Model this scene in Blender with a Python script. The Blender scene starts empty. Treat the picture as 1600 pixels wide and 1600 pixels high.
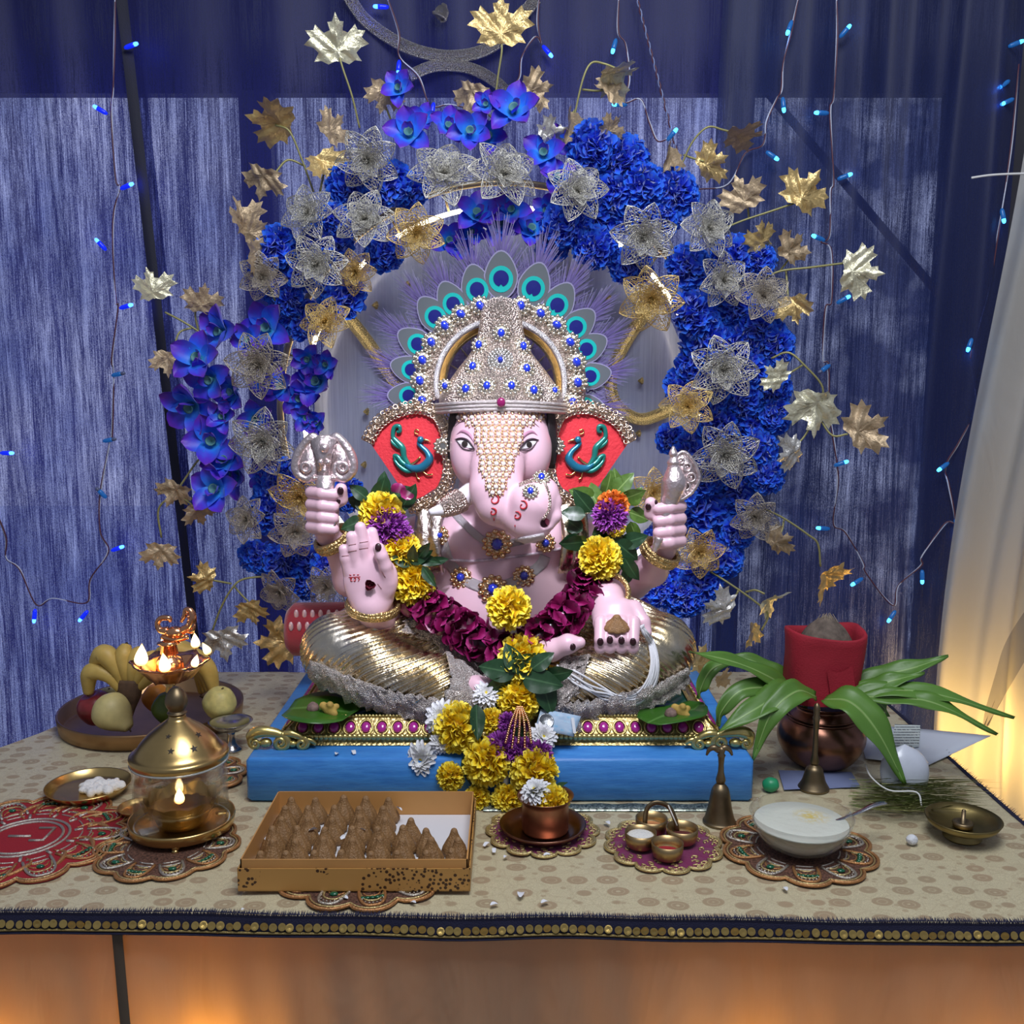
import bpy, math, random
import numpy as np
from mathutils import Vector, Matrix, Euler
from mathutils.bvhtree import BVHTree
R = math.radians
PI = math.pi
random.seed(7)
rng = np.random.default_rng(7)
SC = bpy.context.scene
COL = SC.collection
# ------------------------------------------------------------------ camera
PITCH = R(8.0); FPX = 1550.0; CAMZ = 0.80
cam_d = bpy.data.cameras.new('camera'); cam_d.sensor_width = 36.0; cam_d.lens = FPX / 1600 * 36.0
cam_d.clip_start = 0.02
cam = bpy.data.objects.new('camera', cam_d); COL.objects.link(cam)
cam.location = (0, 0, CAMZ); cam.rotation_euler = (R(90) - PITCH, 0, 0)
SC.camera = cam
# ------------------------------------------------------------------ view, world, lights
SC.view_settings.view_transform = 'Standard'; SC.view_settings.look = 'None'
SC.view_settings.gamma = 1.0; SC.view_settings.use_curve_mapping = False
SC.view_settings.exposure = 0.0
W = bpy.data.worlds.new('world'); SC.world = W; W.use_nodes = True
W.node_tree.nodes['Background'].inputs[0].default_value = (0.62, 0.68, 0.88, 1)
W.node_tree.nodes['Background'].inputs[1].default_value = 0.26

def light(name, kind, loc, energy, color, size=0.1, target=None, spot=None, blend=0.5):
    l = bpy.data.lights.new(name, kind); l.energy = energy; l.color = color
    if kind == 'AREA': l.size = size
    else: l.shadow_soft_size = size
    if kind == 'SPOT': l.spot_size = R(spot); l.spot_blend = blend
    o = bpy.data.objects.new(name, l); COL.objects.link(o); o.location = loc
    if target is not None:
        o.rotation_euler = (Vector(target) - Vector(loc)).to_track_quat('-Z', 'Y').to_euler()
    return o
light('ceiling_panel_light', 'AREA', (0.25, 0.75, 2.35), 44, (0.92, 0.95, 1.0), 1.1, (0.1, 2.0, 0.2))
light('idol_spotlight', 'SPOT', (-0.10, 0.95, 1.75), 105, (0.86, 0.84, 1.0), 0.05, (-0.03, 2.05, 0.53), 34, 0.8)

# ------------------------------------------------------------------ projection helpers
CP, SP = math.cos(PITCH), math.sin(PITCH)
CAM = Vector((0, 0, CAMZ))
def ray(px, py):
    u = (px - 800) / FPX; v = (py - 800) / FPX
    return Vector((u, CP - v * SP, -SP - v * CP))
def at(px, py, Y):
    d = ray(px, py); return CAM + d * (Y / d.y)
def atz(px, py, z=0.0):
    d = ray(px, py); return CAM + d * ((z - CAMZ) / d.z)
def sc(P):
    return (P[1] * CP - (P[2] - CAMZ) * SP) / FPX

# ------------------------------------------------------------------ mesh building
ORG = {}
def V(*a): return Vector(a)
def cr(pts, n=8):
    P = [Vector(p) for p in pts]
    if len(P) < 3:
        return [P[0].lerp(P[-1], i / n) for i in range(n + 1)]
    P = [P[0] * 2 - P[1]] + P + [P[-1] * 2 - P[-2]]
    out = []
    for i in range(1, len(P) - 2):
        a, b, c, d = P[i-1:i+3]
        for k in range(n):
            t = k / n
            out.append(0.5 * ((2*b) + (c-a)*t + (2*a-5*b+4*c-d)*t*t + (3*b-a-3*c+d)*t**3))
    out.append(P[-2].copy())
    return out
def crs(vals, n=8):
    return [v.x for v in cr([(a, 0, 0) for a in vals], n)] if len(vals) > 2 else [vals[0] + (vals[-1]-vals[0]) * i / n for i in range(n + 1)]

class MB:
    def __init__(s): s.v = []; s.f = []; s.mi = []; s.g = []
    def add(s, vs, fs, mi=0, g=0.0):
        n = len(s.v); s.v.extend([tuple(p) for p in vs])
        s.f.extend([tuple(i + n for i in f) for f in fs]); s.mi.extend([mi] * len(fs))
        s.g.extend(g if isinstance(g, (list, tuple)) else [g] * len(vs)); return s
    def merge(s, o, M=None, mi=None):
        vs = [M @ Vector(p) for p in o.v] if M is not None else o.v
        n = len(s.v); s.v.extend([tuple(p) for p in vs])
        s.f.extend([tuple(i + n for i in f) for f in o.f])
        s.mi.extend(o.mi if mi is None else [mi] * len(o.f)); s.g.extend(o.g); return s
    def tube(s, path, r, seg=8, cap=True, mi=0, flat=1.0, closed=False):
        P = [Vector(p) for p in path]; n = len(P)
        rr = r if isinstance(r, (list, tuple)) else [r] * n
        if len(rr) != n: rr = [rr[min(len(rr) - 1, int(round(i * (len(rr) - 1) / (n - 1))))] for i in range(n)]
        vs = []; up = None
        for i in range(n):
            if closed: T = P[(i + 1) % n] - P[i - 1]
            else: T = P[min(i + 1, n - 1)] - P[max(i - 1, 0)]
            if T.length < 1e-9: T = Vector((0, 0, 1))
            T.normalize()
            if up is None:
                up = Vector((0, 0, 1)) if abs(T.z) < 0.9 else Vector((0, 1, 0))
            N = up - T * up.dot(T)
            if N.length < 1e-6: N = T.orthogonal()
            N.normalize(); B = T.cross(N); up = N
            for k in range(seg):
                a = 2 * PI * k / seg
                vs.append(P[i] + (N * math.cos(a) * flat + B * math.sin(a)) * rr[i])
        fs = []
        m = n if closed else n - 1
        for i in range(m):
            j = (i + 1) % n
            for k in range(seg):
                k2 = (k + 1) % seg
                fs.append((i * seg + k, i * seg + k2, j * seg + k2, j * seg + k))
        if cap and not closed:
            fs.append(tuple(range(seg - 1, -1, -1))); fs.append(tuple((n - 1) * seg + k for k in range(seg)))
        return s.add(vs, fs, mi)
    def lathe(s, prof, seg=32, c=(0, 0, 0), M=None, mi=0, lobes=0, amp=0.0):
        c = Vector(c); vs = []; n = len(prof)
        for (r, z) in prof:
            for k in range(seg):
                a = 2 * PI * k / seg
                q = r * (1 + amp * math.cos(lobes * a)) if lobes else r
                p = Vector((q * math.cos(a), q * math.sin(a), z))
                vs.append((M @ p if M is not None else p) + c)
        fs = []
        for i in range(n - 1):
            for k in range(seg):
                k2 = (k + 1) % seg
                fs.append((i * seg + k, i * seg + k2, (i + 1) * seg + k2, (i + 1) * seg + k))
        if prof[0][0] > 1e-6: fs.append(tuple(range(seg - 1, -1, -1)))
        if prof[-1][0] > 1e-6: fs.append(tuple((n - 1) * seg + k for k in range(seg)))
        return s.add(vs, fs, mi)
    def sphere(s, c, r, seg=10, rings=6, M=None, mi=0):
        rx, ry, rz = r if isinstance(r, (tuple, list)) else (r, r, r)
        c = Vector(c); vs = [(0, 0, -rz)]
        for i in range(1, rings):
            t = PI * i / rings
            for k in range(seg):
                a = 2 * PI * k / seg
                vs.append((rx * math.sin(t) * math.cos(a), ry * math.sin(t) * math.sin(a), -rz * math.cos(t)))
        vs.append((0, 0, rz))
        vs = [(M @ Vector(p) if M is not None else Vector(p)) + c for p in vs]
        fs = []
        for k in range(seg):
            k2 = (k + 1) % seg
            fs.append((0, 1 + k2, 1 + k))
            for i in range(rings - 2):
                a = 1 + i * seg
                fs.append((a + k, a + k2, a + seg + k2, a + seg + k))
            a = 1 + (rings - 2) * seg
            fs.append((a + k, a + k2, len(vs) - 1))
        return s.add(vs, fs, mi)
    def box(s, c, d, M=None, mi=0, bev=0.0):
        x, y, z = d[0] / 2, d[1] / 2, d[2] / 2
        c = Vector(c)
        if bev <= 0:
            vs = [(-x, -y, -z), (x, -y, -z), (x, y, -z), (-x, y, -z), (-x, -y, z), (x, -y, z), (x, y, z), (-x, y, z)]
            fs = [(3, 2, 1, 0), (4, 5, 6, 7), (0, 1, 5, 4), (1, 2, 6, 5), (2, 3, 7, 6), (3, 0, 4, 7)]
        else:
            b = bev; vs = []; L = []
            for (zz, ins) in ((-z, b), (-z + b, 0), (z - b, 0), (z, b)):
                X, Y = x - ins, y - ins; q = b if ins == 0 else b * 0.3
                ring = [(-X + q, -Y), (X - q, -Y), (X, -Y + q), (X, Y - q), (X - q, Y), (-X + q, Y), (-X, Y - q), (-X, -Y + q)]
                vs += [(a, d_, zz) for a, d_ in ring]
            fs = [tuple(range(7, -1, -1)), tuple(range(24, 32))]
            for i in range(3):
                for k in range(8):
                    k2 = (k + 1) % 8
                    fs.append((i * 8 + k, i * 8 + k2, i * 8 + 8 + k2, i * 8 + 8 + k))
        vs = [(M @ Vector(p) if M is not None else Vector(p)) + c for p in vs]
        return s.add(vs, fs, mi)
    def grid(s, rows, mi=0, closed=False):
        m = len(rows[0]); vs = [p for r in rows for p in r]; fs = []
        for i in range(len(rows) - 1):
            for k in range(m if closed else m - 1):
                k2 = (k + 1) % m
                fs.append((i * m + k, i * m + k2, (i + 1) * m + k2, (i + 1) * m + k))
        return s.add(vs, fs, mi)
    def prism(s, poly, th, M=None, mi=0):
        """closed outline in local XZ, thickness th along Y (front at y=-th/2)"""
        n = len(poly)
        vs = [Vector((p[0], -th / 2, p[1])) for p in poly] + [Vector((p[0], th / 2, p[1])) for p in poly]
        if M is not None: vs = [M @ p for p in vs]
        fs = [tuple(range(n)), tuple(range(2 * n - 1, n - 1, -1))]
        for k in range(n):
            k2 = (k + 1) % n; fs.append((k, n + k, n + k2, k2))
        return s.add(vs, fs, mi)
    def data(s, name, mats, smooth=True, org=None, gname=None):
        me = bpy.data.meshes.new(name)
        vs = s.v if org is None else [(p[0] - org[0], p[1] - org[1], p[2] - org[2]) for p in s.v]
        me.from_pydata(vs, [], s.f)
        if not isinstance(mats, (list, tuple)): mats = [mats]
        for m in mats: me.materials.append(m)
        if len(mats) > 1: me.polygons.foreach_set('material_index', s.mi)
        if smooth: me.polygons.foreach_set('use_smooth', [True] * len(me.polygons))
        if gname:
            a = me.attributes.new(gname, 'FLOAT', 'POINT'); a.data.foreach_set('value', s.g)
        me.update(); return me
    def build(s, name, mats, parent=None, smooth=True, gname=None, org=None):
        o_ = ORG.get(parent.name) if parent is not None else org
        me = s.data(name, mats, smooth, o_, gname)
        o = bpy.data.objects.new(name, me); COL.objects.link(o)
        if parent is not None: o.parent = parent; ORG[o.name] = ORG.get(parent.name)
        elif org is not None: o.location = org; ORG[o.name] = Vector(org)
        return o

def tag(o, label, cat, group=None):
    o['label'] = label; o['category'] = cat
    if group: o['group'] = group
    return o
def thing(name, label, cat, loc=(0, 0, 0), group=None):
    o = bpy.data.objects.new(name, None); COL.objects.link(o); o.empty_display_size = 0.05
    o.location = loc; ORG[o.name] = Vector(loc)
    return tag(o, label, cat, group)
def piece(name, me, parent, loc=(0, 0, 0), rot=None, scale=1.0, world=True):
    """one object sharing mesh data; loc in world space when the parent is unrotated"""
    o = bpy.data.objects.new(name, me); COL.objects.link(o)
    loc = Vector(loc)
    if parent is not None:
        o.parent = parent
        if world and ORG.get(parent.name) is not None: loc = loc - ORG[parent.name]
    s3 = (scale, scale, scale) if isinstance(scale, (int, float)) else scale
    rm = rot if rot is not None else Matrix.Identity(3)
    if isinstance(rm, Euler): rm = rm.to_matrix()
    o.matrix_local = Matrix.Translation(loc) @ rm.to_4x4() @ Matrix.Diagonal((*s3, 1))
    return o
def struct(o): o['kind'] = 'structure'; return o
def stuff(o): o['kind'] = 'stuff'; return o
def face_rot(n, roll=0.0):
    """rotation taking local +Z to n, then rolled about it"""
    n = Vector(n).normalized()
    return n.to_track_quat('Z', 'Y').to_matrix() @ Matrix.Rotation(roll, 3, 'Z')
def copy_tree(o, parent=None):
    c = o.copy(); COL.objects.link(c); c.parent = parent
    for ch in o.children: copy_tree(ch, c)
    return c

# ------------------------------------------------------------------ materials
class NT:
    def __init__(s, name):
        s.m = bpy.data.materials.new(name); s.m.use_nodes = True
        s.t = s.m.node_tree; s.n = s.t.nodes; s.l = s.t.links
        s.b = s.n['Principled BSDF']; s.out = s.n['Material Output']
    def new(s, t, **kw):
        n = s.n.new(t)
        for k, v in kw.items(): setattr(n, k, v)
        return n
    def link(s, a, b): s.l.new(a, b)
    def coord(s, kind='Object', scale=(1, 1, 1), rot=(0, 0, 0)):
        tc = s.new('ShaderNodeTexCoord'); mp = s.new('ShaderNodeMapping')
        mp.inputs['Scale'].default_value = scale; mp.inputs['Rotation'].default_value = rot
        s.link(tc.outputs[kind], mp.inputs[0]); return mp.outputs[0]
    def noise(s, vec, scale, detail=3, rough=0.5, dist=0.0):
        n = s.new('ShaderNodeTexNoise'); n.inputs['Scale'].default_value = scale
        n.inputs['Detail'].default_value = detail; n.inputs['Roughness'].default_value = rough
        n.inputs['Distortion'].default_value = dist
        s.link(vec, n.inputs['Vector']); return n.outputs[0]
    def voro(s, vec, scale, feature='F1', out='Distance', rnd=1.0):
        n = s.new('ShaderNodeTexVoronoi'); n.feature = feature; n.inputs['Scale'].default_value = scale
        n.inputs['Randomness'].default_value = rnd
        s.link(vec, n.inputs['Vector']); return n.outputs[out]
    def ramp(s, fac, stops, interp='LINEAR'):
        r = s.new('ShaderNodeValToRGB'); e = r.color_ramp.elements; r.color_ramp.interpolation = interp
        while len(e) < len(stops): e.new(0.5)
        for el, (p, c) in zip(e, stops):
            el.position = p; el.color = (c, c, c, 1) if isinstance(c, (int, float)) else (*c, 1)
        s.link(fac, r.inputs[0]); return r.outputs[0]
    def math(s, op, a, b=None, c=None):
        n = s.new('ShaderNodeMath', operation=op)
        for i, x in enumerate((a, b, c)):
            if x is None: continue
            if isinstance(x, (int, float)): n.inputs[i].default_value = x
            else: s.link(x, n.inputs[i])
        return n.outputs[0]
    def mix(s, fac, a, b, mode='MIX'):
        n = s.new('ShaderNodeMix', data_type='RGBA', blend_type=mode)
        for i, x in ((0, fac), (6, a), (7, b)):
            if isinstance(x, (int, float)): n.inputs[i].default_value = x
            elif isinstance(x, tuple): n.inputs[i].default_value = (*x, 1)
            else: s.link(x, n.inputs[i])
        return n.outputs[2]
    def bump(s, h, strength=0.3, dist=0.002):
        b = s.new('ShaderNodeBump'); b.inputs['Strength'].default_value = strength
        b.inputs['Distance'].default_value = dist; s.link(h, b.inputs['Height'])
        s.link(b.outputs[0], s.b.inputs['Normal']); return b
    def set(s, **kw):
        for k, v in kw.items():
            k = {'color': 'Base Color', 'rough': 'Roughness', 'metal': 'Metallic', 'spec': 'Specular IOR Level', 'trans': 'Transmission Weight',
                 'ior': 'IOR', 'alpha': 'Alpha', 'sheen': 'Sheen Weight', 'coat': 'Coat Weight', 'emit': 'Emission Color', 'es': 'Emission Strength',
                 'sss': 'Subsurface Weight', 'aniso': 'Anisotropic'}.get(k, k)
            i = s.b.inputs[k]
            if isinstance(v, (int, float)): i.default_value = v
            elif isinstance(v, tuple): i.default_value = (*v, 1) if len(v) == 3 and i.type == 'RGBA' else v
            else: s.link(v, i)
        return s
MATS = {}
def mat(name, color, rough=0.5, metal=0.0, var=0.0, vs=40, bump=0.0, bs=80, bd=0.002, **kw):
    """plain procedural material: colour with a little noise and optional fine relief"""
    if name in MATS: return MATS[name]
    t = NT(name); co = t.coord()
    if var > 0:
        f = t.noise(co, vs, 4)
        a = tuple(max(0, c * (1 - var)) for c in color); b = tuple(min(1, c * (1 + var)) for c in color)
        t.set(color=t.ramp(f, [(0.3, a), (0.7, b)]))
    else: t.set(color=color)
    t.set(rough=rough, metal=metal, **kw)
    if bump > 0: t.bump(t.noise(co, bs, 3), bump, bd)
    MATS[name] = t.m; return t.m
def emis(name, color, strength):
    t = NT(name); t.set(color=color, emit=color, es=strength, rough=0.5); MATS[name] = t.m; return t.m

# ------------------------------------------------------------------ signed distance modelling (organic shapes as one continuous surface)
class SDF:
    BIG = 0.06
    def __init__(s, lo, hi, h):
        s.lo = np.array(lo, float); s.h = h
        s.n = np.ceil((np.array(hi) - s.lo) / h).astype(int) + 1
        s.F = np.full(s.n, s.BIG, np.float32)
        s.ax = [s.lo[i] + h * np.arange(s.n[i]) for i in range(3)]
    def blk(s, lo, hi, m):
        a = np.clip(np.floor((np.array(lo) - m - s.lo) / s.h).astype(int), 0, s.n)
        b = np.clip(np.ceil((np.array(hi) + m - s.lo) / s.h).astype(int) + 1, 0, s.n)
        sl = tuple(slice(a[i], b[i]) for i in range(3))
        X = s.ax[0][sl[0]][:, None, None]; Y = s.ax[1][sl[1]][None, :, None]; Z = s.ax[2][sl[2]][None, None, :]
        return sl, X, Y, Z
    def put(s, sl, d, k):
        F = s.F[sl]
        if k <= 0: s.F[sl] = np.minimum(F, d); return
        h = np.clip(0.5 + 0.5 * (F - d) / k, 0, 1)
        s.F[sl] = F * (1 - h) + d * h - k * h * (1 - h)
    def cut(s, sl, d, k):
        F = s.F[sl]; d = -d
        h = np.clip(0.5 - 0.5 * (F - d) / k, 0, 1)
        s.F[sl] = F * (1 - h) + d * h + k * h * (1 - h)
    def cone(s, a, b, ra, rb, k=0.01, cut=False):
        a = np.array(a); b = np.array(b); r = max(ra, rb)
        sl, X, Y, Z = s.blk(np.minimum(a, b) - r, np.maximum(a, b) + r, s.BIG if not cut else 0.02)
        ba = b - a; L = max(float(ba @ ba), 1e-12)
        t = np.clip(((X - a[0]) * ba[0] + (Y - a[1]) * ba[1] + (Z - a[2]) * ba[2]) / L, 0, 1)
        d = np.sqrt((X - a[0] - t * ba[0])**2 + (Y - a[1] - t * ba[1])**2 + (Z - a[2] - t * ba[2])**2) - (ra + (rb - ra) * t)
        (s.cut if cut else s.put)(sl, d.astype(np.float32), k)
    def chain(s, pts, k=0.01, cut=False):
        for (a, ra), (b, rb) in zip(pts[:-1], pts[1:]): s.cone(a, b, ra, rb, k, cut)
    def ell(s, c, r, k=0.01, M=None, cut=False):
        c = np.array(c); r = np.array(r, float); R_ = r.max()
        sl, X, Y, Z = s.blk(c - R_, c + R_, s.BIG if not cut else 0.02)
        x, y, z = X - c[0], Y - c[1], Z - c[2]
        if M is not None:
            A = np.array(M.transposed())
            x, y, z = (A[0, 0]*x + A[0, 1]*y + A[0, 2]*z, A[1, 0]*x + A[1, 1]*y + A[1, 2]*z, A[2, 0]*x + A[2, 1]*y + A[2, 2]*z)
        k0 = np.sqrt((x / r[0])**2 + (y / r[1])**2 + (z / r[2])**2)
        k1 = np.sqrt((x / r[0]**2)**2 + (y / r[1]**2)**2 + (z / r[2]**2)**2) + 1e-9
        (s.cut if cut else s.put)(sl, (k0 * (k0 - 1) / k1).astype(np.float32), k)
    def net(s):
        F = s.F; I = F < 0; n = s.n
        cnt = np.zeros(tuple(n - 1), np.int8)
        for dx in (0, 1):
            for dy in (0, 1):
                for dz in (0, 1):
                    cnt += I[dx:n[0]-1+dx, dy:n[1]-1+dy, dz:n[2]-1+dz]
        ci = np.argwhere((cnt > 0) & (cnt < 8))
        dims = n - 1
        lin = (ci[:, 0] * dims[1] + ci[:, 1]) * dims[2] + ci[:, 2]
        acc = np.zeros((len(ci), 3)); w = np.zeros(len(ci))
        cor = [(a, b, c) for a in (0, 1) for b in (0, 1) for c in (0, 1)]
        val = {q: F[ci[:, 0] + q[0], ci[:, 1] + q[1], ci[:, 2] + q[2]] for q in cor}
        for p in cor:
            for ax in range(3):
                if p[ax]: continue
                q = list(p); q[ax] = 1; q = tuple(q)
                f0, f1 = val[p], val[q]; m = (f0 < 0) != (f1 < 0)
                t = np.where(m, f0 / np.where(m, f0 - f1, 1), 0)
                pt = np.tile(np.array(p, float), (len(ci), 1)); pt[:, ax] += t
                acc[m] += pt[m]; w[m] += 1
        verts = s.lo + s.h * (ci + acc / w[:, None])
        faces = []
        for ax in range(3):
            o1, o2 = (ax + 1) % 3, (ax + 2) % 3
            sa = [slice(None)] * 3; sb = [slice(None)] * 3
            sa[ax] = slice(0, n[ax] - 1); sb[ax] = slice(1, n[ax])
            A = I[tuple(sa)]; B = I[tuple(sb)]
            e = np.argwhere(A != B)
            ok = (e[:, o1] > 0) & (e[:, o2] > 0) & (e[:, o1] < dims[o1]) & (e[:, o2] < dims[o2])
            e = e[ok]; fl = A[e[:, 0], e[:, 1], e[:, 2]]
            q = []
            for (d1, d2) in ((-1, -1), (0, -1), (0, 0), (-1, 0)):
                c = e.copy(); c[:, o1] += d1; c[:, o2] += d2
                l = (c[:, 0] * dims[1] + c[:, 1]) * dims[2] + c[:, 2]
                q.append(np.searchsorted(lin, l))
            q = np.stack(q, 1); q[~fl] = q[~fl][:, ::-1]
            faces.append(q)
        return verts, np.concatenate(faces)
def np_mesh(name, v, f, mt, smooth=True):
    me = bpy.data.meshes.new(name)
    me.vertices.add(len(v)); me.vertices.foreach_set('co', np.asarray(v, np.float32).ravel())
    me.loops.add(len(f) * 4); me.loops.foreach_set('vertex_index', np.asarray(f, np.int32).ravel())
    me.polygons.add(len(f)); me.polygons.foreach_set('loop_start', np.arange(0, len(f) * 4, 4, dtype=np.int32))
    me.polygons.foreach_set('loop_total', np.full(len(f), 4, np.int32))
    me.update(calc_edges=True); me.validate()
    if smooth: me.polygons.foreach_set('use_smooth', np.ones(len(me.polygons), bool))
    me.materials.append(mt); return me
def np_obj(name, v, f, mt, parent=None, org=None):
    o_ = ORG.get(parent.name) if parent is not None else org
    vv = np.asarray(v) - (np.array(o_) if o_ is not None else 0)
    o = bpy.data.objects.new(name, np_mesh(name, vv, f, mt)); COL.objects.link(o)
    if parent is not None: o.parent = parent; ORG[o.name] = ORG.get(parent.name)
    elif org is not None: o.location = org
    return o
def bvh_of(v, f): return BVHTree.FromPolygons([tuple(p) for p in v], [tuple(q) for q in f])
def hit(bvh, px, py, off=0.0, fallY=None):
    """point where the line of sight through a pixel meets a built surface (used to seat details on it)"""
    d = ray(px, py).normalized(); r = bvh.ray_cast(CAM, d)
    if r[0] is None:
        return (at(px, py, fallY), Vector((0, -1, 0))) if fallY is not None else (None, None)
    n = r[1] if r[1].dot(d) < 0 else -r[1]
    return r[0] + n * off, n
# ================================================================== THE SETTING
m_wall = mat('wall_paint', (0.07, 0.07, 0.09), 0.8, var=0.1, vs=6, bump=0.1, bs=60)
m_floor = mat('floor_tile', (0.35, 0.30, 0.26), 0.4, var=0.15, vs=5)
m_frame = mat('window_frame_paint', (0.16, 0.15, 0.16), 0.6, var=0.1)
YW = 2.86
wb = MB()
for (x0, x1, z0, z1) in ((-3, 3, 1.56, 3.0), (-3, 3, -0.75, -0.62), (-3, -1.75, -0.62, 1.56), (1.20, 3, -0.62, 1.56)):
    wb.box(((x0+x1)/2, YW + 0.08, (z0+z1)/2), (x1-x0, 0.16, z1-z0))
wall = struct(wb.build('wall_back', m_wall, smooth=False))
win = bpy.data.objects.new('window_1', None); COL.objects.link(win); struct(win); win.location = (0, YW, 0.6); ORG['window_1'] = Vector((0, YW, 0.6))
fr = MB()
for x0, x1 in ((-0.745, -0.660), (0.60, 0.66)): fr.box(((x0+x1)/2, YW + 0.0, 0.47), (x1-x0, 0.06, 2.18))
fr.build('window_frame', m_frame, win, smooth=False)
bars = MB()
for a, b in (((0.70, 1.56), (1.20, 1.02)),):
    bars.tube([(a[0], YW - 0.01, a[1]), (b[0], YW - 0.01, b[1])], 0.012, 6)
bars.build('window_grille', m_frame, win)
t = NT('window_daylight_glass')
co = t.coord(scale=(1, 1, 1)); nz = t.noise(co, 3.2, 3, 0.6)
t.set(color=(0.5, 0.5, 0.55), rough=0.4, emit=t.ramp(nz, [(0.30, (0.32, 0.38, 0.55)), (0.70, (1.0, 1.0, 1.0))]), es=0.90)
m_pane = t.m
t = NT('window_daylight_glass_dimmed')  # lower panes: dimmer, bluer daylight put into the emission to darken the curtain
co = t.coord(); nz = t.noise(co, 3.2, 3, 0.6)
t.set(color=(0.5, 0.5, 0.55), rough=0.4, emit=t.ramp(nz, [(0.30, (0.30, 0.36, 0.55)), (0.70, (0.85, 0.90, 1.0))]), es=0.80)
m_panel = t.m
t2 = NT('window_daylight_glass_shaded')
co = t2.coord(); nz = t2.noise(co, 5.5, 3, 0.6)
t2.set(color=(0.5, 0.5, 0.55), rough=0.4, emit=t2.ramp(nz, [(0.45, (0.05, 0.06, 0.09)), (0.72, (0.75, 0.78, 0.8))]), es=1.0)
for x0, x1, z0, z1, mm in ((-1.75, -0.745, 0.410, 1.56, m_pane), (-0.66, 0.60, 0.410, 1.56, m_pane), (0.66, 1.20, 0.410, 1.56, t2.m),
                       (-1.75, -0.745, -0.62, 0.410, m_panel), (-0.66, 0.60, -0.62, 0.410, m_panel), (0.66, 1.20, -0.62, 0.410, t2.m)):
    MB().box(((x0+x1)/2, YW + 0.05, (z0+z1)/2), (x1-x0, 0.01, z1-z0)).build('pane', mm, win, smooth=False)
fl = MB().box((0, 1.5, -0.775), (8, 8, 0.05)); struct(fl.build('floor', m_floor, smooth=False))

def curtain_mat(name, c0, c1, open_lo, open_hi, tl):
    t = NT(name)
    co = t.coord(scale=(1, 1, 0.012)); th = t.noise(co, 520, 3, 0.65)
    co2 = t.coord(scale=(1, 1, 0.06)); th2 = t.noise(co2, 45, 4, 0.6)
    co3 = t.coord(scale=(1, 1, 0.55)); gr = t.noise(co3, 480, 2, 0.7)
    f = t.math('ADD', t.math('MULTIPLY', th, 0.45), t.math('ADD', t.math('MULTIPLY', th2, 0.35), t.math('MULTIPLY', gr, 0.30)))
    t.set(color=t.ramp(f, [(0.42, c0), (0.68, c1)]), rough=0.55, sheen=0.08)
    t.bump(th, 0.2, 0.001)
    tr = t.new('ShaderNodeBsdfTransparent'); tr.inputs[0].default_value = (0.60, 0.66, 1, 1)
    tl_ = t.new('ShaderNodeBsdfTranslucent'); tl_.inputs[0].default_value = (*tl, 1)
    m1 = t.new('ShaderNodeMixShader'); m1.inputs[0].default_value = 0.45
    t.link(t.b.outputs[0], m1.inputs[1]); t.link(tl_.outputs[0], m1.inputs[2])
    m2 = t.new('ShaderNodeMixShader'); t.link(t.ramp(f, [(0.50, open_lo), (0.60, open_hi * 0.45), (0.72, open_hi)]), m2.inputs[0])
    t.link(m1.outputs[0], m2.inputs[1]); t.link(tr.outputs[0], m2.inputs[2])
    t.link(m2.outputs[0], t.out.inputs[0]); return t.m
m_cur = curtain_mat('blue_shimmer_curtain', (0.005, 0.007, 0.065), (0.020, 0.026, 0.17), 0.03, 0.90, (0.035, 0.04, 0.27))
m_cur2 = curtain_mat('blue_shimmer_curtain_dense', (0.006, 0.011, 0.065), (0.030, 0.045, 0.17), 0.01, 0.75, (0.03, 0.05, 0.20))
def curtain(name, label, xa, xb, Y0, mt, folds, ztop=1.75, zbot=-0.5, nx=150, nz=26, extra=None):
    rows = []
    for j in range(nz + 1):
        s = j / nz; z = zbot + (ztop - zbot) * s; row = []
        for i in range(nx + 1):
            u = i / nx; a = xa[0] + (xa[1] - xa[0]) * s; b = xb[0] + (xb[1] - xb[0]) * s
            x = a + (b - a) * u
            y = Y0 + 0.010 * math.sin(u * folds * 2 * PI + 0.6 * math.sin(s * 3 + u * 5)) + 0.006 * math.sin(u * folds * 5.3 + s * 2 + 1)
            if extra: y += extra(x, z, u, s)
            row.append((x, y, z))
        rows.append(row)
    m = MB().grid(rows)
    o = m.build(name, mt, org=((xa[0] + xb[0]) / 2, Y0, zbot)); tag(o, label, 'curtain', 'blue shimmer curtains over the window'); return o
# (bottom x, top x) for each edge
curtain('backdrop_curtain', 'sheer blue shimmer curtain panel at the far left, left of the dark overlap line', (-1.80, -1.85), (-0.800, -0.950), 2.660, m_cur, 5)
curtain('backdrop_curtain', 'sheer blue shimmer curtain panel behind the flower ring', (-0.835, -0.985), (0.50, 0.56), 2.650, m_cur, 7)
curtain('backdrop_curtain', 'darker blue curtain panel with deep folds right of the flower ring', (0.47, 0.53), (1.235, 1.30), 2.640, m_cur2, 6,
        extra=lambda x, z, u, s: -0.03 * math.exp(-((u - 0.90) / 0.04)**2) + 0.04 * math.exp(-((u - 0.80) / 0.04)**2) + 0.02 * math.sin(s * 6 + u * 14) * (u > 0.25) * (u - 0.25))

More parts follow.
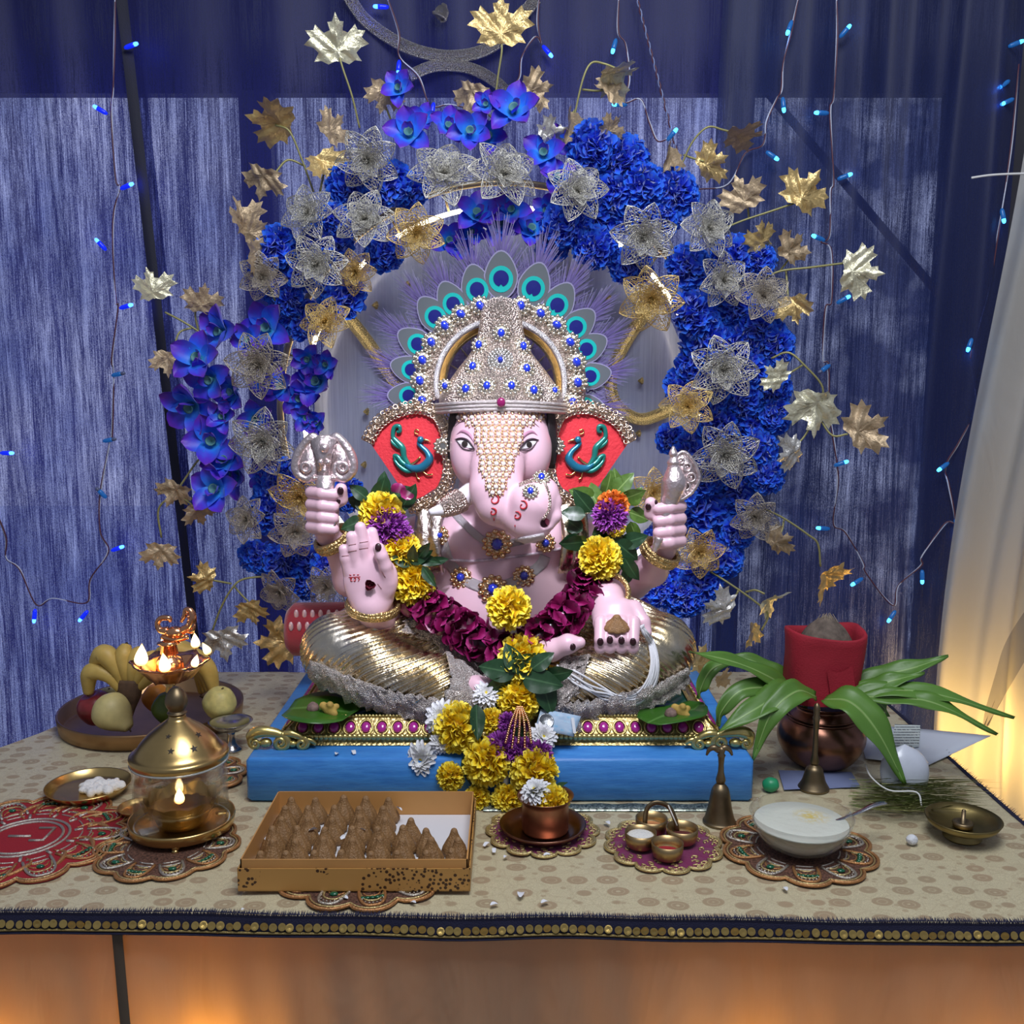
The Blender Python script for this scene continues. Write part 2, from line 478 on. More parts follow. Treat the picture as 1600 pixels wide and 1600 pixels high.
# opaque hem along the free edge of the middle panel
hemr = []
for j in range(27):
    q = j / 26; z = -0.5 + 2.25 * q; x = -0.835 + (-0.985 + 0.835) * q
    hemr.append([(x - 0.004 + 0.026 * k, 2.630 + 0.004 * math.sin(k * 3 + q * 5), z) for k in (0, 0.33, 0.66, 1)])
pan = [o for o in COL.objects if o.name == 'backdrop_curtain.001'][0]
hm = MB().grid(hemr).build('hem_band', mat('navy_hem', (0.004, 0.005, 0.022), 0.7, bump=0.2, bs=300), pan)

# sheer white curtain at the right
t = NT('white_sheer_fabric')
co = t.coord(); wr = t.noise(t.coord(scale=(1, 1, 0.4)), 9, 5, 0.6, 0.6)
t.set(color=(0.62, 0.62, 0.60), rough=0.6, sheen=0.3)
t.bump(wr, 0.5, 0.02)
tl = t.new('ShaderNodeBsdfTranslucent'); tl.inputs[0].default_value = (0.85, 0.80, 0.68, 1)
mx = t.new('ShaderNodeMixShader'); mx.inputs[0].default_value = 0.55
t.link(t.b.outputs[0], mx.inputs[1]); t.link(tl.outputs[0], mx.inputs[2]); t.link(mx.outputs[0], t.out.inputs[0])
m_sheer = t.m
rows = []
for j in range(41):
    s = j / 40; z = -0.6 + 2.4 * s; row = []
    for i in range(81):
        u = i / 80; xl = 1.13 + 0.10 * s - 0.05 * math.sin(s * 5.0); x = xl + u * 0.62
        y = 2.50 + 0.03 * math.sin(u * 21 + 2 * s) + 0.018 * math.sin(u * 47 - 3 * s) - 0.06 * u
        row.append((x, y, z))
    rows.append(row)
o = MB().grid(rows).build('sheer_curtain', m_sheer, org=(1.4, 2.5, -0.6)); tag(o, 'crumpled white sheer curtain glowing warm at the right edge', 'curtain')
m_net = NT('navy_net'); m_net.set(color=(0.02, 0.02, 0.05), rough=0.7, alpha=0.45)
m_net = m_net.m
rows = []
A = cr([at(1640, 940, 2.36), at(1596, 1005, 2.37), at(1572, 1050, 2.37), at(1556, 1095, 2.38), at(1540, 1135, 2.39)], 6)
for i, p in enumerate(A):
    w = 0.004 + 0.030 * (1 - i / len(A))
    rows.append([p + Vector((w * k * 0.5, 0.006 * math.sin(k * 2.1 + i * 0.4), 0.1 * w * k)) for k in range(-3, 4)])
tag(MB().grid(rows).build('net_scarf', m_net, org=A[-1]), 'wisp of navy net hanging against the white sheer curtain', 'scarf')

# white cotton thread tied across the sheer curtain
m_thread = mat('white_thread', (0.75, 0.75, 0.74), 0.8)
tag(MB().tube(cr([at(1518, 278, 2.42), at(1545, 274, 2.42), at(1575, 272, 2.42), at(1615, 271, 2.42)], 6), 0.0028, 5).build('white_strip', m_thread, org=at(1575, 272, 2.42)),
    'thin white strip sticking out from the sheer curtain top right', 'strip')

# ------------------------------------------------------------------ table, cloth, skirt
def Yf(x): return 1.372 - 0.020 * x + 0.0025 * math.sin(x * 9) + 0.0015 * math.sin(x * 23)
m_wood = mat('orange_wood', (0.42, 0.19, 0.07), 0.5, var=0.25, vs=12, bump=0.1)
tab = thing('table', 'low wooden table under the brocade cloth, orange edge showing at right', 'table', (0, 2.0, -0.75))
tp = [(-1.27, 1.40), (0.90, 1.40), (0.90, 2.585), (-0.805, 2.585), (-1.27, 1.79)]
mt_ = MB(); n_ = len(tp)
mt_.add([(x, y, -0.036) for x, y in tp] + [(x, y, -0.006) for x, y in tp], [tuple(range(n_ - 1, -1, -1)), tuple(range(n_, 2 * n_))] + [(k, (k + 1) % n_, n_ + (k + 1) % n_, n_ + k) for k in range(n_)])
mt_.build('table_top', m_wood, tab, smooth=False)
MB().box((0.903, 1.995, -0.022), (0.05, 1.20, 0.026)).build('edge_strip', m_wood, tab, smooth=False)
for lx in (-0.70, 0.83):
    for ly in (1.47, 2.5): MB().box((lx, ly, -0.39), (0.06, 0.06, 0.72)).build('leg', m_wood, tab, smooth=False)

t = NT('brocade_cloth')
co = t.coord(scale=(1, 1, 1))
wv = t.noise(co, 14, 2); warp = t.new('ShaderNodeVectorMath', operation='SCALE'); 
ca = t.coord(scale=(20.0, 27.0, 0.01))
d = t.voro(ca, 1.0, rnd=0.35); dc = t.voro(ca, 1.0, out='Color', rnd=0.35)
cb = t.coord(scale=(46, 58, 0.01), rot=(0, 0, 0.5)); d2 = t.voro(cb, 1.0, rnd=0.8)
edge = t.voro(t.coord(scale=(34, 44, 0.01), rot=(0, 0, 0.3)), 1.0, feature='DISTANCE_TO_EDGE', rnd=0.9)
fine = t.noise(co, 700, 2)
base = t.ramp(fine, [(0.3, (0.44, 0.38, 0.235)), (0.7, (0.66, 0.585, 0.385))])
med = t.ramp(d, [(0.0, 0.25), (0.06, 0.25), (0.09, 1.0), (0.17, 1.0), (0.20, 0.55), (0.23, 1.0), (0.33, 0.95), (0.37, 0.0)])
med2 = t.ramp(d2, [(0.18, 0.65), (0.26, 0.0)])
med3 = t.ramp(edge, [(0.02, 0.22), (0.06, 0.0)])
fac = t.math('MAXIMUM', t.math('MAXIMUM', med, med2), med3)
tint = t.mix(t.noise(co, 5, 2), (0.27, 0.215, 0.125), (0.36, 0.215, 0.12))
t.set(color=t.mix(t.math('MULTIPLY', fac, 0.80), base, tint), rough=t.ramp(fac, [(0.0, 0.42), (1.0, 0.62)]), spec=0.5, sheen=0.2)
t.bump(t.math('ADD', t.math('MULTIPLY', fac, 0.5), fine), 0.25, 0.0012)
m_broc = t.m
# outline of the cloth: front edge, straight right edge, rounded back left corner
outl_back = lambda x: 2.595 if x > -0.80 else (2.595 - 1.72 * (-0.80 - x) + 0.02 * math.sin(x * 30))
rows = []; NX, NY = 120, 60
for j in range(NY + 1):
    s = j / NY; row = []
    for i in range(NX + 1):
        x = -1.28 + (0.917 + 1.28) * i / NX
        y = Yf(x) + (max(outl_back(x), Yf(x) + 0.02) - Yf(x)) * s
        z = -0.0015 + 0.0012 * math.sin(x * 40 + y * 13) * math.sin(y * 31 + x * 7)
        if s < 0.02: z -= 0.001
        row.append((x, y, z))
    rows.append(row)
cloth = thing('tablecloth', 'golden beige brocade tablecloth with navy fringed edge', 'tablecloth', (-0.2, 2.0, 0))
MB().grid(rows).build('brocade', m_broc, cloth)
m_navy = mat('navy_braid', (0.012, 0.013, 0.045), 0.8, bump=0.5, bs=500)
m_disc = mat('gold_sequin', (0.75, 0.52, 0.16), 0.28, 1.0, bump=0.2, bs=200)
m_rope = mat('gold_cord', (0.36, 0.27, 0.10), 0.5, 0.7, bump=0.8, bs=600)
xs = [-0.86 + 1.78 * i / 240 for i in range(241)]
def fband(z0, z1, off, name, mt):
    rows = []
    for z in (z0, (z0 * 2 + z1) / 3, (z0 + 2 * z1) / 3, z1):
        rows.append([(x, Yf(x) - off - 0.004 * ((z0 - z) / (z0 - z1)), z + 0.0012 * math.sin(x * 17)) for x in xs])
    MB().grid(rows).build(name, mt, cloth)
fband(0.001, -0.028, 0.003, 'edge_band', m_navy)
rope = MB(); rope.tube([(x, Yf(x) - 0.0085, -0.0235 + 0.0012 * math.sin(x * 17)) for x in xs], 0.0020, 6); rope.build('gold_cord', m_rope, cloth)
hem = MB(); hem.tube([(x, Yf(x) - 0.0080, -0.0285 + 0.0012 * math.sin(x * 17)) for x in xs], 0.0022, 6); hem.build('hem_cord', m_navy, cloth)
dm = MB(); dm.lathe([(0.0, 0.0002), (0.0040, 0.0006), (0.0056, 0.0005), (0.0056, -0.0004), (0, -0.0004)], 14); disc_me = dm.data('sequin', m_disc, smooth=False)
x = -0.80; k = 0
while x < 0.86:
    sx = x + random.uniform(-0.0012, 0.0012)
    rot = Euler((R(72) + random.uniform(-0.35, 0.35), random.uniform(-0.3, 0.3), random.uniform(-0.2, 0.2)))
    piece('sequin', disc_me, cloth, (sx, Yf(sx) - 0.0085, -0.0140 + 0.0012 * math.sin(sx * 17) + random.uniform(-0.0012, 0.0012)), rot, random.uniform(1.02, 1.12))
    x += 0.0131; k += 1
fg = MB()
for i in range(1900):
    x = -0.86 + 1.776 * i / 1900 + random.uniform(-.0005, .0005); L = random.uniform(0.003, 0.010); w = 0.0009
    y = Yf(x) - 0.001; a = random.uniform(-0.003, 0.003)
    fg.add([(x - w, y, 0.002), (x + w, y, 0.002), (x + a, y + L, 0.0045 + L * 0.15)], [(0, 1, 2)])
    fg.add([(x - w, y - 0.003, -0.001), (x + w, y - 0.003, -0.001), (x + a, y - 0.004, 0.006 + L * 0.2)], [(0, 1, 2)])
stuff(fg.build('fringe', m_navy, cloth, smooth=False))
# dark frill along the right edge
fg = MB()
for i in range(420):
    y = 1.38 + 1.2 * i / 420; L = random.uniform(0.004, 0.012)
    fg.add([(0.912, y - 0.0016, 0.0005), (0.912, y + 0.0016, 0.0005), (0.918 + L * 0.4, y + random.uniform(-.003, .003), 0.002 + L * 0.7)], [(0, 1, 2)])
fg.box((0.9165, 1.98, -0.002), (0.007, 1.22, 0.006))
stuff(fg.build('side_fringe', m_navy, cloth, smooth=False))

t = NT('golden_satin')
wr = t.noise(t.coord(scale=(1, 1, 0.35), rot=(0, 0.25, 0)), 11, 3, 0.5, 0.6)
wv = t.noise(t.coord(scale=(1, 1, 0.05)), 500, 2)
t.set(color=t.mix(wv, (0.42, 0.325, 0.225), (0.46, 0.355, 0.245)), rough=0.42, sheen=0.3)
t.bump(wr, 0.8, 0.03)
tl = t.new('ShaderNodeBsdfTranslucent'); tl.inputs[0].default_value = (0.80, 0.50, 0.14, 1)
mx = t.new('ShaderNodeMixShader'); mx.inputs[0].default_value = 0.35
t.link(t.b.outputs[0], mx.inputs[1]); t.link(tl.outputs[0], mx.inputs[2]); t.link(mx.outputs[0], t.out.inputs[0])
m_satin = t.m
rows = []
for j in range(25):
    s = j / 24; z = -0.02 - 0.70 * s; row = []
    for i in range(301):
        x = -1.30 + 2.22 * i / 300
        g = (0.4 + s)
        y = Yf(x) + 0.012 + g * (0.008 * math.sin(x * 15 + 1) + 0.005 * math.sin(x * 37 + s * 2) + 0.003 * math.sin(x * 83 - s * 6) + 0.004 * abs(math.sin(x * 9 + s)) ** 6)
        row.append((x, y, z))
    rows.append(row)
skirt = thing('table_skirt', 'golden satin table skirt glowing orange along the bottom', 'cloth', (-0.2, 1.38, -0.75))
MB().grid(rows).build('satin_sheet', m_satin, skirt)
sm = MB(); x0 = at(183, 1460, 1.385).x
sm.grid([[(x0 - 0.009 + 0.013 * s + 0.016 * k, Yf(x0) + 0.002 - 0.003 * math.sin(k * PI) + 0.0 * s, -0.025 - 0.45 * s) for k in (0, 0.5, 1)] for s in (0, .2, .4, .6, .8, 1)])
sm.build('seam_strip', mat('seam_brown', (0.10, 0.075, 0.05), 0.7, bump=0.3), skirt)
# warm lamps standing on the floor below the table and behind the sheer curtain
for (x, y, z, e) in ((-0.47, 1.47, -0.26, 2.0), (0.36, 1.47, -0.28, 1.7), (-0.80, 1.47, -0.27, 1.2), (0.72, 1.47, -0.27, 1.0)):
    light('warm_floor_lamp', 'POINT', (x, y, z), e, (1.0, 0.52, 0.12), 0.03)
light('warm_curtain_lamp', 'POINT', (1.30, 2.66, -0.16), 5.0, (1.0, 0.62, 0.18), 0.05)
# ================================================================== SHARED SMALL MESHES
def petal_grid(L, W, nu=5, nv=4, cup=0.2, curl=0.2, tipw=0.15, ruffle=0.0, point=1.0, ph=0.0, basew=0.25):
    """petal from origin along +X, width along Y, face up +Z"""
    rows = []; g = []
    for i in range(nu + 1):
        u = i / nu
        w = W * 0.5 * (basew * (1 - u) + math.sin(PI * min(1, u * 0.62 + 0.18)) ** point * (1 - max(0, (u - 0.75) / 0.25) ** 2 * (1 - tipw)))
        row = []
        for k in range(nv + 1):
            v = k / nv * 2 - 1
            z = cup * L * (v * v) * 0.5 * math.sin(PI * u) + curl * L * u * u + ruffle * L * u * math.sin(v * 7 + ph + u * 3)
            row.append((u * L, v * w, z)); g.append(u)
        rows.append(row)
    return rows, g
def petal_mb(*a, th=0.0, **k):
    rows, g = petal_grid(*a, **k); m = MB(); m.grid(rows); m.g = g
    return m
def dirM(az, el, roll=0.0):
    """rotation: local +X to direction (az, el), +Z towards outward-up"""
    return (Matrix.Rotation(az, 3, 'Z') @ Matrix.Rotation(-el, 3, 'Y') @ Matrix.Rotation(roll, 3, 'X'))

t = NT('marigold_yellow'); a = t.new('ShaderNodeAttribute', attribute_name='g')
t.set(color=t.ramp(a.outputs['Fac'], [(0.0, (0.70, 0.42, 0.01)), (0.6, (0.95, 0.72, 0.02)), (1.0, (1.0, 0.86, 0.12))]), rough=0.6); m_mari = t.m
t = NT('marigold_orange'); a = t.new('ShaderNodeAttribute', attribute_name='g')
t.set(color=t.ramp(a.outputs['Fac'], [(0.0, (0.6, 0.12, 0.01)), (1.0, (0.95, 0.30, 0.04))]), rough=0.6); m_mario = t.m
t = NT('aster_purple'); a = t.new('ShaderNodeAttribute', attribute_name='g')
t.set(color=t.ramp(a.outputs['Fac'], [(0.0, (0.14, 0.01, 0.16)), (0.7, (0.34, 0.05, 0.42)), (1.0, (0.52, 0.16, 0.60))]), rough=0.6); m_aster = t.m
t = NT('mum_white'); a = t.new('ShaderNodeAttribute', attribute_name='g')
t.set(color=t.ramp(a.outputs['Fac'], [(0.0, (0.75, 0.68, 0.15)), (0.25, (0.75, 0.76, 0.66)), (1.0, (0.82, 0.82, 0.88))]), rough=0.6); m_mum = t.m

def ball_flower(n, rad, pl, pw, cap=2.2, squash=0.75, ruffle=0.15, seed=1, el0=35):
    """many short petals on a squashed ball, axis +Z, base at z=0"""
    r = random.Random(seed); m = MB()
    for i in range(n):
        f = (i + 0.5) / n
        th = math.acos(1 - f * (1 - math.cos(cap)))       # polar angle from +Z
        az = i * 2.399963 + r.uniform(-.2, .2)
        nrm = Vector((math.sin(th) * math.cos(az), math.sin(th) * math.sin(az), math.cos(th)))
        base = Vector((nrm.x, nrm.y, nrm.z * squash)) * (rad - pl * 0.75)
        pm = petal_mb(pl * r.uniform(0.85, 1.1), pw * r.uniform(0.85, 1.15), nu=2, nv=2, cup=0.5, curl=0.1, tipw=0.7, ruffle=ruffle, ph=r.uniform(0, 6), basew=0.5)
        tilt = max(0.0, th - R(20)) * 0.15
        M = face_rot(nrm, r.uniform(0, 6.28)) @ Matrix.Rotation(-R(90) + r.uniform(-.45, .45) + tilt, 3, 'Y')
        m.merge(pm, Matrix.Translation(base + Vector((0, 0, rad * 0.45))) @ M.to_4x4())
    m.sphere((0, 0, rad * 0.45), (rad * 0.72, rad * 0.72, rad * 0.72 * squash), 12, 8)
    return m
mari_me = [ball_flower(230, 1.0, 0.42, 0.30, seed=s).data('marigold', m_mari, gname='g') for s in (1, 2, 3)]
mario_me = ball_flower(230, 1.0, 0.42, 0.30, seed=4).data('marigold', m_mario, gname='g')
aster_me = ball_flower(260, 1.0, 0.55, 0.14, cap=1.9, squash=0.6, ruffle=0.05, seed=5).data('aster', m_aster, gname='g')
def mum_mb(seed):
    r = random.Random(seed); m = MB()
    for ring, (n, L, el) in enumerate(((18, 1.0, 6), (16, 0.9, 20), (13, 0.72, 36), (10, 0.5, 55))):
        for i in range(n):
            pm = petal_mb(L * r.uniform(.88, 1.05), 0.34, nu=4, nv=2, cup=0.5, curl=-0.12 + 0.1 * r.random(), tipw=0.5, basew=0.35)
            m.merge(pm, Matrix.Translation((0, 0, 0.10 * ring)) @ dirM(2 * PI * (i + 0.5 * ring) / n + r.uniform(-.1, .1), R(el + r.uniform(-8, 8))).to_4x4())
    return m
mum_me = [mum_mb(s).data('mum', m_mum, gname='g') for s in (1, 2)]
mumc = MB(); mumc.sphere((0, 0, 0.32), (0.26, 0.26, 0.14), 10, 6)
mumc_me = mumc.data('mum_centre', mat('mum_centre_yellow', (0.80, 0.60, 0.04), 0.7, bump=0.8, bs=60))
# broad dark leaf, tip along +X, unit length
def leaf_mb(W=0.7, nu=8, nv=4, fold=0.15, curl=-0.15, wav=0.03):
    rows = []; g = []
    for i in range(nu + 1):
        u = i / nu; w = W * 0.5 * math.sin(PI * u ** 0.75) ** 0.8 if 0 < u < 1 else 0.004
        row = []
        for k in range(nv + 1):
            v = k / nv * 2 - 1
            row.append((u, v * w, fold * abs(v) * w + curl * u * u + wav * math.sin(u * 14 + v * 3) * abs(v)))
            g.append(abs(v))
        rows.append(row)
    m = MB(); m.grid(rows); m.g = g; return m
def leaf_mat(name, c, vein, rough=0.35):
    t = NT(name); a = t.new('ShaderNodeAttribute', attribute_name='g'); co = t.coord()
    n = t.noise(co, 8, 3); body = t.ramp(n, [(0.3, tuple(x * 0.75 for x in c)), (0.7, c)])
    t.set(color=t.mix(t.ramp(a.outputs['Fac'], [(0.03, 1.0), (0.10, 0.0)]), body, vein), rough=rough); return t.m
m_bilva = leaf_mat('dark_leaf', (0.018, 0.060, 0.022), (0.05, 0.12, 0.05))
m_tulsi = leaf_mat('fresh_leaf', (0.10, 0.20, 0.035), (0.22, 0.35, 0.10))
m_betel = leaf_mat('betel_leaf', (0.045, 0.16, 0.015), (0.10, 0.25, 0.05), 0.3)
bilva_me = leaf_mb(0.62).data('leaf', m_bilva, gname='g'); bilva2_me = leaf_mb(0.45, curl=0.1, fold=0.4).data('leaf', m_bilva, gname='g')
tulsi_me = leaf_mb(0.65, curl=-0.2).data('leaf', m_tulsi, gname='g')

# ================================================================== THE IDOL
m_skin = mat('painted_skin', (0.79, 0.52, 0.60), 0.36, var=0.03, vs=10, coat=0.2)
def gold_mat(name, c, rough, vsc, strength=0.7, dist=0.003, var=0.25):
    t = NT(name); co = t.coord(); v = t.voro(co, vsc)
    t.set(color=t.ramp(v, [(0.0, tuple(min(1, x * (1 + var)) for x in c)), (0.6, tuple(x * (1 - var) for x in c))]), rough=rough, metal=0.9)
    t.bump(t.math('SUBTRACT', 1.0, v), strength, dist); return t.m
m_bead = gold_mat('rose_gold_beading', (0.90, 0.72, 0.62), 0.34, 250, 1.0, 0.005, 0.28)
m_silver = mat('bright_silver', (0.86, 0.84, 0.80), 0.22, 1.0, bump=0.15, bs=300)
m_goldb = gold_mat('bangle_gold', (0.78, 0.56, 0.24), 0.3, 260)
m_gold = mat('plain_gold', (0.80, 0.56, 0.20), 0.25, 1.0, bump=0.1, bs=90)
m_gem = mat('blue_gem', (0.010, 0.035, 0.55), 0.08, 0.0, coat=1.0, spec=0.8)
m_pearl = mat('pearl', (0.80, 0.76, 0.74), 0.18, 0.0, coat=0.6)
m_nail = mat('dark_nail', (0.030, 0.008, 0.012), 0.3)
m_redp = mat('red_paint', (0.45, 0.02, 0.03), 0.5)
IC = at(783, 1165, 1.84); IC = Vector((-0.02, 2.05, 0.087))
idol = thing('idol', 'seated elephant-headed idol with jewelled crown, pink skin and gold dhoti', 'statue', IC)
def A_(px, py, Y): return np.array(at(px, py, Y))
def PR(px, py, Y, r): p = at(px, py, Y); return (np.array(p), r * sc(p))
def E_(S, px, py, Y, rx, rz, ry, k, M=None, cut=False):
    p = at(px, py, Y); s = sc(p); S.ell(np.array(p), (rx * s, ry * s, rz * s), k, M, cut)
S = SDF((-0.46, 1.74, 0.12), (0.42, 2.26, 0.86), 0.0026)
# torso
E_(S, 790, 950, 2.10, 128, 100, 105, 0.02)
E_(S, 783, 850, 2.12, 120, 82, 80, 0.03)
E_(S, 722, 842, 2.055, 42, 42, 40, 0.02); E_(S, 846, 842, 2.055, 42, 42, 40, 0.02)
S.chain([PR(783, 820, 2.11, 62), PR(783, 760, 2.07, 66)], 0.02)
# head, cheeks, brow
E_(S, 783, 690, 2.035, 80, 84, 86, 0.02)
E_(S, 735, 712, 1.985, 30, 46, 38, 0.02); E_(S, 829, 712, 1.985, 30, 46, 38, 0.02)
E_(S, 783, 672, 1.990, 60, 36, 36, 0.02)
# trunk: down the face, a lobe to the left, then the coil rising on the right
S.chain([PR(782, 676, 1.975, 34), PR(780, 700, 1.945, 38), PR(777, 735, 1.915, 40), PR(775, 765, 1.895, 40), PR(779, 786, 1.885, 37)], 0.012)
S.chain([PR(800, 800, 1.885, 30), PR(828, 810, 1.858, 36), PR(834, 786, 1.850, 36), PR(846, 772, 1.854, 28)], 0.010)
S.chain([PR(845, 772, 1.858, 25), PR(862, 785, 1.850, 15), PR(866, 806, 1.842, 11), PR(858, 820, 1.838, 9)], 0.006)
S.chain([PR(820, 826, 1.858, 18), PR(842, 832, 1.850, 9), PR(852, 828, 1.845, 6)], 0.006)
E_(S, 850, 815, 1.835, 8, 9, 22, 0.004, cut=True)
# arms
def limb(pts, k=0.012): S.chain([PR(*p) for p in pts], k)
limb([(655, 845, 2.17, 40), (590, 905, 2.14, 30), (548, 905, 2.09, 25), (524, 850, 2.045, 19)], 0.02)          # rear, picture left
limb([(925, 850, 2.17, 40), (985, 905, 2.14, 30), (1018, 890, 2.09, 24), (1030, 868, 2.05, 19)], 0.02)         # rear, picture right
limb([(665, 870, 2.10, 40), (615, 960, 2.07, 32), (592, 962, 2.00, 28), (580, 945, 1.955, 30)], 0.02)          # front, palm raised
limb([(905, 875, 2.10, 40), (955, 950, 2.06, 32), (945, 935, 1.98, 27), (947, 938, 1.955, 28)], 0.02)          # front, resting
# fists
def fist(x, y, Y, sgn):
    E_(S, x - 2 * sgn, y + 2, Y + 0.004, 23, 38, 18, 0.008)
    for i, dy in enumerate((-25, -6, 12, 29)):
        limb([(x - 22 * sgn, y + dy - 2, Y - 0.006, 10.5), (x - 6 * sgn, y + dy, Y - 0.027, 10), (x + 12 * sgn, y + dy + 2, Y - 0.024, 9.2)], 0.0028)
    limb([(x + 2 * sgn, y - 4, Y + 0.004, 11), (x + 24 * sgn, y - 16, Y - 0.010, 10.5), (x + 24 * sgn, y - 32, Y - 0.020, 9.5)], 0.003)
    limb([(x + 3 * sgn, y + 40, Y + 0.02, 19), (x, y + 24, Y + 0.005, 20)], 0.01)
fist(509, 796, 2.015, 1); fist(1041, 818, 2.015, -1)
# raised palm
E_(S, 577, 906, 1.945, 41, 46, 15, 0.010); E_(S, 580, 930, 1.948, 36, 30, 17, 0.010); E_(S, 604, 905, 1.938, 18, 30, 14, 0.008)
for pts in ([(545, 892, 1.945, 10), (540, 872, 1.940, 9.3), (537, 858, 1.937, 8)],
            [(556, 880, 1.944, 10.5), (552, 856, 1.938, 10), (549, 838, 1.934, 8.5)],
            [(572, 880, 1.946, 11), (567, 848, 1.941, 10.5), (563, 824, 1.938, 9)],
            [(590, 884, 1.948, 11), (585, 855, 1.950, 10.5), (581, 832, 1.952, 9)],
            [(607, 908, 1.935, 12), (602, 884, 1.922, 10.5), (596, 868, 1.915, 10), (592, 857, 1.914, 9.4)]):
    limb(pts, 0.0035)
# resting hand, fingers curled towards the viewer
E_(S, 962, 962, 1.925, 38, 30, 26, 0.010); E_(S, 962, 975, 1.905, 36, 22, 18, 0.010)
for x in (938, 953, 971, 989):
    limb([(x + 1, 972, 1.885, 11), (x, 1000, 1.862, 9.6), (x, 1012, 1.866, 9.4), (x, 1006, 1.878, 8.5)], 0.0025)
limb([(990, 952, 1.925, 15), (1005, 972, 1.905, 11), (1011, 988, 1.895, 8)], 0.005)
# feet
limb([(820, 1022, 1.90, 18), (862, 1016, 1.875, 17), (888, 1006, 1.862, 15), (906, 1004, 1.858, 9)], 0.008)
limb([(700, 1085, 1.885, 18), (745, 1072, 1.865, 16), (762, 1068, 1.855, 10)], 0.008)
bv, bf = S.net(); del S
body = np_obj('body', bv, bf, m_skin, idol)
BB = bvh_of(bv, bf)

# ---- gold pleated dhoti, one leg each side
t = NT('gold_lame'); co = t.coord(); n = t.noise(co, 45, 4, 0.6); n2 = t.noise(co, 14, 3)
t.set(color=t.ramp(n2, [(0.3, (0.78, 0.62, 0.36)), (0.7, (0.80, 0.74, 0.62))]), metal=1.0, rough=t.ramp(n, [(0.3, 0.16), (0.7, 0.36)]))
t.bump(n, 0.25, 0.006); m_lame = t.m
def leg(side):
    S = SDF((-0.46, 1.78, 0.115), (0.44, 2.24, 0.42), 0.0030)
    def f(px): return px if side < 0 else 2 * 783 - px
    def pr(px, py, Y, r): return PR(f(px), py, Y, r)
    dx = 0 if side < 0 else 8
    S.chain([pr(720 , 1010, 2.10, 70), pr(600, 1002, 2.05, 66), pr(528 + dx, 1012, 1.99, 52)], 0.03)
    S.chain([pr(528 + dx, 1020, 1.985, 50), pr(590, 1050, 1.93, 52), pr(690, 1076, 1.90, 44), pr(745, 1090, 1.885, 30)], 0.03)
    v, q = S.net()
    # pleats: ridges fanning out from the knee across the shin
    c = np.array(at(f(470), 1180, 1.93)); d = v - c
    ang = np.arctan2(d[:, 2], d[:, 0] * (1 if side < 0 else -1)); rad = np.sqrt(d[:, 0]**2 + d[:, 2]**2)
    kn = np.array(at(f(528), 1012, 1.96)); dk = np.sqrt(((v - kn)**2).sum(1))
    # pleat coordinate runs across the lines that climb to the upper inner side
    A = R(33); sx = (1 if side < 0 else -1)
    s = v[:, 0] * sx * math.sin(A) - (v[:, 2] + 0.75 * (v[:, 1] - 1.95)) * math.cos(A)
    s = s + 0.004 * np.sin(v[:, 2] * 40 + v[:, 0] * 25)
    amp = 0.0052 * np.clip((dk - 0.045) / 0.06, 0, 1)
    e1 = v[q[:, 1]] - v[q[:, 0]]; e2 = v[q[:, 3]] - v[q[:, 0]]; fn = np.cross(e1, e2)
    N = np.zeros_like(v)
    for i in range(4): np.add.at(N, q[:, i], fn)
    N /= np.linalg.norm(N, axis=1)[:, None] + 1e-9
    w = np.sin(s / 0.0150 * 2 * PI + 1.2 * np.sin(s * 55)); w = np.sign(w) * np.abs(w) ** 0.7
    v2 = v + N * (amp * w)[:, None]
    return v2, q
legs = []
for sd in (-1, 1):
    v, q = leg(sd); np_obj('dhoti_leg', v, q, m_lame, idol); legs.append((v, q))
allv = np.concatenate([legs[0][0], legs[1][0]]); allq = np.concatenate([legs[0][1], legs[1][1] + len(legs[0][0])])
LB = bvh_of(allv, allq)
FB = bvh_of(np.concatenate([bv, allv]), np.concatenate([bf, allq + len(bv)]))

def poly_at(pts, u):
    n = len(pts) - 1; s = min(max(u, 0) * n, n - 1e-6); i = int(s); f = s - i
    return (pts[i][0] + (pts[i+1][0] - pts[i][0]) * f, pts[i][1] + (pts[i+1][1] - pts[i][1]) * f)
def drape(bvh, A, B, n, m, off, fallY, wave=0.0, wf=8, th=0.0):
    """cloth strip between two outlines laid on a built surface"""
    rows = []
    for j in range(m + 1):
        row = []; last = fallY
        for i in range(n + 1):
            a = poly_at(A, i / n); b = poly_at(B, i / n); t_ = j / m
            p, nr = hit(bvh, a[0] + (b[0]-a[0]) * t_, a[1] + (b[1]-a[1]) * t_, off)
            row.append([a, b, t_, p])
        rows.append(row)
    out = []
    for j, row in enumerate(rows):
        r2 = []
        for i, (a, b, t_, p) in enumerate(row):
            if p is None:
                ys = [rows[q][i][3].y for q in range(m + 1) if rows[q][i][3] is not None]
                Y = (ys[-1] if t_ > 0.5 else ys[0]) if ys else fallY
                p = at(a[0] + (b[0]-a[0]) * t_, a[1] + (b[1]-a[1]) * t_, Y - 0.002)
            r2.append(Vector(p) + Vector((0, -wave * math.sin(i / n * wf * 2 * PI) - 0.0, 0)))
        out.append(r2)
    # calm jumps in depth
    for _ in range(2):
        for j in range(len(out)):
            for i in range(1, n):
                my = (out[j][i-1].y + out[j][i+1].y) / 2
                if out[j][i].y > my + 0.004: out[j][i].y = my
    return out
t = NT('sequin_trim'); co = t.coord(); v = t.voro(co, 480, out='Color'); vd = t.voro(co, 480)
hs = t.new('ShaderNodeSeparateColor'); t.link(v, hs.inputs[0])
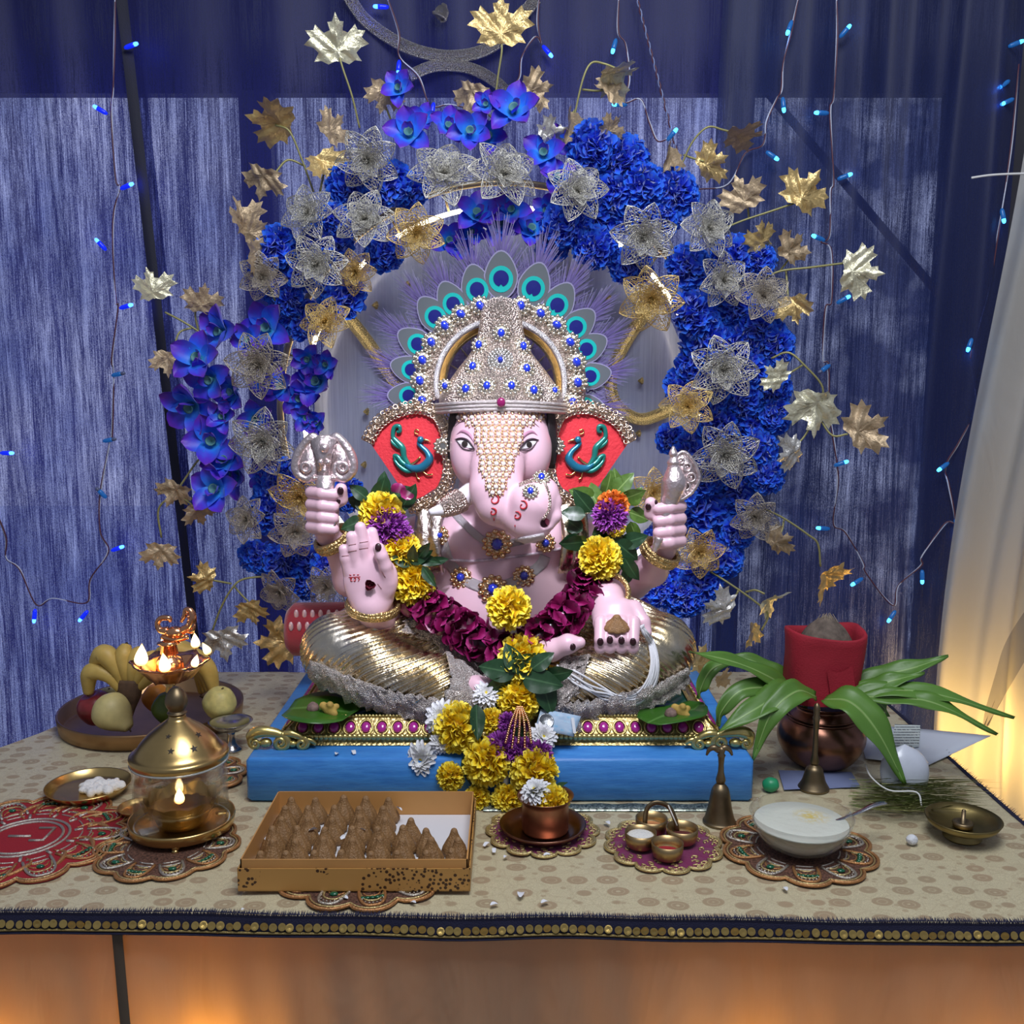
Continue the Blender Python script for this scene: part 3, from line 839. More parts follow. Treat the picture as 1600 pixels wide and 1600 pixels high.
t.set(color=t.ramp(hs.outputs[0], [(0.0, (0.46, 0.40, 0.38)), (0.5, (0.80, 0.70, 0.64)), (0.9, (0.98, 0.94, 0.9))], ), metal=0.4, rough=t.ramp(hs.outputs[1], [(0, 0.15), (1, 0.5)]))
t.bump(t.math('ADD', hs.outputs[2], t.math('SUBTRACT', 1.0, vd)), 0.9, 0.006); m_seq = t.m
def strip(name, bvh, A, B, n, m, off, fallY, mt, parent=idol, **kw):
    o = MB().grid(drape(bvh, A, B, n, m, off, fallY, **kw)).build(name, mt, parent)
    so = o.modifiers.new('thick', 'SOLIDIFY'); so.thickness = 0.003; so.offset = 1.0
    return o
# trims of glittering sequins: hem of each leg, and the apron folds in the middle
strip('sequin_hem', LB, [(486, 1030), (540, 1052), (610, 1078), (680, 1092), (745, 1098)], [(484, 1060), (540, 1090), (610, 1115), (680, 1132), (742, 1140)], 40, 6, 0.006, 1.90, m_seq, wave=0.003, wf=9)
strip('sequin_hem', LB, [(1072, 1040), (1030, 1064), (970, 1082), (900, 1096), (845, 1104)], [(1078, 1066), (1040, 1094), (985, 1118), (930, 1140), (850, 1148)], 40, 6, 0.006, 1.89, m_seq, wave=0.003, wf=9)
strip('sequin_fold', LB, [(625, 968), (660, 985), (692, 1018), (705, 1060), (690, 1100)], [(668, 952), (712, 985), (755, 1030), (768, 1075), (748, 1128)], 30, 8, 0.007, 1.95, m_seq, wave=0.002, wf=5)
strip('sequin_fold', LB, [(880, 1030), (862, 1060), (870, 1110)], [(925, 1022), (915, 1046), (905, 1080)], 24, 6, 0.007, 1.93, m_seq, wave=0.002, wf=4)
strip('dhoti_wrap', LB, [(650, 940), (640, 965), (625, 985)], [(745, 1000), (720, 1010), (690, 1012)], 20, 8, 0.004, 2.0, m_seq)
m_red = mat('red_velvet', (0.32, 0.015, 0.03), 0.8, bump=0.4, bs=150, sheen=0.4)
# red bolster with pale leaf embroidery behind the left knee
bol = MB(); c = at(512, 985, 2.16)
bol.lathe([(0, -0.16), (0.045, -0.155), (0.060, -0.14), (0.062, 0), (0.060, 0.14), (0.045, 0.155), (0, 0.16)], 24, c + Vector((0.06, 0.03, -0.005)), Matrix.Rotation(R(90), 3, 'Y') @ Matrix.Identity(3))
bo = bol.build('bolster', m_red, idol)
em = MB()
for i in range(9):
    for j in range(2):
        a = R(200 + j * 26); x = c.x - 0.075 + 0.018 * i + j * 0.009
        p = Vector((x, c.y + 0.03 - 0.063 * math.cos(a - R(180)), c.z - 0.005 - 0.063 * math.sin(a - R(180)) * -1))
        em.sphere(p, (0.0055, 0.003, 0.011), 8, 5)
em.build('embroidery', mat('pale_pink_thread', (0.72, 0.50, 0.52), 0.4, 0.3), bo)

# ---- base
gx0, gx1 = -0.452, 0.408; gy0, gy1 = 1.835, 2.30; gz = 0.087
m_baseg = gold_mat('antique_gold', (0.62, 0.47, 0.20), 0.38, 150, 0.4, 0.003)
base = MB()
prof = [(0.000, 0.000), (0.006, 0.006), (0.002, 0.014), (0.008, 0.020), (0.022, 0.034), (0.030, 0.042), (0.034, 0.046), (0.040, 0.046), (0.044, 0.040)]
rows = []
for (ins, h) in prof:
    rows.append([(gx0 + ins, gy0 + ins, gz + h), (gx1 - ins, gy0 + ins, gz + h), (gx1 - ins, gy1 - ins, gz + h), (gx0 + ins, gy1 - ins, gz + h)])
base.grid(rows, closed=True); base.build('base_frame', m_baseg, idol, smooth=False)
cu = MB(); cu.box(((gx0+gx1)/2, (gy0+gy1)/2, gz + 0.022), (gx1-gx0-0.084, gy1-gy0-0.084, 0.036), bev=0.006)
t = NT('green_pleated_cloth'); w = t.new('ShaderNodeTexWave'); w.inputs['Scale'].default_value = 18; w.inputs['Distortion'].default_value = 2
t.link(t.coord(rot=(0, 0, 0.6)), w.inputs[0]); t.set(color=(0.02, 0.24, 0.13), rough=0.45); t.bump(w.outputs[1], 0.5, 0.004)
cu.build('cushion', t.m, idol, smooth=False)
def rope_(pts, r, n, name, mt):
    m = MB(); P = [Vector(p) for p in pts]
    for i in range(n):
        p = P[0].lerp(P[-1], (i + 0.5) / n); d = (P[-1] - P[0]).normalized()
        Mx = d.to_track_quat('X', 'Z').to_matrix() @ Matrix.Rotation(0.5, 3, 'Y')
        m.sphere(p, (r * 1.3, r * 0.9, r * 1.1), 6, 4, Mx)
    return stuff(m.build(name, mt, idol))
m_ygold = mat('yellow_gold', (0.66, 0.54, 0.20), 0.32, 0.9, bump=0.15, bs=200)
rope_([(gx0 + .004, gy0 + 0.002, gz + 0.016), (gx1 - .004, gy0 + 0.002, gz + 0.016)], 0.006, 92, 'rope_moulding', m_ygold)
rope_([(gx0 + .03, gy0 + 0.033, gz + 0.047), (gx1 - .03, gy0 + 0.033, gz + 0.047)], 0.0036, 120, 'bead_row', m_ygold)
rope_([(gx0 + .005, gy0 + .005, gz + 0.018), (gx0 + .005, gy1 - .005, gz + 0.018)], 0.006, 50, 'rope_moulding', m_ygold)
rope_([(gx1 - .005, gy0 + .005, gz + 0.018), (gx1 - .005, gy1 - .005, gz + 0.018)], 0.006, 50, 'rope_moulding', m_ygold)
m_pink = mat('magenta_gem', (0.42, 0.02, 0.28), 0.15, coat=0.8)
gm = MB(); gm.sphere((0, 0, 0), (0.0095, 0.0115, 0.005), 10, 6); gem_me = gm.data('pink_gem', m_pink)
gb = MB(); gb.tube([(0.0125 * math.cos(a) * (1 - 0.12 * math.sin(a)), 0.0145 * math.sin(a), 0) for a in np.linspace(0, 2 * PI, 17)[:-1]], 0.0022, 5, closed=True)
gb_me = gb.data('gem_setting', m_ygold)
for i in range(26):
    x = gx0 + 0.045 + (gx1 - gx0 - 0.09) * i / 25
    M = face_rot((0, -1, 0.9)); p = (x, gy0 + 0.015, gz + 0.031)
    g_ = piece('pink_gem', gem_me, idol, p, M); s_ = piece('gem_setting', gb_me, g_, (0, 0, -0.001), world=False)
for side, xx in ((-1, gx0 + 0.013), (1, gx1 - 0.013)):
    for i in range(13):
        y = gy0 + 0.05 + (gy1 - gy0 - 0.12) * i / 12
        M = face_rot((side, 0, 0.9)); p = (xx, y, gz + 0.030)
        g_ = piece('pink_gem', gem_me, idol, p, M); piece('gem_setting', gb_me, g_, (0, 0, -0.001), world=False)
# scroll feet at the front corners
def scroll(pts, r, mb): mb.tube(cr(pts, 6), crs(r, 6), 8)
for side, cx in ((-1, gx0), (1, gx1)):
    m = MB(); s = -side
    o = Vector((cx, gy0 - 0.014, gz + 0.016))
    def L(dx, dz, dy=0): return o + Vector((s * dx, dy, dz))
    def volute(x, z, r, turns, a0, th, sg=1):
        n = int(turns * 14); pts = []; rr = []
        for q in range(n + 1):
            u = q / n; a = a0 + sg * turns * 2 * PI * u; k = r * (1 - 0.82 * u); pts.append(L(x + k * math.cos(a), z + k * math.sin(a), -0.006 * u)); rr.append(th * (1 - 0.55 * u))
        m.tube(pts, rr, 8)
    scroll([L(-0.050, -0.004), L(-0.046, 0.010), L(-0.028, 0.017), L(-0.004, 0.015), L(0.012, 0.010)], [.006, .011, .012, .010, .008], m)
    volute(0.010, -0.004, 0.016, 1.6, R(100), 0.0075, -1)
    scroll([L(0.016, 0.012), L(0.030, 0.013), L(0.044, 0.008), L(0.052, 0.002)], [.007, .008, .007, .006], m)
    volute(0.050, -0.006, 0.012, 1.5, R(80), 0.0060, -1)
    volute(-0.040, -0.005, 0.012, 1.4, R(80), 0.0060, 1)
    scroll([L(0.056, 0.002), L(0.068, -0.001), L(0.076, -0.008)], [.005, .005, .003], m)
    m.sphere(L(-0.020, -0.005), (0.013, 0.010, 0.009), 10, 6); m.sphere(L(0.032, -0.007), (0.009, 0.008, 0.007), 10, 6)
    m.build('scroll_foot', m_ygold, idol)

# ---- ears: red fans with gold ring borders and peacock reliefs
m_ear = mat('red_velvet_ear', (0.78, 0.040, 0.055), 0.65, bump=0.5, bs=180, bd=0.003)
m_teal = mat('teal_enamel', (0.015, 0.22, 0.18), 0.28, 0.3, coat=0.5); m_blue = mat('blue_enamel', (0.02, 0.20, 0.34), 0.25, 0.4, coat=0.5)
earL = [(577, 690), (596, 664), (620, 649), (650, 643), (676, 652), (688, 672), (694, 705), (694, 738), (682, 762), (662, 775), (640, 783), (610, 738)]
ring_t = MB(); ring_t.tube([(math.cos(a), math.sin(a), 0) for a in np.linspace(0, 2 * PI, 9)[:-1]], 0.38, 5, closed=True)
def mir(pts, side): return [(x if side < 0 else 1560 - x, y) for x, y in pts]
def earY(px, side):
    d = abs((px if side < 0 else 1560 - px) - 700); return 2.035 + 0.00030 * d
rosette_later = []
for side in (-1, 1):
    pts = mir(earL, side)
    front = [at(x, y, earY(x, side)) for x, y in pts]; n = len(front)
    m = MB(); cx = sum(p[0] for p in pts) / n; cy = sum(p[1] for p in pts) / n
    vs = [at(cx, cy, earY(cx, side) - 0.002)] + front + [p + Vector((0, 0.022, 0)) for p in front]
    fs = []
    for k in range(n):
        k2 = (k + 1) % n
        fs.append((0, 1 + k, 1 + k2)); fs.append((1 + k, 1 + n + k, 1 + n + k2, 1 + k2))
    fs.append(tuple(range(2 * n, n, -1)))
    m.add(vs, fs); ear = m.build('ear', m_ear, idol, smooth=False)
    # chain border
    tm = MB(); path = mir([(572, 694), (590, 662), (616, 644), (650, 636), (683, 646), (697, 672), (702, 706), (702, 742), (690, 770), (664, 787), (638, 793)], side)
    wp = cr([at(x, y, earY(x, side) - 0.006) for x, y in path], 14)
    acc = 0; last = wp[0]
    for i in range(1, len(wp)):
        if (wp[i] - last).length < 0.0078: continue
        last = wp[i]; d = (wp[i] - wp[i-1]).normalized(); nn = Vector((0, -1, 0)); b = d.cross(nn)
        for w in (-1.2, -0.4, 0.4, 1.2):
            p = wp[i] + b * w * 0.0078 + Vector((0, -0.003 + 0.0012 * abs(w) * abs(w), 0))
            M = face_rot((random.uniform(-.5, .5), -1, random.uniform(-.5, .5)))
            tm.merge(ring_t, Matrix.Translation(p) @ M.to_4x4() @ Matrix.Diagonal((0.0050, 0.0050, 0.0050, 1)))
    stuff(tm.build('ring_border', mat('champagne_metal', (0.72, 0.58, 0.45), 0.3, 1.0), idol))
    # peacock relief
    def EP(x, y, o=0.006): x2 = x if side < 0 else 1560 - x; return at(x2, y, earY(x2, side) - o)
    pk = MB()
    pk.tube(cr([EP(658, 686), EP(655, 694), EP(667, 706), EP(671, 718), EP(660, 730), EP(645, 732), EP(632, 724)], 6), crs([.006, .005, .006, .009, .0095, .008, .005], 6), 8)
    pk.sphere(EP(657, 687, 0.008), 0.0075, 10, 6)
    body_p = pk.build('peacock_relief', m_blue, ear)
    tl = MB()
    tl.tube(cr([EP(640, 728), EP(632, 715), EP(629, 700), EP(620, 690), EP(614, 682), EP(616, 668), EP(624, 666), EP(625, 674), EP(620, 675)], 6), crs([.005, .006, .007, .006, .005, .005, .0045, .004, .003], 6), 8)
    tl.tube(cr([EP(640, 730), EP(628, 722), EP(622, 714), EP(616, 712), EP(618, 720)], 6), crs([.005, .006, .005, .004, .003], 6), 8)
    tl.tube(cr([EP(650, 735), EP(636, 736), EP(624, 728), EP(616, 718)], 6), crs([.003, .0055, .005, .003], 6), 8)
    tl.tube(cr([EP(630, 700), EP(622, 698), EP(614, 692), EP(611, 686)], 6), crs([.004, .005, .004, .002], 6), 8)
    tl.build('tail_relief', m_teal, ear)
    dt = MB()
    dt.tube(cr([EP(663, 687), EP(668, 688), EP(673, 690)], 4), [.003, .002, .0008], 6)
    dt.tube(cr([EP(654, 679), EP(648, 676), EP(650, 671), EP(655, 673)], 5), .0015, 5)
    dt.tube(cr([EP(650, 738), EP(652, 746), EP(656, 749)], 4), .0018, 5); dt.tube(cr([EP(660, 736), EP(668, 742), EP(676, 741)], 4), .0018, 5)
    dt.tube(cr([EP(640, 726), EP(648, 722), EP(657, 714)], 5), .002, 5)
    dt.build('gold_detail', m_gold, ear)
    pr_ = EP(692, 697, 0.016); rosette_later.append((pr_, ear))

# ---- crown
def rosette_mb():
    m = MB()
    m.lathe([(0.0, 0.10), (0.55, 0.12), (0.9, 0.02), (0.9, -0.1), (0, -0.1)], 14)
    for n, rr, r, z in ((8, 0.48, 0.17, 0.20), (11, 0.84, 0.19, 0.08)):
        for i in range(n):
            a = 2 * PI * i / n; m.sphere((rr * math.cos(a), rr * math.sin(a), z), (r * 1.15, r, r), 6, 4)
    return m
m_ros = mat('champagne_silver', (0.84, 0.79, 0.68), 0.24, 1.0)
ros_me = rosette_mb().data('rosette', m_ros)
m_rosg = mat('rosette_gold', (0.83, 0.60, 0.36), 0.25, 1.0); rosg_me = rosette_mb().data('rosette', m_rosg)
gmb = MB(); gmb.lathe([(0.44, 0.10), (0.44, 0.26), (0.34, 0.46), (0.18, 0.54), (0, 0.55)], 9, M=Matrix.Diagonal((0.85, 1.15, 1)))
gemb_me = gmb.data('gem', m_gem)
def rosette(p, nrm, r, gold=False, parent=idol, roll=0.0):
    o = piece('rosette', rosg_me if gold else ros_me, parent, p, face_rot(nrm, roll), r)
    piece('gem', gemb_me, o, (0, 0, 0), world=False); return o
for pr_, ear_ in rosette_later: piece('ear_rosette', ros_me, ear_, pr_, face_rot((0, -1, 0)), 15 * sc(pr_))
AC = at(782, 600, 2.085); s_ = sc(AC)
rows = []
for i in range(61):
    a = R(-14 + 208 * i / 60); ca, sa = math.cos(a), math.sin(a); row = []
    for (rr, dy) in ((96, 0.004), (96, -0.004), (102, -0.008), (116, -0.012), (130, -0.008), (134, 0.0), (130, 0.010), (100, 0.010), (96, 0.004)):
        row.append(AC + Vector((rr * s_ * ca * (1.0 if True else 1), dy, rr * s_ * sa * 0.98)))
    rows.append(row)
arch = MB().grid(rows).build('crown_arch', m_bead, idol)
rim = MB(); rim.tube([AC + Vector((100 * s_ * math.cos(R(a)), -0.010, 98 * s_ * math.sin(R(a)))) for a in range(-14, 195, 4)], 0.0062, 8)
rim.build('silver_rim', mat('crystal_mesh', (0.75, 0.75, 0.78), 0.2, 0.9, bump=1.0, bs=900), arch)
lin = MB(); rows = []
for i in range(41):
    a = R(-10 + 200 * i / 40)
    rows.append([AC + Vector((rr * s_ * math.cos(a), dy, rr * s_ * 0.98 * math.sin(a))) for rr, dy in ((95, -0.006), (88, 0.0), (84, 0.012), (95, 0.014))])
lin.grid(rows).build('gold_lining', m_gold, arch)
DC = at(783, 640, 2.055); s_d = sc(DC)
prof = [(92, 640), (97, 622), (84, 600), (66, 575), (48, 552), (38, 530), (33, 505), (29, 482), (19, 468), (0, 462)]
prof = [(a * s_d, at(783, b, 2.055).z) for a, b in prof]
pr2 = [(p.x, p.z) for p in cr([(a, 0, b) for a, b in prof], 5)]
dome = MB(); dome.lathe([(max(a, 0), b) for a, b in pr2], 48, (DC.x, DC.y, 0), Matrix.Diagonal((1, 0.85, 1)))
dv = dome.build('crown_dome', m_bead, idol)
DB = bvh_of(dome.v, dome.f)
AB = BVHTree.FromPolygons([tuple(p) for r in [[Vector(v) for v in q] for q in rows] for p in r], [(0, 1, 2)])
for (x, y) in ((750, 478), (720, 491), (695, 509), (674, 535), (660, 563), (656, 595), (660, 626), (814, 478), (845, 490), (870, 508), (891, 535), (901, 566), (903, 598), (895, 629)):
    p = at(x, y, 2.072); rosette(p, (0, -1, 0.05), 16.5 * sc(p), parent=arch, roll=random.random())
for (x, y, r) in ((783, 521, 13), (750, 540, 13), (816, 542, 13), (740, 574, 13), (822, 577, 13), (695, 603, 10), (729, 609, 14), (761, 604, 13), (799, 604, 13), (833, 611, 14), (865, 611, 10)):
    p, n_ = hit(DB, x, y, 0.001, 1.99); rosette(p, (n_ + Vector((0, -0.6, 0))), r * 1.15 * sc(p), parent=dv, roll=0)
p, n_ = hit(DB, 782, 564, 0.001, 2.0)
big = MB()
for n, rr, r, z in ((10, 0.38, 0.12, 0.22), (16, 0.62, 0.13, 0.14), (22, 0.86, 0.13, 0.05)):
    for i in range(n): a = 2 * PI * i / n; big.sphere((rr * math.cos(a), rr * math.sin(a), z), r, 6, 4)
big.lathe([(0, 0.1), (0.9, 0.02), (0.9, -0.08), (0, -0.08)], 20)
o = piece('brooch', big.data('brooch', m_silver), dv, p, face_rot(n_ + Vector((0, -0.6, 0))), 22 * sc(p)); piece('gem', gemb_me, o, (0, 0, 0), scale=(0.55, 0.45, 0.8), world=False)
bd = MB()
for k, (yy, r) in enumerate(((0, .0045), (1, .0045), (2, .0045))):
    pts = []
    for i in range(33):
        a = R(180 + 180 * i / 32); pts.append(Vector((DC.x + 0.134 * math.cos(a), DC.y + 0.002 + 0.118 * math.sin(a), at(783, 640, 1.94).z + 0.001 + 0.007 * yy - 0.010 * (math.cos(a))**2)))
    bd.tube(pts, r, 6)
bnd = bd.build('crown_band', mat('crystal_band', (0.66, 0.60, 0.58), 0.3, 0.8, bump=1.0, bs=700), idol)
p = at(783, 629, 1.925); g_ = MB(); g_.sphere(p, (0.009, 0.006, 0.010), 10, 6); g_.build('ruby', mat('ruby', (0.25, 0.01, 0.10), 0.1, coat=1.0), bnd)
# hair at the temples
m_hair = mat('black_hair', (0.02, 0.018, 0.02), 0.5, bump=0.5, bs=300)
for side in (-1, 1):
    hr = MB(); rows = []
    for i in range(9):
        x = 783 + side * (80 - 1.2 * i)
        rows.append(cr([at(x, 640, 2.02 - 0.003 * i - 0.002 * (i % 2)), at(783 + side * (84 - i * 1.4), 690, 2.02 - 0.003 * i - 0.002 * (i % 2)), at(783 + side * (82 - i), 730, 2.03)], 5))
    hr.grid(rows); o = hr.build('hair', m_hair, idol); so = o.modifiers.new('t', 'SOLIDIFY'); so.thickness = 0.006

# ---- face details
m_eye = mat('eye_white', (0.78, 0.74, 0.74), 0.2); m_iris = mat('eye_iris', (0.03, 0.022, 0.02), 0.15)
m_line = mat('eye_liner', (0.035, 0.02, 0.03), 0.5); m_lid = mat('eyelid_shadow', (0.42, 0.20, 0.30), 0.5)
def surf_tube(mb, pts, r, bvh=BB, off=0.0006, n=6, fallY=2.0, flat=1.0, seg=6):
    P = cr([Vector((x, y, 0)) for x, y in pts], n); W = []
    for p in P:
        q, nn = hit(bvh, p.x, p.y, off)
        if q is not None: W.append(q)
    if len(W) > 1: mb.tube(W, crs(r, n)[:len(W)] if isinstance(r, list) else r, seg, flat=flat)
def surf_patch(mb, pts, bvh=BB, off=0.0006, rings=3):
    cx = sum(p[0] for p in pts) / len(pts); cy = sum(p[1] for p in pts) / len(pts)
    rows = []
    for j in range(rings + 1):
        f = 1 - j / rings * 0.97; row = []
        for x, y in pts:
            q, nn = hit(bvh, cx + (x - cx) * f, cy + (y - cy) * f, off + 0.0004 * j, 2.0); row.append(q)
        rows.append(row)
    mb.grid(rows, closed=True)
for side, ex, ey in ((-1, 727, 692), (1, 826, 693)):
    s = -side      # towards nose
    e = MB()
    eye_pts = [(ex - s * 12, ey - 3), (ex - s * 6, ey - 4), (ex + s * 2, ey - 3), (ex + s * 8, ey + 2), (ex + s * 13, ey + 8), (ex + s * 5, ey + 8), (ex - s * 3, ey + 6), (ex - s * 9, ey + 1)]
    surf_patch(e, eye_pts, off=0.0012); eo = e.build('eye', m_eye, idol)
    i_ = MB(); surf_patch(i_, [(ex + 4.8 * math.cos(a), ey + 1.8 + 4.8 * math.sin(a)) for a in np.linspace(0, 2 * PI, 13)[:-1]], off=0.0024); i_.build('iris', m_iris, eo)
    l_ = MB(); surf_tube(l_, [(ex - s * 15, ey - 5), (ex - s * 6, ey - 6.5), (ex + s * 3, ey - 4.5), (ex + s * 9, ey + 1), (ex + s * 16, ey + 10)], [.0008, .0022, .0022, .0020, .0008], off=0.0020)
    surf_tube(l_, [(ex - s * 13, ey - 4), (ex - s * 4, ey + 8), (ex + s * 6, ey + 11), (ex + s * 15, ey + 10)], [.0006, .001, .001, .0006], off=0.0018)
    l_.build('eye_liner', m_line, eo)
    d_ = MB(); surf_tube(d_, [(ex - s * 15, ey - 12), (ex - s * 5, ey - 18), (ex + s * 6, ey - 13), (ex + s * 14, ey)], [.001, .0035, .0035, .001], off=-0.001); d_.build('eyelid', m_lid, eo)
    b_ = MB(); surf_tube(b_, [(ex - s * 17, ey - 25), (ex - s * 6, ey - 33), (ex + s * 6, ey - 33), (ex + s * 16, ey - 25)], [.0008, .002, .0022, .0008], off=-0.0006); b_.build('eyebrow', mat('brow_brown', (0.12, 0.06, 0.07), 0.6), idol)
# red curl marks on the trunk
cm = MB()
def curl(cx, cy, r, s=1, tail=True):
    pts = [(cx + s * r * (1 - 0.72 * q) * math.cos(-1.9 + q * 6.2), cy + r * (1 - 0.72 * q) * math.sin(-1.9 + q * 6.2)) for q in np.linspace(0, 1, 9)]
    surf_tube(cm, pts, [.0006, .0016, .0018, .0017, .0016, .0014, .0012, .001, .0008], FB, 0.0008)
curl(772, 781, 9); curl(770, 800, 6.5); curl(817, 790, 8); curl(808, 806, 7)
surf_tube(cm, [(772, 809), (772, 813)], .0011, FB, 0.0008); surf_tube(cm, [(805, 820), (805, 823)], .0011, FB, 0.0008)
cm.build('painted_curls', m_redp, idol)
pk = MB(); p, nn = hit(BB, 862, 817, 0.0); 
pk.sphere(at(860, 812, 1.834), (0.011, 0.006, 0.013), 10, 6); pk.build('trunk_tip', mat('pink_tip', (0.72, 0.16, 0.28), 0.4), idol)
# pearls over the brow
outl = [(644, 708, 850), (652, 714, 846), (660, 726, 836), (668, 744, 815), (700, 749, 809), (715, 750, 803), (735, 754, 796), (750, 759, 791), (762, 764, 786), (772, 770, 780)]
pm = MB(); gmn = MB(); y = 644.0; row = 0
while y < 772:
    for (y0, a0, b0), (y1, a1, b1) in zip(outl[:-1], outl[1:]):
        if y0 <= y <= y1:
            f = (y - y0) / (y1 - y0); xa = a0 + (a1-a0) * f; xb = b0 + (b1-b0) * f
    n = max(1, int((xb - xa) / 10.5))
    for i in range(n + 1):
        x = 783 + (i - n / 2) * 10.5 - (4.6 if row % 2 else 0) * 0 - (783 - (xa + xb) / 2)
        q, nn = hit(BB, x, y, 0.002)
        if q is None: continue
        pm.sphere(q, 0.0047, 8, 5)
        for k in range(6):
            a = k * PI / 3 + 0.4; q2, n2 = hit(BB, x + 5.6 * math.cos(a), y + 5.2 * math.sin(a), 0.0015)
            if q2 is not None: gmn.sphere(q2, 0.0026, 5, 3)
    y += 9.0; row += 1
stuff(pm.build('pearl_drape', m_pearl, idol)); stuff(gmn.build('gold_bead_net', m_rosg, idol))
# tusk with its beaded cuff
def PRV(px, py, Y): return at(px, py, Y)
tk = MB(); tk.tube(cr([PRV(738, 768, 1.94), PRV(718, 782, 1.92), PRV(694, 795, 1.90), PRV(671, 801, 1.885)], 6), crs([.020, .019, .014, .006], 6), 14); tko = tk.build('tusk', mat('ivory', (0.74, 0.72, 0.74), 0.3), idol)
tc = MB(); tc.tube(cr([PRV(720, 781, 1.922), PRV(706, 789, 1.91), PRV(688, 797, 1.897)], 6), crs([.0245, .0225, .0165], 6), 14); tc.build('beaded_cuff', m_bead, tko)
# ornament at the trunk's curl
for (x, y, r, g) in ((846, 748, 14, False), (829, 769, 13, False)):
    p, nn = hit(BB, x, y, 0.002, 1.84); rosette(p, nn + Vector((0, -0.8, 0.2)), r * sc(p))
tb = MB()
for k in range(2): surf_tube(tb, [(812, 757 + 3 * k), (828, 751 + 3 * k), (846, 750 + 3 * k)], .0022, BB, 0.001)
surf_tube(tb, [(852, 757), (858, 775), (857, 795), (848, 812)], .0030, BB, 0.0008)
tb.build('trunk_chain', m_bead, idol)

# ---- necklaces, thread, shawl
m_neck = mat('crystal_strap', (0.70, 0.66, 0.68), 0.3, 0.45, bump=1.0, bs=800, bd=0.003)
def band(name, pts, w, bvh=BB, off=0.003, mt=m_neck, n=8, fallY=2.02):
    """a flat strap following the body along a pixel path, w pixels wide"""
    P = [Vector((x, y, 0)) for x, y in pts]; C = cr(P, n); rows = []
    for i, p in enumerate(C):
        T = (C[min(i+1, len(C)-1)] - C[max(i-1, 0)]).normalized(); Nn = Vector((-T.y, T.x, 0))
        row = []
        for k in (-1, -0.5, 0, 0.5, 1):
            q = p + Nn * (w / 2 * k); h, nn = hit(bvh, q.x, q.y, off * (1.2 - 0.5 * abs(k)))
            row.append(h if h is not None else at(q.x, q.y, fallY))
        rows.append(row)
    o = MB().grid(rows).build(name, mt, idol); so = o.modifiers.new('t', 'SOLIDIFY'); so.thickness = 0.002; return o
band('choker', [(700, 790), (725, 818), (752, 842), (778, 852), (815, 845), (850, 838)], 12)
band('necklace', [(690, 840), (700, 875), (722, 902), (745, 915), (770, 920), (798, 912), (822, 900), (845, 882), (852, 868)], 17)
def medal(x, y, r, gold, bvh=BB):
    p, nn = hit(bvh, x, y, 0.004, 2.0); o = piece('medallion', rosg_me if gold else ros_me, idol, p, face_rot(nn + Vector((0, -1.0, 0.1))), r * sc(p))
    piece('gem', gemb_me, o, (0, 0, 0), scale=(0.95, 0.75, 1), world=False)
for a in ((777, 850, 24, True), (852, 848, 16, True), (722, 904, 18, True), (771, 922, 24, True), (818, 902, 18, True), (690, 837, 16, True)): medal(*a)
# red and white sacred thread across the chest
st = MB(); surf_tube(st, [(700, 874), (750, 876), (800, 870), (850, 862), (905, 850)], .0030, BB, 0.002)
st.build('sacred_thread', mat('pink_white_thread', (0.72, 0.55, 0.62), 0.7, var=0.5, vs=60), idol)
m_shawl = mat('silver_lame', (0.72, 0.62, 0.55), 0.36, 1.0, bump=0.5, bs=60, bd=0.01)
for side in (-1, 1):
    rows = []
    for i in range(15):
        f = i / 14
        row = []
        for k in range(9):
            x = 783 + side * (88 + 8 * math.sin(f * 2) + k * 5.2 - 16 * max(0, f - 0.6) ); y = 775 + 120 * f
            row.append(at(x, y, 2.045 - 0.045 * math.sin(f * 2.2) + 0.0035 * math.sin(k * 1.7 + f * 3) + 0.004 * k * 0.5))
        rows.append(row)
    so = MB().grid(rows).build('shawl', m_shawl if side < 0 else m_lame, idol); q = so.modifiers.new('t', 'SOLIDIFY'); q.thickness = 0.003
# bangles
def bangle(px, py, Y, rx, tilt, w=0.011, lean=0.0):
    c = at(px, py, Y); r = rx * sc(c); m = MB()
    M = Matrix.Rotation(lean, 3, 'Y') @ Matrix.Rotation(tilt, 3, 'X')
    for dz, rr in ((-0.8, w * 0.55), (0.0, w * 0.75), (0.8, w * 0.55)):
        m.tube([c + M @ Vector((r * math.cos(a), r * math.sin(a) * 0.85, dz * w)) for a in np.linspace(0, 2 * PI, 33)[:-1]], rr, 8, closed=True)
    m.build('bangle', m_goldb, idol)
bangle(522, 843, 2.035, 29, R(25), 0.010, R(-28)); bangle(1031, 864, 2.035, 29, R(25), 0.010, R(28))
bangle(583, 946, 1.965, 40, R(20), 0.008, R(5)); bangle(944, 928, 1.960, 38, R(60), 0.008, R(-12))
rg = MB(); rg.tube([at(517, 818, 1.985) + Vector((0.009 * math.cos(a), 0, 0.007 * math.sin(a))) for a in np.linspace(0, 2 * PI, 13)[:-1]], .0025, 6, closed=True); rg.build('finger_ring', m_silver, idol)
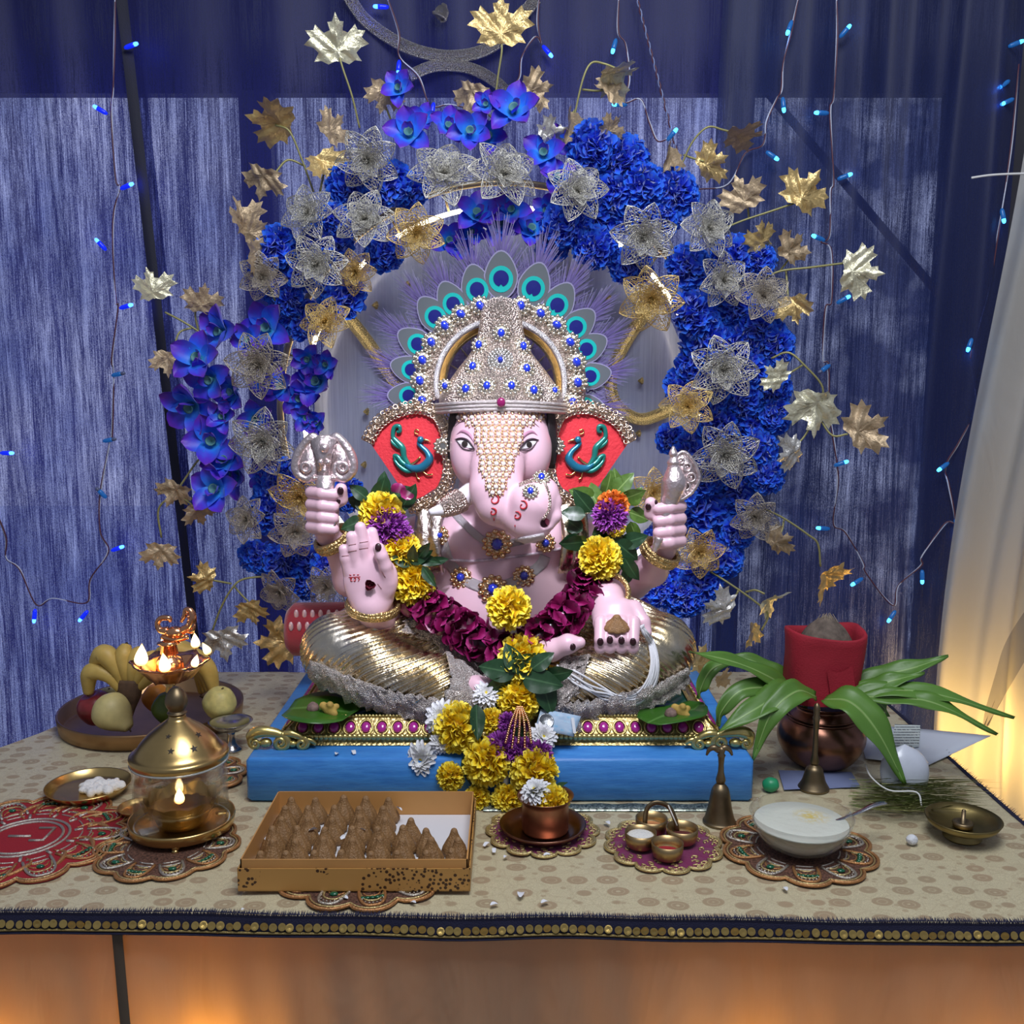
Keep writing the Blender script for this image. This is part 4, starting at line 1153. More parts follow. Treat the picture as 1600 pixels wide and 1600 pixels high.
# painted nails and palm marks
nl = MB(); nl.sphere((0, 0, 0), (1, 1.25, 0.35), 10, 5); nail_me = nl.data('nail', m_nail)
for (x, y, r, roll) in ((519, 759, 4.0, 0), (532, 767, 5.5, 0), (529, 783, 3.5, 0), (1025, 785, 3.5, 0), (1013, 792, 5.0, 0), (591, 855, 5.5, 0), (938, 1003, 5.5, 0), (953, 1000, 5.5, 0), (971, 1001, 5.5, 0), (989, 1003, 5.5, 0), (895, 1011, 5.0, 0)):
    p, nn = hit(BB, x, y, 0.0003)
    if p is None: continue
    piece('nail', nail_me, idol, p, face_rot(nn + Vector((0, -0.6, 0)), roll), r * sc(p))
pmk = MB()
for (pts, r) in (([(546, 898), (549, 899)], .0008), ([(552, 898), (555, 898)], .0008), ([(558, 898), (561, 898)], .0008),
                 ([(547, 904), (550, 903), (548, 907), (551, 908)], .0009), ([(553, 904), (556, 903), (555, 908), (553, 907)], .0009), ([(559, 903), (562, 904), (560, 908)], .0009),
                 ([(545, 902), (563, 901)], .0006)): surf_tube(pmk, pts, r, BB, 0.0006)
pmk.build('palm_writing', m_redp, idol)
ln = MB()
for pts in ([(545, 868), (534, 869)], [(545, 852), (556, 850)], [(544, 862), (557, 860)], [(561, 858), (575, 856)], [(562, 848), (575, 846)], [(597, 893), (602, 902)], [(590, 912), (596, 920)]): surf_tube(ln, pts, .0006, BB, 0.0003)
ln.build('finger_creases', mat('crease_brown', (0.25, 0.10, 0.10), 0.6), idol)
# ================================================================== HELD THINGS AND GARLANDS ON THE IDOL
m_psil = mat('rose_silver', (0.84, 0.72, 0.72), 0.36, 0.9, bump=0.5, bs=110, bd=0.005)
axe = thing('battle_axe', 'silver scrolled axe held up in the fist at the left', 'axe', at(508, 838, 2.0))
def X_(px, py, dy=0.0): return at(px, py, 1.998 + dy)
m = MB()
for s in (-1, 1):
    f = lambda x: 507 + s * x
    m.tube(cr([X_(f(12), 700), X_(f(16), 682), X_(f(28), 690), X_(f(42), 712), X_(f(44), 735), X_(f(30), 748), X_(f(17), 740), X_(f(18), 726), X_(f(29), 724), X_(f(30), 734)], 6), crs([.008, .008, .009, .010, .010, .009, .008, .007, .006, .005], 6), 10)
    pl = [(8, 742), (14, 752), (32, 752), (44, 740), (46, 720), (38, 702), (26, 692), (16, 694), (14, 710), (10, 725)]
    ppv = [X_(f(a), b) for a, b in pl]; c0 = X_(f(28), 725); m.prism([((p - c0).x, (p - c0).z) for p in (ppv if s > 0 else ppv[::-1])], 0.012, Matrix.Translation(c0 + Vector((0, 0.002, 0))))
    m.tube([X_(f(29), 730, -0.008) + Vector((0.009 * math.cos(a), 0, 0.009 * math.sin(a))) for a in np.linspace(0, 2 * PI, 13)[:-1]], 0.004, 6, closed=True)
m.build('scroll_blade', m_psil, axe)
m = MB(); pl = [(-20, 688), (-8, 680), (8, 680), (20, 688), (12, 712), (8, 742), (-8, 742), (-12, 712)]
pts = [X_(507 + a, b) - X_(507, 715) for a, b in pl]; m.prism([(p.x, p.z) for p in pts], 0.026, Matrix.Translation(X_(507, 715)))
for (dx, yy, r) in ((0, 700, .010), (-6, 722, .006), (6, 722, .006), (0, 735, .006)): m.sphere(X_(507 + dx, yy, -0.013), r, 10, 6)
for k in range(-4, 5): m.sphere(X_(507 + k * 4, 747, -0.012), 0.004, 6, 4)
m.build('shield', m_psil, axe)
m = MB(); m.tube([X_(508, 742), X_(509, 775), X_(511, 808), X_(514, 832)], [.021, .016, .014, .012], 14); m.build('handle', m_psil, axe)
con = thing('conch', 'rose silver conch shell held up in the fist at the right', 'conch shell', at(1032, 850, 2.0))
def C_(px, py, dy=0.0): return at(px, py, 1.995 + dy)
m = MB(); P = [C_(1052, 697), C_(1052, 708), C_(1053, 714), C_(1053, 722), C_(1053, 728), C_(1054, 740), C_(1054, 752), C_(1051, 765), C_(1047, 780), C_(1042, 800), C_(1036, 830), C_(1028, 856)]
m.tube(cr(P, 4), crs([.002, .009, .008, .014, .013, .021, .026, .024, .019, .016, .012, .008], 4), 16); m.build('spiral_body', m_psil, con)
m = MB(); fl = [(1050, 722), (1066, 706), (1080, 716), (1090, 735), (1092, 750), (1082, 768), (1066, 780), (1052, 782)]
c0 = C_(1066, 745); m.prism([((C_(a, b) - c0).x, (C_(a, b) - c0).z) for a, b in fl][::-1], 0.014, Matrix.Translation(c0 + Vector((0, 0.004, 0))))
for (x, y, r) in ((1074, 730, .008), (1080, 746, .009), (1072, 760, .008), (1064, 720, .006)):
    c = C_(x, y, -0.005); m.tube([c + Vector((r * math.cos(a), 0, r * math.sin(a))) for a in np.linspace(0, 2 * PI, 11)[:-1]], .0025, 6, closed=True); m.sphere(c, .003, 6, 4)
m.tube(cr([C_(a, b, -0.002) for a, b in fl], 4), .004, 6); m.build('flange', m_psil, con)
con2 = MB(); con2.tube(cr([C_(1030, 840, -0.03), C_(1027, 850, -0.03), C_(1022, 862, -0.03)], 4), [.009, .008, .006], 10); con2.build('mouthpiece', m_psil, con)

def modak_mb(seed=0):
    r = random.Random(seed); pr = [(0.0, 0.0), (0.80, 0.0), (0.98, 0.10), (1.0, 0.30), (0.90, 0.60), (0.68, 0.95), (0.46, 1.25), (0.33, 1.50), (0.29, 1.68), (0.22, 1.80), (0.10, 1.87), (0, 1.88)]
    m = MB(); seg = 40; vs = []
    for (q, z) in pr:
        for k in range(seg):
            a = 2 * PI * k / seg; rr = q * (1 + 0.13 * (abs(math.sin(a * 5)) - 0.5) * (1 if 0.05 < z < 1.6 else 0.2))
            vs.append((rr * math.cos(a) + 0.03 * z * math.sin(seed), rr * math.sin(a) + 0.03 * z * math.cos(seed * 2), z + r.uniform(-.012, .012)))
    fs = [(i * seg + k, i * seg + (k + 1) % seg, (i + 1) * seg + (k + 1) % seg, (i + 1) * seg + k) for i in range(len(pr) - 1) for k in range(seg)]
    m.add(vs, fs); return m
m_modak = mat('brown_sweet', (0.29, 0.155, 0.06), 0.5, var=0.18, vs=2.5, bump=0.3, bs=9, bd=0.03)
modak_me = [modak_mb(s).data('modak', m_modak) for s in range(5)]
hp, hn = hit(BB, 962, 972, 0.0, 1.89)
o = piece('modak', modak_me[0], None, at(963, 984, 1.872), Matrix.Rotation(R(14), 3, 'X'), (0.025, 0.021, 0.017)); tag(o, 'brown sweet lying in the resting hand of the idol', 'sweet')
tz = MB(); q, nn = hit(BB, 579, 913, 0.0)
for i in range(9):
    a = i * 0.7; tz.merge(petal_mb(0.016, 0.013, cup=0.6, curl=0.35), Matrix.Translation(q + nn * 0.001) @ (face_rot(nn) @ dirM(a, R(25 + 12 * (i % 3)))).to_4x4())
tz.sphere(q + nn * 0.006, 0.005, 8, 5)
tag(tz.build('dried_flower', mat('dried_maroon', (0.14, 0.01, 0.025), 0.6, var=0.3, vs=200), org=q), 'small dried maroon flower stuck on the raised palm', 'flower')

# maroon petal garland
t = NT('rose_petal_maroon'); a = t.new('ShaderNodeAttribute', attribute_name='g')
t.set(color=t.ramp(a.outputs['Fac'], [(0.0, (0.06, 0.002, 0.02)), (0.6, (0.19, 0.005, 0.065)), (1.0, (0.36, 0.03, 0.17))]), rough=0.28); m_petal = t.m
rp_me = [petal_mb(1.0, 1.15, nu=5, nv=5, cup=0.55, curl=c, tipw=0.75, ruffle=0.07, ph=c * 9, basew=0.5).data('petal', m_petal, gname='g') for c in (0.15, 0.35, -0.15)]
gp1 = [(632, 918, 2.00), (690, 962, 1.955), (742, 998, 1.915), (790, 1018, 1.895)]
gp2 = [(935, 878, 2.00), (908, 932, 1.950), (865, 978, 1.910), (825, 1006, 1.895), (790, 1020, 1.895)]
gar = thing('petal_garland', 'thick maroon rose petal garland hanging in a V on the belly', 'garland', at(790, 1022, 1.9))
core = MB(); cnt = 0
for gp in (gp1, gp2):
    W = cr([at(*p) for p in gp], 14); core.tube(W, 0.020, 10)
    acc = 0.0; last = W[0]; st_ = 0.0108 if gp is gp1 else 0.0108
    for i in range(1, len(W)):
        if (W[i] - last).length < st_: continue
        last = W[i]; T = (W[i] - W[i-1]).normalized(); ph = random.random()
        U = (Vector((0, -1, 0.25)) - T * Vector((0, -1, 0.25)).dot(T)).normalized(); B = T.cross(U)
        for k in range(5):
            a = R(-112 + 56 * (k + ph * 0.6)); nrm = U * math.cos(a) + B * math.sin(a)
            p = W[i] + nrm * 0.018
            X = (nrm * random.uniform(0.45, 0.75) + T * random.choice((-1, 1, 1)) * 0.75 + U.cross(T) * random.uniform(-.4, .4)).normalized(); Z = (nrm + T * random.uniform(-.4, .1)); Z = (Z - X * Z.dot(X)).normalized(); Y_ = Z.cross(X)
            M = Matrix((X, Y_, Z)).transposed()
            piece('petal', random.choice(rp_me), gar, p, M, 0.028 * random.uniform(0.85, 1.2)); cnt += 1
core.build('string_core', m_petal, gar)

def put(me, name, parent, px, py, Y, rpx, nrm=(0, -1, 0.35), roll=0.0, sq=1.0):
    p = at(px, py, Y); r = rpx * sc(p); n = Vector(nrm).normalized()
    return piece(name, me, parent, p - n * r * 0.45, face_rot(n, roll + random.random() * 6), (r, r, r * sq))
def leafat(me, parent, px, py, Y, L, ang, tilt=0.0, yaw=0.0, name='leaf'):
    """leaf with its base at the pixel, pointing along ang (degrees in the picture, 0 = right, 90 = up)"""
    p = at(px, py, Y); l = L * sc(p)
    M = Matrix.Rotation(yaw, 3, 'Z') @ Matrix.Rotation(tilt, 3, 'X') @ Matrix.Rotation(R(90), 3, 'X') @ Matrix.Rotation(R(ang), 3, 'Z')
    return piece(name, me, parent, p, M, l)
# shoulder garland at picture left
sg = thing('flower_garland', 'shoulder garland of marigold, purple aster and dark leaves beside the raised palm', 'garland', at(620, 900, 2.03))
for x, y, L, a in ((575, 800, 46, 120), (590, 790, 50, 70), (600, 785, 48, 30), (580, 790, 44, 170), (612, 790, 40, 10), (570, 812, 40, 200), (630, 790, 40, 60), (600, 780, 44, 95), (575, 780, 36, 140)): leafat(bilva_me, sg, x, y, 2.03 + random.uniform(-.01, .01), L, a, random.uniform(-.4, .4), random.uniform(-.4, .4))
put(mari_me[0], 'marigold', sg, 596, 804, 2.005, 34); put(aster_me, 'aster', sg, 604, 822, 1.985, 30); put(aster_me, 'aster', sg, 622, 834, 1.985, 22)
put(mari_me[1], 'marigold', sg, 626, 860, 1.98, 30); put(mari_me[2], 'marigold', sg, 645, 912, 1.975, 33, (-0.2, -1, 0.2))
for x, y, L, a in ((640, 880, 44, 30), (650, 872, 42, -10), (645, 880, 40, 80), (660, 885, 40, -50), (655, 870, 36, 50), (640, 885, 34, 150), (668, 880, 34, 10)): leafat(bilva2_me, sg, x, y, 1.955 + random.uniform(-.01, .01), L, a, random.uniform(-.5, .5), random.uniform(-.5, .5))
for x, y in ((614, 862), (608, 872), (640, 765), (622, 768)): put(rp_me[0], 'petal', sg, x, y, 1.965, 16, (0.3, -1, 0.5))
stc = MB(); stc.tube(cr([at(600, 775, 2.05), at(605, 830, 2.02), at(630, 870, 2.0), at(648, 925, 1.99)], 6), 0.006, 6); stc.build('string', m_thread, sg)
# shoulder garland at picture right
sg2 = thing('flower_garland', 'shoulder garland of orange marigold, aster and fresh leaves below the right ear', 'garland', at(940, 890, 2.03))
for x, y, L, a in ((935, 790, 46, 120), (945, 775, 42, 80), (960, 772, 44, 50), (972, 780, 40, 20), (982, 800, 40, -20), (985, 815, 36, -70), (930, 780, 44, 160), (965, 765, 34, 100), (985, 790, 34, 60)): leafat(tulsi_me, sg2, x, y, 2.04 + random.uniform(-.01, .01), L, a, random.uniform(-.5, .5), random.uniform(-.5, .5))
for x, y, L, a in ((925, 800, 46, 130), (915, 805, 40, 170), (910, 830, 44, 150), (925, 835, 48, 10), (945, 838, 46, -20), (960, 845, 52, -40), (920, 845, 46, -170), (950, 850, 50, -70), (975, 870, 44, -60), (970, 850, 44, 20), (985, 880, 38, -100), (905, 838, 34, 200)): leafat(bilva_me, sg2, x, y, 1.985 + random.uniform(-.012, .012), L, a, random.uniform(-.5, .5), random.uniform(-.5, .5))
put(mario_me, 'marigold', sg2, 957, 792, 2.00, 25); put(aster_me, 'aster', sg2, 953, 806, 1.985, 26); put(mari_me[0], 'marigold', sg2, 962, 824, 1.985, 15); put(mari_me[1], 'marigold', sg2, 938, 872, 1.965, 33, (0.5, -1, 0.3))
stc = MB(); stc.tube(cr([at(958, 775, 2.05), at(955, 830, 2.02), at(940, 870, 2.0), at(930, 885, 1.99)], 6), 0.006, 6); stc.build('string', m_thread, sg2)
# the long end of the marigold garland spilling over the base on to the platform
hg = thing('marigold_garland', 'yellow marigold garland with dark leaves spilling down over the blue platform', 'garland', at(780, 1250, 1.76))
for k, (x, y, Y, r, nrm) in enumerate(((795, 950, 1.875, 33, (0, -1, .4)), (818, 1028, 1.862, 38, (0.2, -1, .9)), (811, 1093, 1.835, 33, (0, -1, .5)), (714, 1137, 1.80, 38, (-.8, -1, .3)), (768, 1127, 1.80, 20, (0, -1, .3)),
                                       (760, 1190, 1.765, 36, (-.2, -1, .3)), (834, 1205, 1.755, 36, (.1, -1, .2)), (704, 1213, 1.765, 22, (-.7, -1, .1)), (746, 1247, 1.755, 20, (-.2, -1, 0)), (793, 1248, 1.750, 24, (.1, -1, -.2)))):
    put(mari_me[k % 3], 'marigold', hg, x, y, Y, r, nrm)
for x, y, L, a in ((815, 1058, 66, -8), (806, 1052, 60, 170), (835, 1052, 60, -40), (845, 1062, 58, -75), (800, 1050, 52, 30), (850, 1056, 46, 10), (800, 1062, 50, 205), (830, 1070, 62, -60), (785, 1060, 56, -100), (830, 1046, 44, 40), (820, 1062, 66, -30), (862, 1075, 50, -95), (812, 1050, 50, 120), (840, 1060, 56, -15)): leafat(bilva_me, hg, x, y, 1.832 + random.uniform(-.012, .008), L, a, random.uniform(-.4, .2), random.uniform(-.3, .3))
for x, y, L, a in ((744, 1100, 56, -95), (748, 1150, 40, -110), (728, 1175, 70, -70), (740, 1230, 70, 10), (760, 1240, 50, -20), (725, 1210, 60, -60), (800, 1240, 40, 20), (850, 1225, 40, -30), (805, 1130, 40, -60), (800, 1175, 36, -20), (745, 1240, 46, -50)): leafat(bilva2_me, hg, x, y, 1.775 + random.uniform(-.012, .012) + (0.02 if y < 1160 else 0), L, a, random.uniform(-.4, .2), random.uniform(-.4, .4))
put(aster_me, 'aster', hg, 783, 1166, 1.772, 24, (-.1, -1, .6)); put(aster_me, 'aster', hg, 815, 1175, 1.768, 22); put(aster_me, 'aster', hg, 840, 1178, 1.768, 22); put(aster_me, 'aster', hg, 793, 1130, 1.79, 16)
tas = MB()
for k in range(5):
    a = cr([at(812 + (k - 2) * 2, 1105, 1.80), at(812 + (k - 2) * 7, 1130, 1.775), at(810 + (k - 2) * 10, 1160 + 8 * (k % 2), 1.755)], 9)
    for p in a: tas.sphere(p, 0.0030, 6, 4)
stuff(tas.build('bead_tassel', mat('copper_beads', (0.75, 0.42, 0.22), 0.25, 1.0), hg))
stc = MB(); stc.tube(cr([at(795, 950, 1.90), at(812, 1040, 1.87), at(815, 1095, 1.85), at(770, 1150, 1.80), at(790, 1210, 1.775), at(780, 1250, 1.765)], 8), 0.007, 6); stc.build('string', m_thread, hg)
# loose white chrysanthemums
def mum(px, py, Y, r, nrm, label, v=0):
    p = at(px, py, Y); th_ = thing('chrysanthemum', label, 'flower', p, 'loose white chrysanthemums'); rr = r * sc(p); M = face_rot(nrm, random.random() * 6)
    piece('petals', mum_me[v], th_, p, M, rr); piece('flower_centre', mumc_me, th_, p, M, rr)
mum(660, 1186, 1.79, 30, (-.2, -1, .25), 'white chrysanthemum with yellow centre lying against the blue platform')
mum(692, 1122, 1.815, 30, (-.3, -1, .6), 'white chrysanthemum behind the leftmost marigold of the garland end', 1)
mum(760, 1085, 1.84, 24, (0, -1, .7), 'pale chrysanthemum partly hidden between the feet of the idol', 1)
mum(848, 1152, 1.79, 24, (.2, -1, .6), 'white chrysanthemum beside the blue banknote', 1)
mum(690, 1160, 1.795, 20, (.2, -1, .4), 'small white chrysanthemum between the marigold and the platform edge', 0)
# cotton threads looped from the resting hand
m_cot = mat('cotton_white', (0.72, 0.73, 0.76), 0.85, bump=0.4, bs=400)
ct = thing('cotton_thread_loop', 'loop of white cotton threads hanging from the resting hand over the knee', 'thread', at(975, 1095, 1.87))
for k in range(7):
    d = (k - 3) * 2.2; pts = [(1002 + d * .2, 975), (1014 + d * .6, 1000), (1021 + d * .7, 1030), (1016 + d, 1065 + d * .5), (990 + d * .6, 1092 + d), (945, 1086 + d * 1.2), (905, 1064 + d * 1.2), (872, 1044 + d)]
    W = []
    for p in cr([Vector((x, y, 0)) for x, y in pts], 6):
        q, nn = hit(FB, p.x, p.y, 0.006 + 0.001 * (k % 3)); W.append(q if q is not None else at(p.x, p.y, W[-1].y if W else 1.88))
    for _ in range(3): W = [W[0]] + [(W[i-1] + W[i] * 2 + W[i+1]) / 4 for i in range(1, len(W) - 1)] + [W[-1]]
    W = [w + Vector((0, -0.004, 0)) for w in W]
    MB().tube(W, 0.0022, 5).build('strand', m_cot, ct)

# ================================================================== PEACOCK FEATHERS
t = NT('feather_barb'); a = t.new('ShaderNodeAttribute', attribute_name='g')
t.set(color=t.ramp(a.outputs['Fac'], [(0.0, (0.12, 0.10, 0.26)), (0.5, (0.18, 0.13, 0.40)), (1.0, (0.20, 0.18, 0.36))]), rough=0.45, sheen=0.3); m_barb = t.m
m_e = [mat('feather_olive', (0.13, 0.15, 0.17), 0.4), mat('feather_lilac', (0.34, 0.32, 0.52), 0.4), mat('feather_teal', (0.01, 0.52, 0.48), 0.3, 0.0), mat('feather_blue', (0.015, 0.02, 0.22), 0.3, 0.2), mat('feather_olive_dark', (0.12, 0.16, 0.13), 0.4)]
def drop(cx, cz, rx, rz, n=24, point=0.25): return [(cx + rx * math.sin(a) * (1 - point * max(0, math.cos(a))), cz + rz * math.cos(a)) for a in np.linspace(0, 2 * PI, n + 1)[:-1]]
def flat_(m, pts, y, mi):
    c = Vector((sum(p[0] for p in pts) / len(pts), y - 0.002, sum(p[1] for p in pts) / len(pts))); n = len(pts)
    m.add([c] + [Vector((p[0], y, p[1])) for p in pts], [(0, 1 + (k + 1) % n, 1 + k) for k in range(n)], mi)
def feather_proto():
    th_ = thing('peacock_feather', '', 'feather', (0, 0, 0), 'peacock feathers fanned behind the crown')
    st = MB(); st.tube([(0, 0.001, 0.4), (0, 0.001, 1.2)], [.012, .006], 5); st.build('shaft', mat('feather_shaft', (0.35, 0.32, 0.30), 0.5), th_)
    r = random.Random(3); m = MB(); gs = []
    for s in (-1, 1):
        for i in range(84):
            f = i / 83; z0 = 0.42 + 0.80 * f; L = 0.46 - 0.14 * f + r.uniform(-.05, .05); a = R(52 - 44 * f + r.uniform(-5, 5))
            pts = []
            for q in range(6):
                u = q / 5; aa = a + u * R(-16 + 22 * f); pts.append(Vector((s * math.sin(a * (1 + 0.35 * u * (1 - f))) * L * u, r.uniform(-.004, .004) + 0.02 * u * r.uniform(-1, 1), z0 + math.cos(a * (1 + 0.35 * u * (1 - f))) * L * u)))
            w = 0.0062
            vs = []; fs = []
            for q, p in enumerate(pts):
                ww = w * (1 - 0.7 * q / 5); vs += [p + Vector((-ww * 0.7, 0, ww * s * 0.7)), p + Vector((ww * 0.7, 0, -ww * s * 0.7))]
                gs += [q / 5, q / 5]
            for q in range(5): fs.append((2*q, 2*q+1, 2*q+3, 2*q+2))
            m.add(vs, fs)
    m.g = gs; m.build('barbs', m_barb, th_, gname='g')
    e = MB()
    flat_(e, drop(0, 1.02, 0.145, 0.205), -0.045, 1); flat_(e, drop(0, 1.02, 0.134, 0.192), -0.048, 0); flat_(e, drop(0, 0.985, 0.102, 0.110, point=0), -0.052, 2)
    hb = drop(0, 0.99, 0.066, 0.068, point=0); hb = [(x, z if z > 0.95 or abs(x) > 0.015 else z + 0.02) for x, z in hb]
    flat_(e, hb, -0.056, 3); e.build('eye_spot', m_e, th_, smooth=False); return th_
proto = feather_proto()
FC = at(782, 620, 2.175); first = True
flist = [(783, 437, 1.12, 'topmost peacock feather standing upright above the crown'), (746, 454, 1.0, 'peacock feather just left of the topmost one'), (833, 452, 1.1, 'peacock feather just right of the topmost one'),
         (709, 476, 1.0, 'second peacock feather left of the topmost one'), (870, 478, 1.0, 'second peacock feather right of the topmost one'), (681, 496, 1.0, 'third peacock feather left of the topmost one'),
         (899, 512, 1.0, 'third peacock feather right of the topmost one'), (654, 538, 1.0, 'fourth peacock feather left of the topmost one'), (915, 546, 1.0, 'fourth peacock feather right of the topmost one'),
         (644, 578, 0.95, 'fifth peacock feather left of the topmost one'), (921, 588, 1.0, 'fifth peacock feather right of the topmost one'), (640, 618, 0.9, 'lowest peacock feather at the left, above the ear'), (913, 634, 0.85, 'lowest peacock feather at the right, above the ear')]
for k, (x, y, s, lb) in enumerate(flist):
    o = proto if k == 0 else copy_tree(proto)
    e = at(x, y, 2.155); d = e - FC; L = math.hypot(d.x, d.z); ang = math.atan2(d.x, d.z)
    L2 = L / 0.985
    sc_ = min(L2, 0.235 * s)
    base = e - Vector((math.sin(ang), 0, math.cos(ang))) * 0.985 * sc_
    o.location = base; o.rotation_euler = (0, ang, 0); o.scale = (sc_,) * 3; o['label'] = lb

# ================================================================== RING OF FLOWERS
RC = at(785, 645, 2.50); RR = 350 * sc(RC)
ring = thing('flower_ring_frame', 'round metal hoop on legs carrying the flowers around the idol', 'stand', Vector((RC.x, 2.52, 0)))
m_hoop = mat('hoop_gold', (0.55, 0.42, 0.22), 0.4, 0.8)
hp_ = MB(); hp_.tube([Vector((RC.x + RR * math.cos(a), 2.52, RC.z + RR * math.sin(a))) for a in np.linspace(0, 2 * PI, 65)[:-1]], 0.009, 8, closed=True); hp_.build('hoop', m_hoop, ring)
zb = RC.z - RR
for s in (-1, 1):
    MB().tube([(RC.x + s * 0.30, 2.52, RC.z - math.sqrt(RR**2 - 0.09)), (RC.x + s * 0.30, 2.52, 0.004)], 0.010, 8).build('leg', m_hoop, ring)
    MB().box((RC.x + s * 0.30, 2.52, 0.006), (0.06, 0.13, 0.01)).build('foot_plate', m_hoop, ring, smooth=False)
m_strip = emis('led_strip_light', (1.0, 0.86, 0.62), 6.5)
RS = 318 * sc(RC); ls = MB()
ls.tube([Vector((RC.x + RS * math.cos(a), 2.560, RC.z + RS * math.sin(a))) for a in np.linspace(0, 2 * PI, 97)[:-1]], 0.006, 6, closed=True)
ls.build('led_strip', m_strip, ring)
t = NT('silver_grey_satin'); th = t.noise(t.coord(scale=(1, 1, 0.02)), 260, 3, 0.6); th2 = t.noise(t.coord(scale=(1, 1, 0.3)), 7, 3)
t.set(color=t.mix(th2, t.ramp(th, [(0.35, (0.30, 0.31, 0.35)), (0.65, (0.46, 0.47, 0.52))]), (0.26, 0.31, 0.56)), rough=0.45, metal=0.2)
rows = []
for j in range(13):
    rr = 0.492 * j / 12 + 0.001
    rows.append([Vector((RC.x + rr * math.cos(a), 2.606 + 0.004 * math.sin((RC.x + rr * math.cos(a)) * 45) * min(1, j / 3), RC.z + rr * math.sin(a))) for a in np.linspace(0, 2 * PI, 97)[:-1]])
so = MB().grid(rows, closed=True).build('satin_panel', t.m, ring); q = so.modifiers.new('t', 'SOLIDIFY'); q.thickness = 0.002; q.offset = 1
for k in range(24):
    a = 2 * PI * k / 24; p0 = Vector((RC.x + RR * math.cos(a), 2.52, RC.z + RR * math.sin(a))); p1 = Vector((RC.x + RS * math.cos(a), 2.560, RC.z + RS * math.sin(a)))
    MB().tube([p0, p1], 0.003, 5).build('clip', m_hoop, ring)

CLK = ['twelve', 'one', 'two', 'three', 'four', 'five', 'six', 'seven', 'eight', 'nine', 'ten', 'eleven']
def clock(px, py):
    a = (math.degrees(math.atan2(px - 785, 645 - py)) % 360) / 30; h = int(round(a * 2)) % 24
    rad = math.hypot(px - 785, py - 645); z = 'inner edge' if rad < 318 else ('outer edge' if rad > 400 else 'middle')
    return z, (CLK[h // 2] + " o'clock" if h % 2 == 0 else 'half past ' + CLK[h // 2])
def name_all(kind, pts):
    keys = {}
    for i, p in enumerate(pts): keys.setdefault((clock(p[0], p[1]), p[3] if len(p) > 3 and isinstance(p[3], str) else ''), []).append(i)
    out = [None] * len(pts)
    for ((z, h), tone), ids in keys.items():
        k = kind[tone] if isinstance(kind, dict) else kind
        ids.sort(key=lambda i: pts[i][1])
        w = {1: [''], 2: [', upper one', ', lower one'], 3: [', top one', ', middle one', ', bottom one']}.get(len(ids))
        for n, i in enumerate(ids):
            suf = w[n] if w else [', topmost', ', second from top', ', third from top', ', fourth from top', ', fifth from top', ', sixth from top'][n]
            out[i] = f"{k} on the ring's {z} at {h}{suf}"
    return out
def outward(px, py, tilt=0.35):
    d = Vector((px - 785, 0, 645 - py)); d.normalize(); return Vector((d.x * tilt + random.uniform(-.3, .3), -1, d.z * tilt + random.uniform(-.2, .35))).normalized()

# carnations
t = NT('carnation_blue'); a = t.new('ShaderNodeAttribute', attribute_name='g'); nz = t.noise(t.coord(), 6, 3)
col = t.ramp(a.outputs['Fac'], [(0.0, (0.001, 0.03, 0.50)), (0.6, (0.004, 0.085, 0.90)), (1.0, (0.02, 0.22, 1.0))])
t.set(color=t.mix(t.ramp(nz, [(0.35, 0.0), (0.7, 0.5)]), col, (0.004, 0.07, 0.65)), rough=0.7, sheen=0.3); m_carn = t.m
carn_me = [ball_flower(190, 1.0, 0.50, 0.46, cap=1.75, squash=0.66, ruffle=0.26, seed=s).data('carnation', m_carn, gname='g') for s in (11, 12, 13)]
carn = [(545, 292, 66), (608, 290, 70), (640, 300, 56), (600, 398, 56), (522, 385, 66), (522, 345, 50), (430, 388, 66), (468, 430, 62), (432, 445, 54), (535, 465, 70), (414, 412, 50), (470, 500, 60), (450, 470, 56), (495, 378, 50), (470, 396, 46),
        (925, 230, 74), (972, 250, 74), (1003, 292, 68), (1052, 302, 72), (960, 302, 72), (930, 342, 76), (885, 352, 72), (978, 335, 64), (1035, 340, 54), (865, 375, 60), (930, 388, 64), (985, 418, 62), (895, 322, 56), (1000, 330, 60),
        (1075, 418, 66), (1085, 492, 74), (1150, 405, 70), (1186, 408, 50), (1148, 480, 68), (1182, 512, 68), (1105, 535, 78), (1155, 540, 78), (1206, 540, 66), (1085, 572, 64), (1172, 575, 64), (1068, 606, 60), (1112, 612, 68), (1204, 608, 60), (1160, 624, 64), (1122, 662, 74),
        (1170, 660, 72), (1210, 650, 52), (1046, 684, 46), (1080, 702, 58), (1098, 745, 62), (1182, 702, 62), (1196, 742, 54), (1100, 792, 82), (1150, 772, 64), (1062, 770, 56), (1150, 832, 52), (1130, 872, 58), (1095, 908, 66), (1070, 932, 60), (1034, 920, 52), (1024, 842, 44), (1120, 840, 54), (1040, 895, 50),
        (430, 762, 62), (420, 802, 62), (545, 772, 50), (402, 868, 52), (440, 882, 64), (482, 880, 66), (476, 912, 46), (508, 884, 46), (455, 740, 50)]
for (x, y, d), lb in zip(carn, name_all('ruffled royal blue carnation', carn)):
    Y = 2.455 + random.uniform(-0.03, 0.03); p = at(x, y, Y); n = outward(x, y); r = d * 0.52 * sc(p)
    o = piece('carnation', random.choice(carn_me), None, p - n * r * 0.4, face_rot(n, random.random() * 6), r); tag(o, lb, 'flower', 'blue carnations on the ring')

